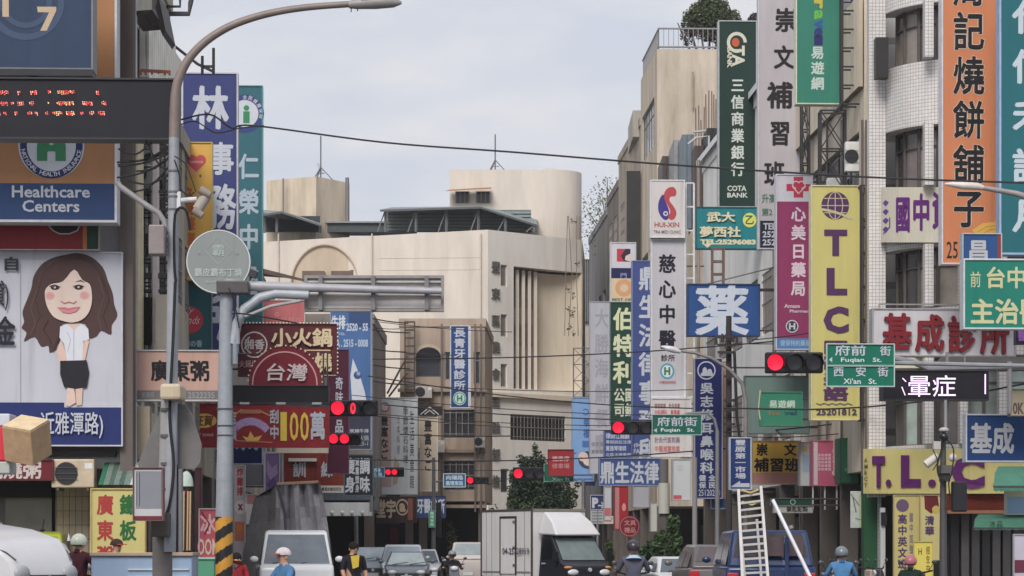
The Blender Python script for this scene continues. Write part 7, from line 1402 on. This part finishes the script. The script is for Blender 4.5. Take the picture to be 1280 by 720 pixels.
# small truck with grey tarpaulin
vt = car('truck', 'small white truck facing us under a tall grey tarpaulin load', 371, 55, .10, (234, 236, 240), 4.6, 1.62, 1.88, 'van', cat='truck', glass=(120, 128, 138))
b = MB(); m = mat((150, 148, 155), 'cloth'); m2 = mat((138, 137, 143), 'cloth')  # sides and back take a darker copy: their shade put into the cloth colour
front = [(345, 606), (356, 604.5), (398, 603), (404, 624), (409, 648), (413, 690), (414, 735), (342, 735), (343, 690), (344, 640)]
def tq(x, y, d): return P(x, y, d)
NX, NY = 10, 9; top_ = lambda u: (345 + 55 * u, 606 - 3 * u); bot = lambda u: (343 + 77 * u, 735)
G_ = [[None] * (NX + 1) for _ in range(NY + 1)]; rc = random.Random(9)
for j in range(NY + 1):
    for i in range(NX + 1):
        u, v_ = i / NX, j / NY; a, c_ = top_(u), bot(u); w_ = v_ ** .8; x_ = a[0] + (c_[0] - a[0]) * (w_ if u > .5 else v_); y_ = a[1] + (c_[1] - a[1]) * v_
        G_[j][i] = P(x_, y_, 56.9 + .16 * math.sin(i * 2.3 + j * .5) + rc.uniform(-.07, .07) + .15 * u * u)
for j in range(NY):
    for i in range(NX): b.face([G_[j + 1][i], G_[j + 1][i + 1], G_[j][i + 1], G_[j][i]], m)
bk = [P(318, 622, 58.4), P(311, 655, 58.4), P(304, 690, 58.4), P(300, 735, 58.4)]; fr = [G_[0][0], G_[3][0], G_[6][0], G_[9][0]]
for j in range(3):
    mids = [(bk[k].lerp(fr[k], .5) + Vector((.12, -.1, 0))) for k in (j, j + 1)]
    b.face([bk[j + 1], mids[1], mids[0], bk[j]], m2); b.face([mids[1], fr[j + 1], fr[j], mids[0]], m2)
rt_ = [P(396, 606, 58.6), P(404, 735, 58.6)]; b.face([G_[0][0], G_[0][NX], rt_[0], bk[0]], m); b.face([G_[9][NX], rt_[1], rt_[0], G_[0][NX]], m2); b.face([bk[0], rt_[0], rt_[1], bk[3]], m2)
b.build('tarpaulin', vt, smooth=True)
b = MB(); b.tube([P(346, 606, 56.6), P(356, 640, 56.6), P(358, 690, 56.6)], .03, mat((70, 70, 76), 'cloth'), 5); b.tube([P(318, 628, 60.6), P(345, 664, 57)], .035, mat((150, 148, 152), 'cloth'), 5); b.tube([P(346, 605, 56.7), P(398, 602.5, 56.9)], .035, mat((150, 120, 104), 'cloth'), 5); b.build('lashing', vt)
# boxed delivery truck
bt = thing('box_truck', 'delivery truck with a black cab, white roof fairing and pale box body', 'truck', (P(737, 0, 80).x, 80, 0), R(30)); hw = .86; dk = mat((44, 46, 56), 'carpaint')
b = MB(); b.shell([(.08, .3, hw - .12), (0, .62, hw - .12), (.03, .95, hw - .1), (.30, 1.10, hw - .04), (.95, 1.86, hw - .1), (1.1, 1.92, hw - .12), (1.62, 1.92, hw - .1), (1.66, .4, hw), (.5, .3, hw)], dk); b.build('cab', bt, False, bevel=.05, smooth=True)
panel_on((.30, 1.10), (.95, 1.86), hw - .04, hw - .1, .07, .02, mat((126, 140, 142), 'glass'), bt, 'windshield')
for s_ in (-1, 1):
    b = MB(); x_ = s_ * (hw - .035); q = [(x_, .62, 1.18), (x_, 1.5, 1.18), (s_ * (hw - .085), 1.5, 1.76), (s_ * (hw - .085), 1.02, 1.76)]; b.face(q, mat((30, 32, 38), 'glass')); b.build('side_window', bt, False)
    b = MB(); b.ball((s_ * (hw - .3), .03, .78), .2, .08, .1, mat((226, 228, 232), 'gloss'), 12, 6); b.build('headlight', bt, False, smooth=True)
    b = MB(); b.ball((s_ * (hw - .16), .10, .93), .15, .1, .05, mat((226, 150, 90), 'gloss'), 10, 5); b.build('indicator', bt, False, smooth=True)
    b = MB(); b.box(s_ * (hw + .1) - .09, s_ * (hw + .1) + .09, .38, .44, 1.12, 1.42, mat((36, 36, 42))); b.build('mirror', bt, False, bevel=.02)
    b = MB(); b.box(s_ * (hw + .01) - .02, s_ * (hw + .01) + .02, 1.2, 1.38, 1.03, 1.07, mat((190, 192, 198), 'metal')); b.build('handle', bt, False)
for x_, y_ in ((-hw, .7), (hw, .7), (-hw, 4.1), (hw, 4.1)): wheel(bt, x_ + (.02 if x_ > 0 else -.02), y_, .33)
b = MB(); b.shell([(.62, 1.93, hw - .06), (1.0, 2.32, hw - .14), (1.5, 2.62, hw - .22), (1.68, 2.64, hw - .2), (1.70, 1.94, hw - .02), (.7, 1.90, hw - .04)], mat((222, 222, 226), 'carpaint')); b.build('fairing', bt, False, bevel=.08, smooth=True)
wt = mat((232, 230, 232), 'paint'); b = MB(); b.box(-.97, .97, 1.80, 5.0, .62, 2.72, wt); bx = b.build('box_body', bt, False, bevel=.03)
e = MB(); em = mat((90, 86, 84), 'metal')
for x_ in (-.985, .955): e.box(x_, x_ + .03, 1.78, 1.86, .62, 2.74, em); e.box(x_, x_ + .03, 4.94, 5.02, .62, 2.74, em); e.box(x_, x_ + .03, 1.87, 4.93, 2.67, 2.735, em)
e.box(-.95, .95, 1.775, 1.80, 2.66, 2.735, mat((150, 144, 136), 'metal')); e.build('edge_trim', bx, False)
e = MB(); e.box(-1.0, -.975, 2.8, 3.7, .72, 2.45, mat((236, 234, 236), 'paint')); dr = e.build('side_door', bx, False)
e = MB()
for q in ((2.74, 2.8, .70, 2.52), (3.7, 3.76, .70, 2.52)): e.box(-1.01, -.972, q[0], q[1], q[2], q[3], mat((70, 68, 68), 'metal'))
e.box(-1.01, -.972, 2.8, 3.7, 2.45, 2.52, mat((70, 68, 68), 'metal')); e.build('door_frame', bx, False)
e = MB()
for z_ in (.95, 1.5, 2.3): e.box(-1.02, -.995, 2.82, 2.92, z_, z_ + .08, mat((120, 118, 118), 'metal'))
e.build('hinge', dr, False) if False else e.build('hinge', bx, False)
for y_ in (2.25, 4.3, 4.65):
    e = MB(); e.box(-.976, -.968, y_, y_ + .018, .66, 2.66, mat((120, 118, 120), 'metal')); e.build('panel_seam', bx, False)
e = MB(); e.box(-.978, -.97, 1.9, 4.9, .74, .80, mat((150, 148, 150), 'metal')); e.build('side_rail', bx, False)
lt = MB(); v_, f_, bb = glyph('04-25228919', .01); k = lt.mi(mat((64, 66, 84), 'print'))
for (X, Y, Z) in v_: lt.v.append((-1.024, 3.55 - (X - bb[0]) / (bb[1] - bb[0]) * 1.65, 1.33 + (Y - bb[2]) / (bb[3] - bb[2]) * .2))
for ff in f_: lt.f.append(ff); lt.m.append(k); lt.uv.append(None)
lt.build('lettering', bx, False)
b = MB(); b.box(-.5, .5, -.06, .02, .5, .64, mat((70, 72, 80), 'metal')); b.tube([(0, -.05, .86), (0, .0, .86)], .06, mat((210, 212, 216), 'metal'), 10); b.build('grille', bt, False); b = MB(); b.box(-.4, .4, 1.7, 4.9, .45, .62, mat((50, 50, 54), 'metal')); b.build('chassis', bt, False)
# blue van seen from behind, with ladder and pole
bv = car('van', 'small dark blue van seen from behind, a ladder standing against it', 964, 48, 0, (30, 52, 96), 3.6, 1.68, 1.82, 'van', rearview=True, cat='van', glass=(60, 58, 66))
b = MB(); q = P(984, 0, 48).x
for (x0, x1) in ((958, 980), (986, 1004)):
    A, B_ = P(x0, 695, 47.95), P(x1, 671, 47.95); b2 = MB(); b2.box(A.x, B_.x, 47.96, 48.0, A.z, B_.z, mat((92, 76, 80), 'glass')); b2.build('window_panel', bv)
b.box(P(980.5, 0, 48).x, P(985.5, 0, 48).x, 47.92, 48.02, .9, 1.72, mat((34, 56, 100), 'carpaint')); b.build('door_pillar', bv)
ld = thing('ladder', 'white aluminium ladder standing upright against the back of the blue van', 'ladder', (P(945, 0, 46.8).x, 46.8, 0)); m = mat((196, 192, 190), 'metal'); T0, T1 = P(923, 612, 47.9), P(951, 608, 47.9); k_ = 46.9
B0, B1 = Vector((P(931, 0, k_).x, k_, 0)), Vector((P(965, 0, k_).x, k_, 0))
for a_, c_, nm in ((T0, B0, 'rail'), (T1, B1, 'rail')):
    b = MB(); b.tube([a_, c_], .035, m, 4); b.build(nm, ld)
b = MB(); b.tube([T0 + Vector((.05, .25, -.6)), B0 + Vector((.12, .4, 0))], .03, m, 4); b.tube([T1 + Vector((-.05, .25, -.6)), B1 + Vector((-.08, .4, 0))], .03, m, 4); b.build('rear_rail', ld)
for i in range(19): t = .05 + i / 19 * .94; b = MB(); p, q = T0.lerp(B0, t), T1.lerp(B1, t); b.tube([p, q], .028, m, 4); b.build('rung', ld)
b = MB(); b.tube([P(928, 613, 47.85), P(938, 616, 47.8), P(948, 612, 47.85)], .02, mat((206, 176, 110)), 5); b.tube([P(927, 627, 47.85), P(940, 631, 47.8), P(950, 627, 47.85)], .018, mat((206, 196, 120)), 5); b.build('rope', ld)
pl = thing('pole', 'slanting white pole leaning beside the ladder on the blue van', 'pole', (P(1030, 0, 46.5).x, 46.5, 0)); b = MB(); b.tube([P(966, 625, 47.7), (P(1046, 0, 46.7).x, 46.7, 0)], .035, mat((216, 216, 222), 'metal'), 8); b.build('tube', pl, smooth=True); b = MB(); q = P(988, 657, 47.5); b.tube([q, q + Vector((.02, 0, -.05))], .04, mat((150, 150, 156), 'metal'), 8); b.build('collar', pl)

# cart, bins and odds and ends at the left
ct = thing('food_cart', 'light blue market cart with a tan top edge, before the yellow porridge sign', 'cart', (P(176, 0, 44).x, 44, 0)); A, B_ = P(114, 720, 44), P(240, 695, 44)
b = MB(); b.box(A.x, B_.x, 44, 44.9, .35, B_.z, mat((156, 178, 206))); b.build('cabinet', ct, bevel=.02); b = MB(); b.box(A.x - .02, B_.x + .02, 43.95, 44.95, B_.z, B_.z + .06, mat((186, 164, 140))); b.build('top', ct, bevel=.01)
b = MB()
for z_ in (1.12, 1.0): b.box(P(160, 0, 44).x, P(236, 0, 44).x, 43.97, 43.995, z_, z_ + .025, mat((214, 220, 226), 'metal'))
b.build('trim', ct)
for x_ in (A.x + .2, B_.x - .2):
    for y_ in (44.15, 44.75): b = MB(); b.tube([(x_ - .03, y_, .18), (x_ + .03, y_, .18)], .18, mat((34, 34, 36), 'rubber'), 14); b.build('wheel', ct)
b = MB(); b.box(A.x + .05, B_.x - .05, 44.1, 44.8, .17, .352, mat((90, 90, 94), 'metal')); b.build('undercarriage', ct)
gb = thing('crate', 'plain green box beside the light blue cart, left of the striped mast', 'crate', (P(254, 0, 47).x, 47, 0)); b = MB(); b.box(P(240, 0, 47).x, P(268, 0, 47).x, 47, 47.6, 0, P(0, 699, 47).z, mat((92, 160, 128))); b.build('body', gb, bevel=.02); b = MB(); b.box(P(239, 0, 47).x, P(269, 0, 47).x, 46.97, 47.63, P(0, 699, 47).z, P(0, 697, 47).z, mat((160, 200, 180))); b.build('lid', gb)
pb = thing('closed_parasol', 'furled parasol with a pale green cap and tan ribs beside the lamp post', 'parasol', (P(234, 0, 48).x, 48, 0)); b = MB(); b.tube([(P(234, 0, 48).x, 48, 0), P(234, 600, 48)], .025, mat((150, 120, 96)), 6); b.build('pole', pb)
b = MB(); b.tube([P(234, 690, 48), P(234, 650, 48), P(233, 612, 48)], [.09, .1, .06], mat((96, 50, 52), 'cloth'), 10); b.build('canopy', pb, smooth=True)
b = MB(); q = P(233, 608, 48); b.ball(tuple(q), .13, .13, .28, mat((190, 206, 196), 'cloth'), 12, 8, 0, 90); b.build('cap', pb, smooth=True)
for x_ in (230, 235, 238): b = MB(); b.tube([P(x_, 614, 47.88), P(x_ - 1, 688, 47.88)], .018, mat((206, 178, 140)), 5); b.build('rib', pb)
gp_ = thing('post', 'thin grey post standing between the lamp post and the furled parasol', 'post', (P(226, 0, 47).x, 47, 0)); b = MB(); ground_pole(b, 226, 586, 47, 6, (120, 120, 124)); b.build('pole', gp_)
rs = thing('bracket_sign', 'red and white box on an arm at the left edge, with a tan carton', 'sign', (P(-70, 0, 42).x, 42, 0)); b = MB(); ground_pole(b, -70, 540, 42, 10, (130, 130, 134)); b.tube([P(-70, 552, 42.3), P(-10, 552, 42.3)], .04, mat((130, 130, 134), 'metal'), 6); b.build('pole', rs)
b = MB(); b.box(P(-60, 0, 42).x, P(11, 0, 42).x, 42, 42.6, P(0, 576, 42).z, P(0, 533, 42).z, mat((214, 56, 72))); b.build('red_panel', rs, bevel=.02)
b = MB(); b.box(P(-60, 0, 42).x, P(12, 0, 42).x, 42.01, 42.6, P(0, 533, 42).z + .01, P(0, 517, 42).z, mat((206, 210, 222))); b.box(P(-60, 0, 42).x, P(12, 0, 42).x, 42.01, 42.6, P(0, 592, 42).z, P(0, 576, 42).z - .01, mat((186, 188, 184))); b.build('white_panel', rs, bevel=.02)
b = MB(); cA_ = P(33, 550, 41.9); rot = Matrix.Rotation(R(-24), 3, 'Z'); b.box(cA_.x - .27, cA_.x + .27, 41.7, 42.25, P(0, 574, 42).z, P(0, 528, 42).z, mat((190, 158, 124), 'cloth'), Matrix.Rotation(R(24), 3, 'X') @ rot); cb = b.build('carton', rs, bevel=.015)
b = MB(); zz = P(0, 528, 42).z; cz = (P(0, 574, 42).z + zz) / 2; b.box(cA_.x - .26, cA_.x + .26, 41.71, 42.24, zz + .004, zz + .02, mat((226, 202, 164), 'cloth'), Matrix.Rotation(R(24), 3, 'X') @ rot, Vector((cA_.x, 41.975, cz))); b.build('carton_lit_top', rs)  # paler copy of the card: light on the top face put into its colour

# ------------------------------------------------------------------ people
def person(label, px, d, ztop, yaw, pose, top, legs, head='helmet', hc=(200, 200, 200), skin=(196, 150, 124), extra=None, lean=0, sleeve='long', hair=(40, 34, 34)):
    loc = Vector((P(px, 0, d).x, d, 0)); r_ = thing('person', label, 'person', tuple(loc), yaw)
    V = []; Rr = []; E = []; Mt = []
    def add(p, r, par, mt_): V.append(Vector(p)); Rr.append(r); Mt.append(mt_); E.append((par, len(V) - 1)) if par is not None else None; return len(V) - 1
    sit = pose in ('ride', 'ridefwd'); pz = ztop - .80 if sit else ztop * .53
    k = 1.0 if sit else ztop / 1.7
    pe = add((0, 0, pz), .15, None, 'l'); sp_ = add((0, -lean * .3, pz + .2 * k), .135, pe, 't'); ch = add((0, -lean * .7, pz + .40 * k), .15, sp_, 't'); ne = add((0, -lean * .9, pz + .535 * k), .06, ch, 't')
    hd = add((0, -lean - .015, pz + .64 * k), .082, ne, 's'); ht = add((0, -lean - .015, pz + .72 * k), .078, hd, 's')
    for s_ in (-1, 1):
        sh_ = add((s_ * .19, -lean * .7, pz + .46 * k), .065, ch, 't')
        if sit: el = add((s_ * .30, -lean * .7 - .12, pz + .24), .05, sh_, 't'); wr_ = add((s_ * .31, -lean * .7 - .38, pz + .27), .034, el, 't' if sleeve == 'long' else 's')
        elif pose == 'walk': el = add((s_ * .25, -lean + .03 * s_, pz + .22 * k), .048, sh_, 't'); wr_ = add((s_ * .25, -lean - .12 + .05 * s_, pz + .02), .032, el, 's')
        dr_ = (V[wr_] - V[el]).normalized(); pm_ = add(V[wr_] + dr_ * .07, .035, wr_, 's'); sd = Vector((1, 0, 0))
        for f_i in range(4):
            kn = add(V[pm_] + dr_ * .05 + sd * (-.03 + .02 * f_i), .011, pm_, 's'); add(V[kn] + dr_ * (.028 + .006 * (1.5 - abs(f_i - 1.5))) + Vector((0, 0, -.02)), .009, kn, 's')
        th = add(V[wr_] + dr_ * .04 + Vector((-s_ * .035, 0, .02)), .013, wr_, 's'); add(V[th] + dr_ * .035 + Vector((-s_ * .01, 0, -.005)), .011, th, 's')
        if sit: hp = add((s_ * .1, -.03, pz - .03), .1, pe, 'l'); kn2 = add((s_ * .17, -.46, pz + .0), .075, hp, 'l'); an = add((s_ * .14, -.40, pz - .42), .05, kn2, 'l'); add((s_ * .14, -.55, pz - .46), .045, an, 'f')
        else: hp = add((s_ * .1, 0, pz - .08), .1, pe, 'l'); kn2 = add((s_ * .11, -.05 * (1 + s_), pz * .52), .07, hp, 'l'); an = add((s_ * .11, .08 * s_, .09), .048, kn2, 'l'); add((s_ * .11, .08 * s_ - .16, .045), .04, an, 'f')
    me = bpy.data.meshes.new('tmp'); me.from_pydata([tuple(v) for v in V], E, []); o = bpy.data.objects.new('tmp', me); C.objects.link(o)
    sk = o.modifiers.new('s', 'SKIN'); ss = o.modifiers.new('u', 'SUBSURF'); ss.levels = 2; sk.use_smooth_shade = True
    if not me.skin_vertices: me.attributes.new('x', 'FLOAT', 'POINT')
    for i, sv_ in enumerate(me.skin_vertices[0].data if me.skin_vertices else []): sv_.radius = (Rr[i], Rr[i]); sv_.use_root = i == 0
    bpy.context.view_layer.update(); em_ = bpy.data.meshes.new_from_object(o.evaluated_get(bpy.context.evaluated_depsgraph_get())); bpy.data.objects.remove(o)
    mats_ = {'t': mat(top, 'cloth'), 'l': mat(legs, 'cloth'), 's': mat(skin, 'skin'), 'f': mat((60, 56, 58), 'cloth')}; keys = list(mats_); em_.materials.clear()
    for q in keys: em_.materials.append(mats_[q])
    segs = [(V[a], V[c], Mt[c]) for a, c in E]
    for pl_ in em_.polygons:
        c = pl_.center; best = 9; bm_ = 't'
        for a, e_, mt_ in segs:
            t = max(0, min(1, (c - a).dot(e_ - a) / max((e_ - a).length_squared, 1e-9))); dd = (c - a.lerp(e_, t)).length
            if dd < best: best = dd; bm_ = mt_
        pl_.material_index = keys.index(bm_); pl_.use_smooth = True
    bo = bpy.data.objects.new('body', em_); C.objects.link(bo); bo.parent = r_; RM[bo.name] = RM[r_.name]
    H0 = V[hd]; hx, hy, hz = 0, H0.y, H0.z
    f = MB(); f.ball((0, hy - .098, hz - .0), .014, .02, .022, mat(skin, 'skin'), 8, 5)
    for s_ in (-1, 1): f.ball((s_ * .088, hy + .01, hz), .014, .02, .03, mat(skin, 'skin'), 8, 5)
    f.build('nose_and_ears', bo, False, smooth=True)
    f = MB()
    for s_ in (-1, 1): f.ball((s_ * .032, hy - .082, hz + .03), .012, .008, .008, mat((30, 26, 28)), 8, 5)
    f.box(-.025, .025, hy - .088, hy - .08, hz - .045, hz - .037, mat((150, 80, 76))); f.build('eyes_and_mouth', bo, False)
    if head == 'helmet':
        b = MB(); b.ball((0, hy + .01, hz + .06), .135, .155, .14, mat(hc, 'gloss'), 20, 10, -28, 90); h_ = b.build('helmet', r_, False, smooth=True); b = MB(); b.ball((0, hy - .01, hz + .05), .12, .165, .07, mat((70, 74, 80), 'glass'), 16, 6, -40, 30); b.build('visor', h_, False, smooth=True)
        b = MB(); b.ball((0, hy + .02, hz + .055), .132, .15, .13, mat((60, 60, 66), 'rubber'), 16, 4, -34, -22); b.build('rim', h_, False)
    elif head == 'cap':
        b = MB(); b.ball((0, hy + .01, hz + .05), .11, .125, .11, mat(hc, 'cloth'), 16, 8, -5, 90); b.box(-.075, .075, hy - .18, hy - .09, hz + .05, hz + .065, mat((220, 90, 80), 'cloth')); b.build('cap', r_, False, smooth=False)
    else:
        b = MB(); b.ball((0, hy + .02, hz + .045), .100, .108, .10, mat(hair, 'cloth'), 16, 8, -25, 90); b.build('hair', r_, False, smooth=True)
    b = MB(); b.tube([(0, V[ne].y + .01, V[ne].z - .03), (0, V[ne].y, V[ne].z + .03)], [.082, .068], mat(tuple(v * .8 for v in top), 'cloth'), 14); b.build('collar', r_, False, smooth=True)
    if extra: extra(r_, V, ne, ch, pe)
    return r_
def scooter(label, px, d, yaw, c, group='scooters in the street', box=None):
    r_ = thing('scooter', label, 'scooter', (P(px, 0, d).x, d, 0), yaw, group); m = mat(c, 'carpaint'); dkr = mat((36, 36, 40), 'rubber')
    for y_ in (-.72, .55):
        b = MB(); b.tube([(-.05, y_, .24), (.05, y_, .24)], .24, dkr, 20); t = b.build('wheel', r_, False); b = MB(); b.tube([(-.055, y_, .24), (.055, y_, .24)], .13, mat((150, 150, 156), 'metal'), 12); b.build('rim', t, False)
    b = MB(); b.shell([(-.62, .36, .12), (-.60, .72, .18), (-.50, .98, .16), (-.42, .96, .16), (-.40, .40, .16), (.0, .30, .17), (.1, .62, .16), (.75, .68, .12), (.82, .5, .08), (.3, .26, .16), (-.3, .22, .17)], m); b.build('body', r_, False, bevel=.03, smooth=True)
    b = MB(); b.shell([(.08, .64, .13), (.12, .74, .15), (.72, .76, .12), (.74, .68, .10)], mat((40, 38, 42), 'cloth')); b.build('seat', r_, False, bevel=.03, smooth=True)
    b = MB(); b.tube([(-.33, -.38, 1.02), (-.15, -.5, .98), (.15, -.5, .98), (.33, -.38, 1.02)], .02, dkr, 8); b.build('handlebar', r_, False)
    b = MB(); b.ball((0, -.60, .88), .12, .05, .08, mat((230, 232, 236), 'gloss'), 12, 6); b.build('headlight', r_, False, smooth=True)
    for s_ in (-1, 1):
        b = MB(); b.tube([(s_ * .25, -.42, 1.02), (s_ * .34, -.44, 1.17)], .008, dkr, 5); b.ball((s_ * .36, -.44, 1.20), .06, .02, .045, mat((70, 72, 78), 'gloss'), 10, 6); b.build('mirror', r_, False)
    b = MB(); b.tube([(0, -.60, .40), (0, -.70, .26)], .03, mat((120, 120, 124), 'metal'), 6); b.build('fork', r_, False); return r_
def ridden(lab_p, lab_s, px, d, ztop, yaw, top, legs, sc_c, **k):
    scooter(lab_s, px, d, yaw, sc_c); L2 = Vector((math.sin(yaw) * 0, 0)); q = Matrix.Rotation(yaw, 3, 'Z') @ Vector((0, .28, 0))
    return person(lab_p, px + q.x / d * F, d + q.y, ztop, yaw, 'ride', top, legs, **k)
ridden('rider in a maroon jacket and pale green helmet between silver car and cart', 'scooter ridden by the person in the pale green helmet', 109, 45, 1.70, 2.6, (84, 44, 52), (60, 58, 64), (90, 50, 54), hc=(206, 214, 196))
ridden('person in a dark cap and dark red top passing before the yellow porridge sign', 'dark scooter behind the light blue cart', 161, 46.5, 1.66, .9, (140, 62, 58), (50, 50, 56), (70, 66, 70), head='cap', hc=(70, 50, 48))
person('dark-haired person in a red top, bent forward right of the striped mast', 292, 50, 1.40, .6, 'walk', (196, 50, 62), (60, 60, 70), head='hair', lean=.12, sleeve='short')
ridden('rider in a blue shirt and white cap in front of the tarped white truck', 'grey scooter under the rider in the blue shirt', 340, 40, 1.50, 2.2 - math.pi / 2 - 1.6, (86, 132, 176), (60, 62, 72), (110, 112, 118), head='cap', hc=(222, 214, 214), lean=.06)
def badge_(r_, V, ne, ch, pe):
    b = MB(); y_ = V[ch].y - .165; b.face([(-.13, y_ + .02, V[ch].z + .10), (-.10, y_ - .01, V[ch].z - .14), (.02, y_ - .015, V[ch].z - .10), (.06, y_ + .03, V[ch].z + .13)], mat((226, 196, 70), 'cloth')); b.build('yellow_bib', r_, False)
person('dark-haired man in black with a yellow front panel, right of the tarped truck', 442, 50, 1.62, .5, 'walk', (44, 42, 50), (40, 40, 46), head='hair', extra=badge_, sleeve='short')
ridden('rider in dark clothes with a grey helmet low over the far scooter', 'dark scooter with a round grey bag facing us before the off-road car', 566, 84, 1.42, .1, (44, 42, 48), (50, 54, 70), (110, 114, 126), hc=(150, 150, 158), lean=.1)
def coll(r_, V, ne, ch, pe):
    b = MB(); b.tube([(0, V[ne].y + .03, V[ne].z - .085), (0, V[ne].y + .015, V[ne].z - .01)], [.175, .095], mat((176, 202, 222), 'cloth'), 14); b.build('pale_collar', r_, False, smooth=True)
def ret(r_, V, ne, ch, pe):
    coll(r_, V, ne, ch, pe)
ridden('rider seen from behind in a grey-purple jacket with a pale blue collar', 'dark scooter ridden away beside the boxed truck', 792, 52, 1.62, math.pi, (92, 92, 112), (50, 50, 60), (60, 62, 70), hc=(60, 58, 64), extra=ret)
ridden('rider seen from behind in a bright blue shirt and grey helmet beside the slanting pole', 'scooter ridden by the person in the bright blue shirt', 1052, 53, 1.50, math.pi, (84, 136, 186), (60, 60, 70), (80, 84, 90), hc=(120, 130, 136))
ridden('rider in a dark green shirt and pink helmet before the yellow school banners', 'scooter ridden by the person in the pink helmet', 1143, 56, 1.32, math.pi - .3, (40, 58, 52), (50, 50, 56), (90, 60, 66), hc=(206, 120, 132))
# scooters parked in the right arcade and bits seen through it
for i, (x_, d_, c_) in enumerate(((1018, 66, (150, 150, 154)), (1032, 67, (60, 62, 66)), (1066, 66, (170, 150, 140)), (1080, 68, (70, 70, 76)))):
    scooter(('light grey', 'black', 'beige', 'dark grey')[i] + ' scooter parked on the pavement right of the blue van', x_, d_, math.pi / 2 + .2 * i, c_)
for i, (x_, d_) in enumerate(((836, 86), (852, 84))): scooter(('dark scooter parked in front of the potted shrubs', 'second scooter parked at the foot of the slim pole')[i], x_, d_, .3 + i, (56, 58, 64))
bpy.data.objects.remove(_fo)

# ------------------------------------------------------------------ air: thin haze volume added to lift the dark tones
hz = MB(); hm = bpy.data.materials.new('haze'); hm.use_nodes = True; ht_ = hm.node_tree; ht_.nodes.clear(); ho = ht_.nodes.new('ShaderNodeOutputMaterial'); hv = ht_.nodes.new('ShaderNodeVolumePrincipled')
hv.inputs['Density'].default_value = .0003; hv.inputs['Color'].default_value = (.93, .94, .97, 1); hv.inputs['Anisotropy'].default_value = .2; ht_.links.new(hv.outputs[0], ho.inputs['Volume'])
hz.box(-2600, 2600, -700, 5100, -1.1, 60, hm); hz.build('haze', None, kind='stuff')
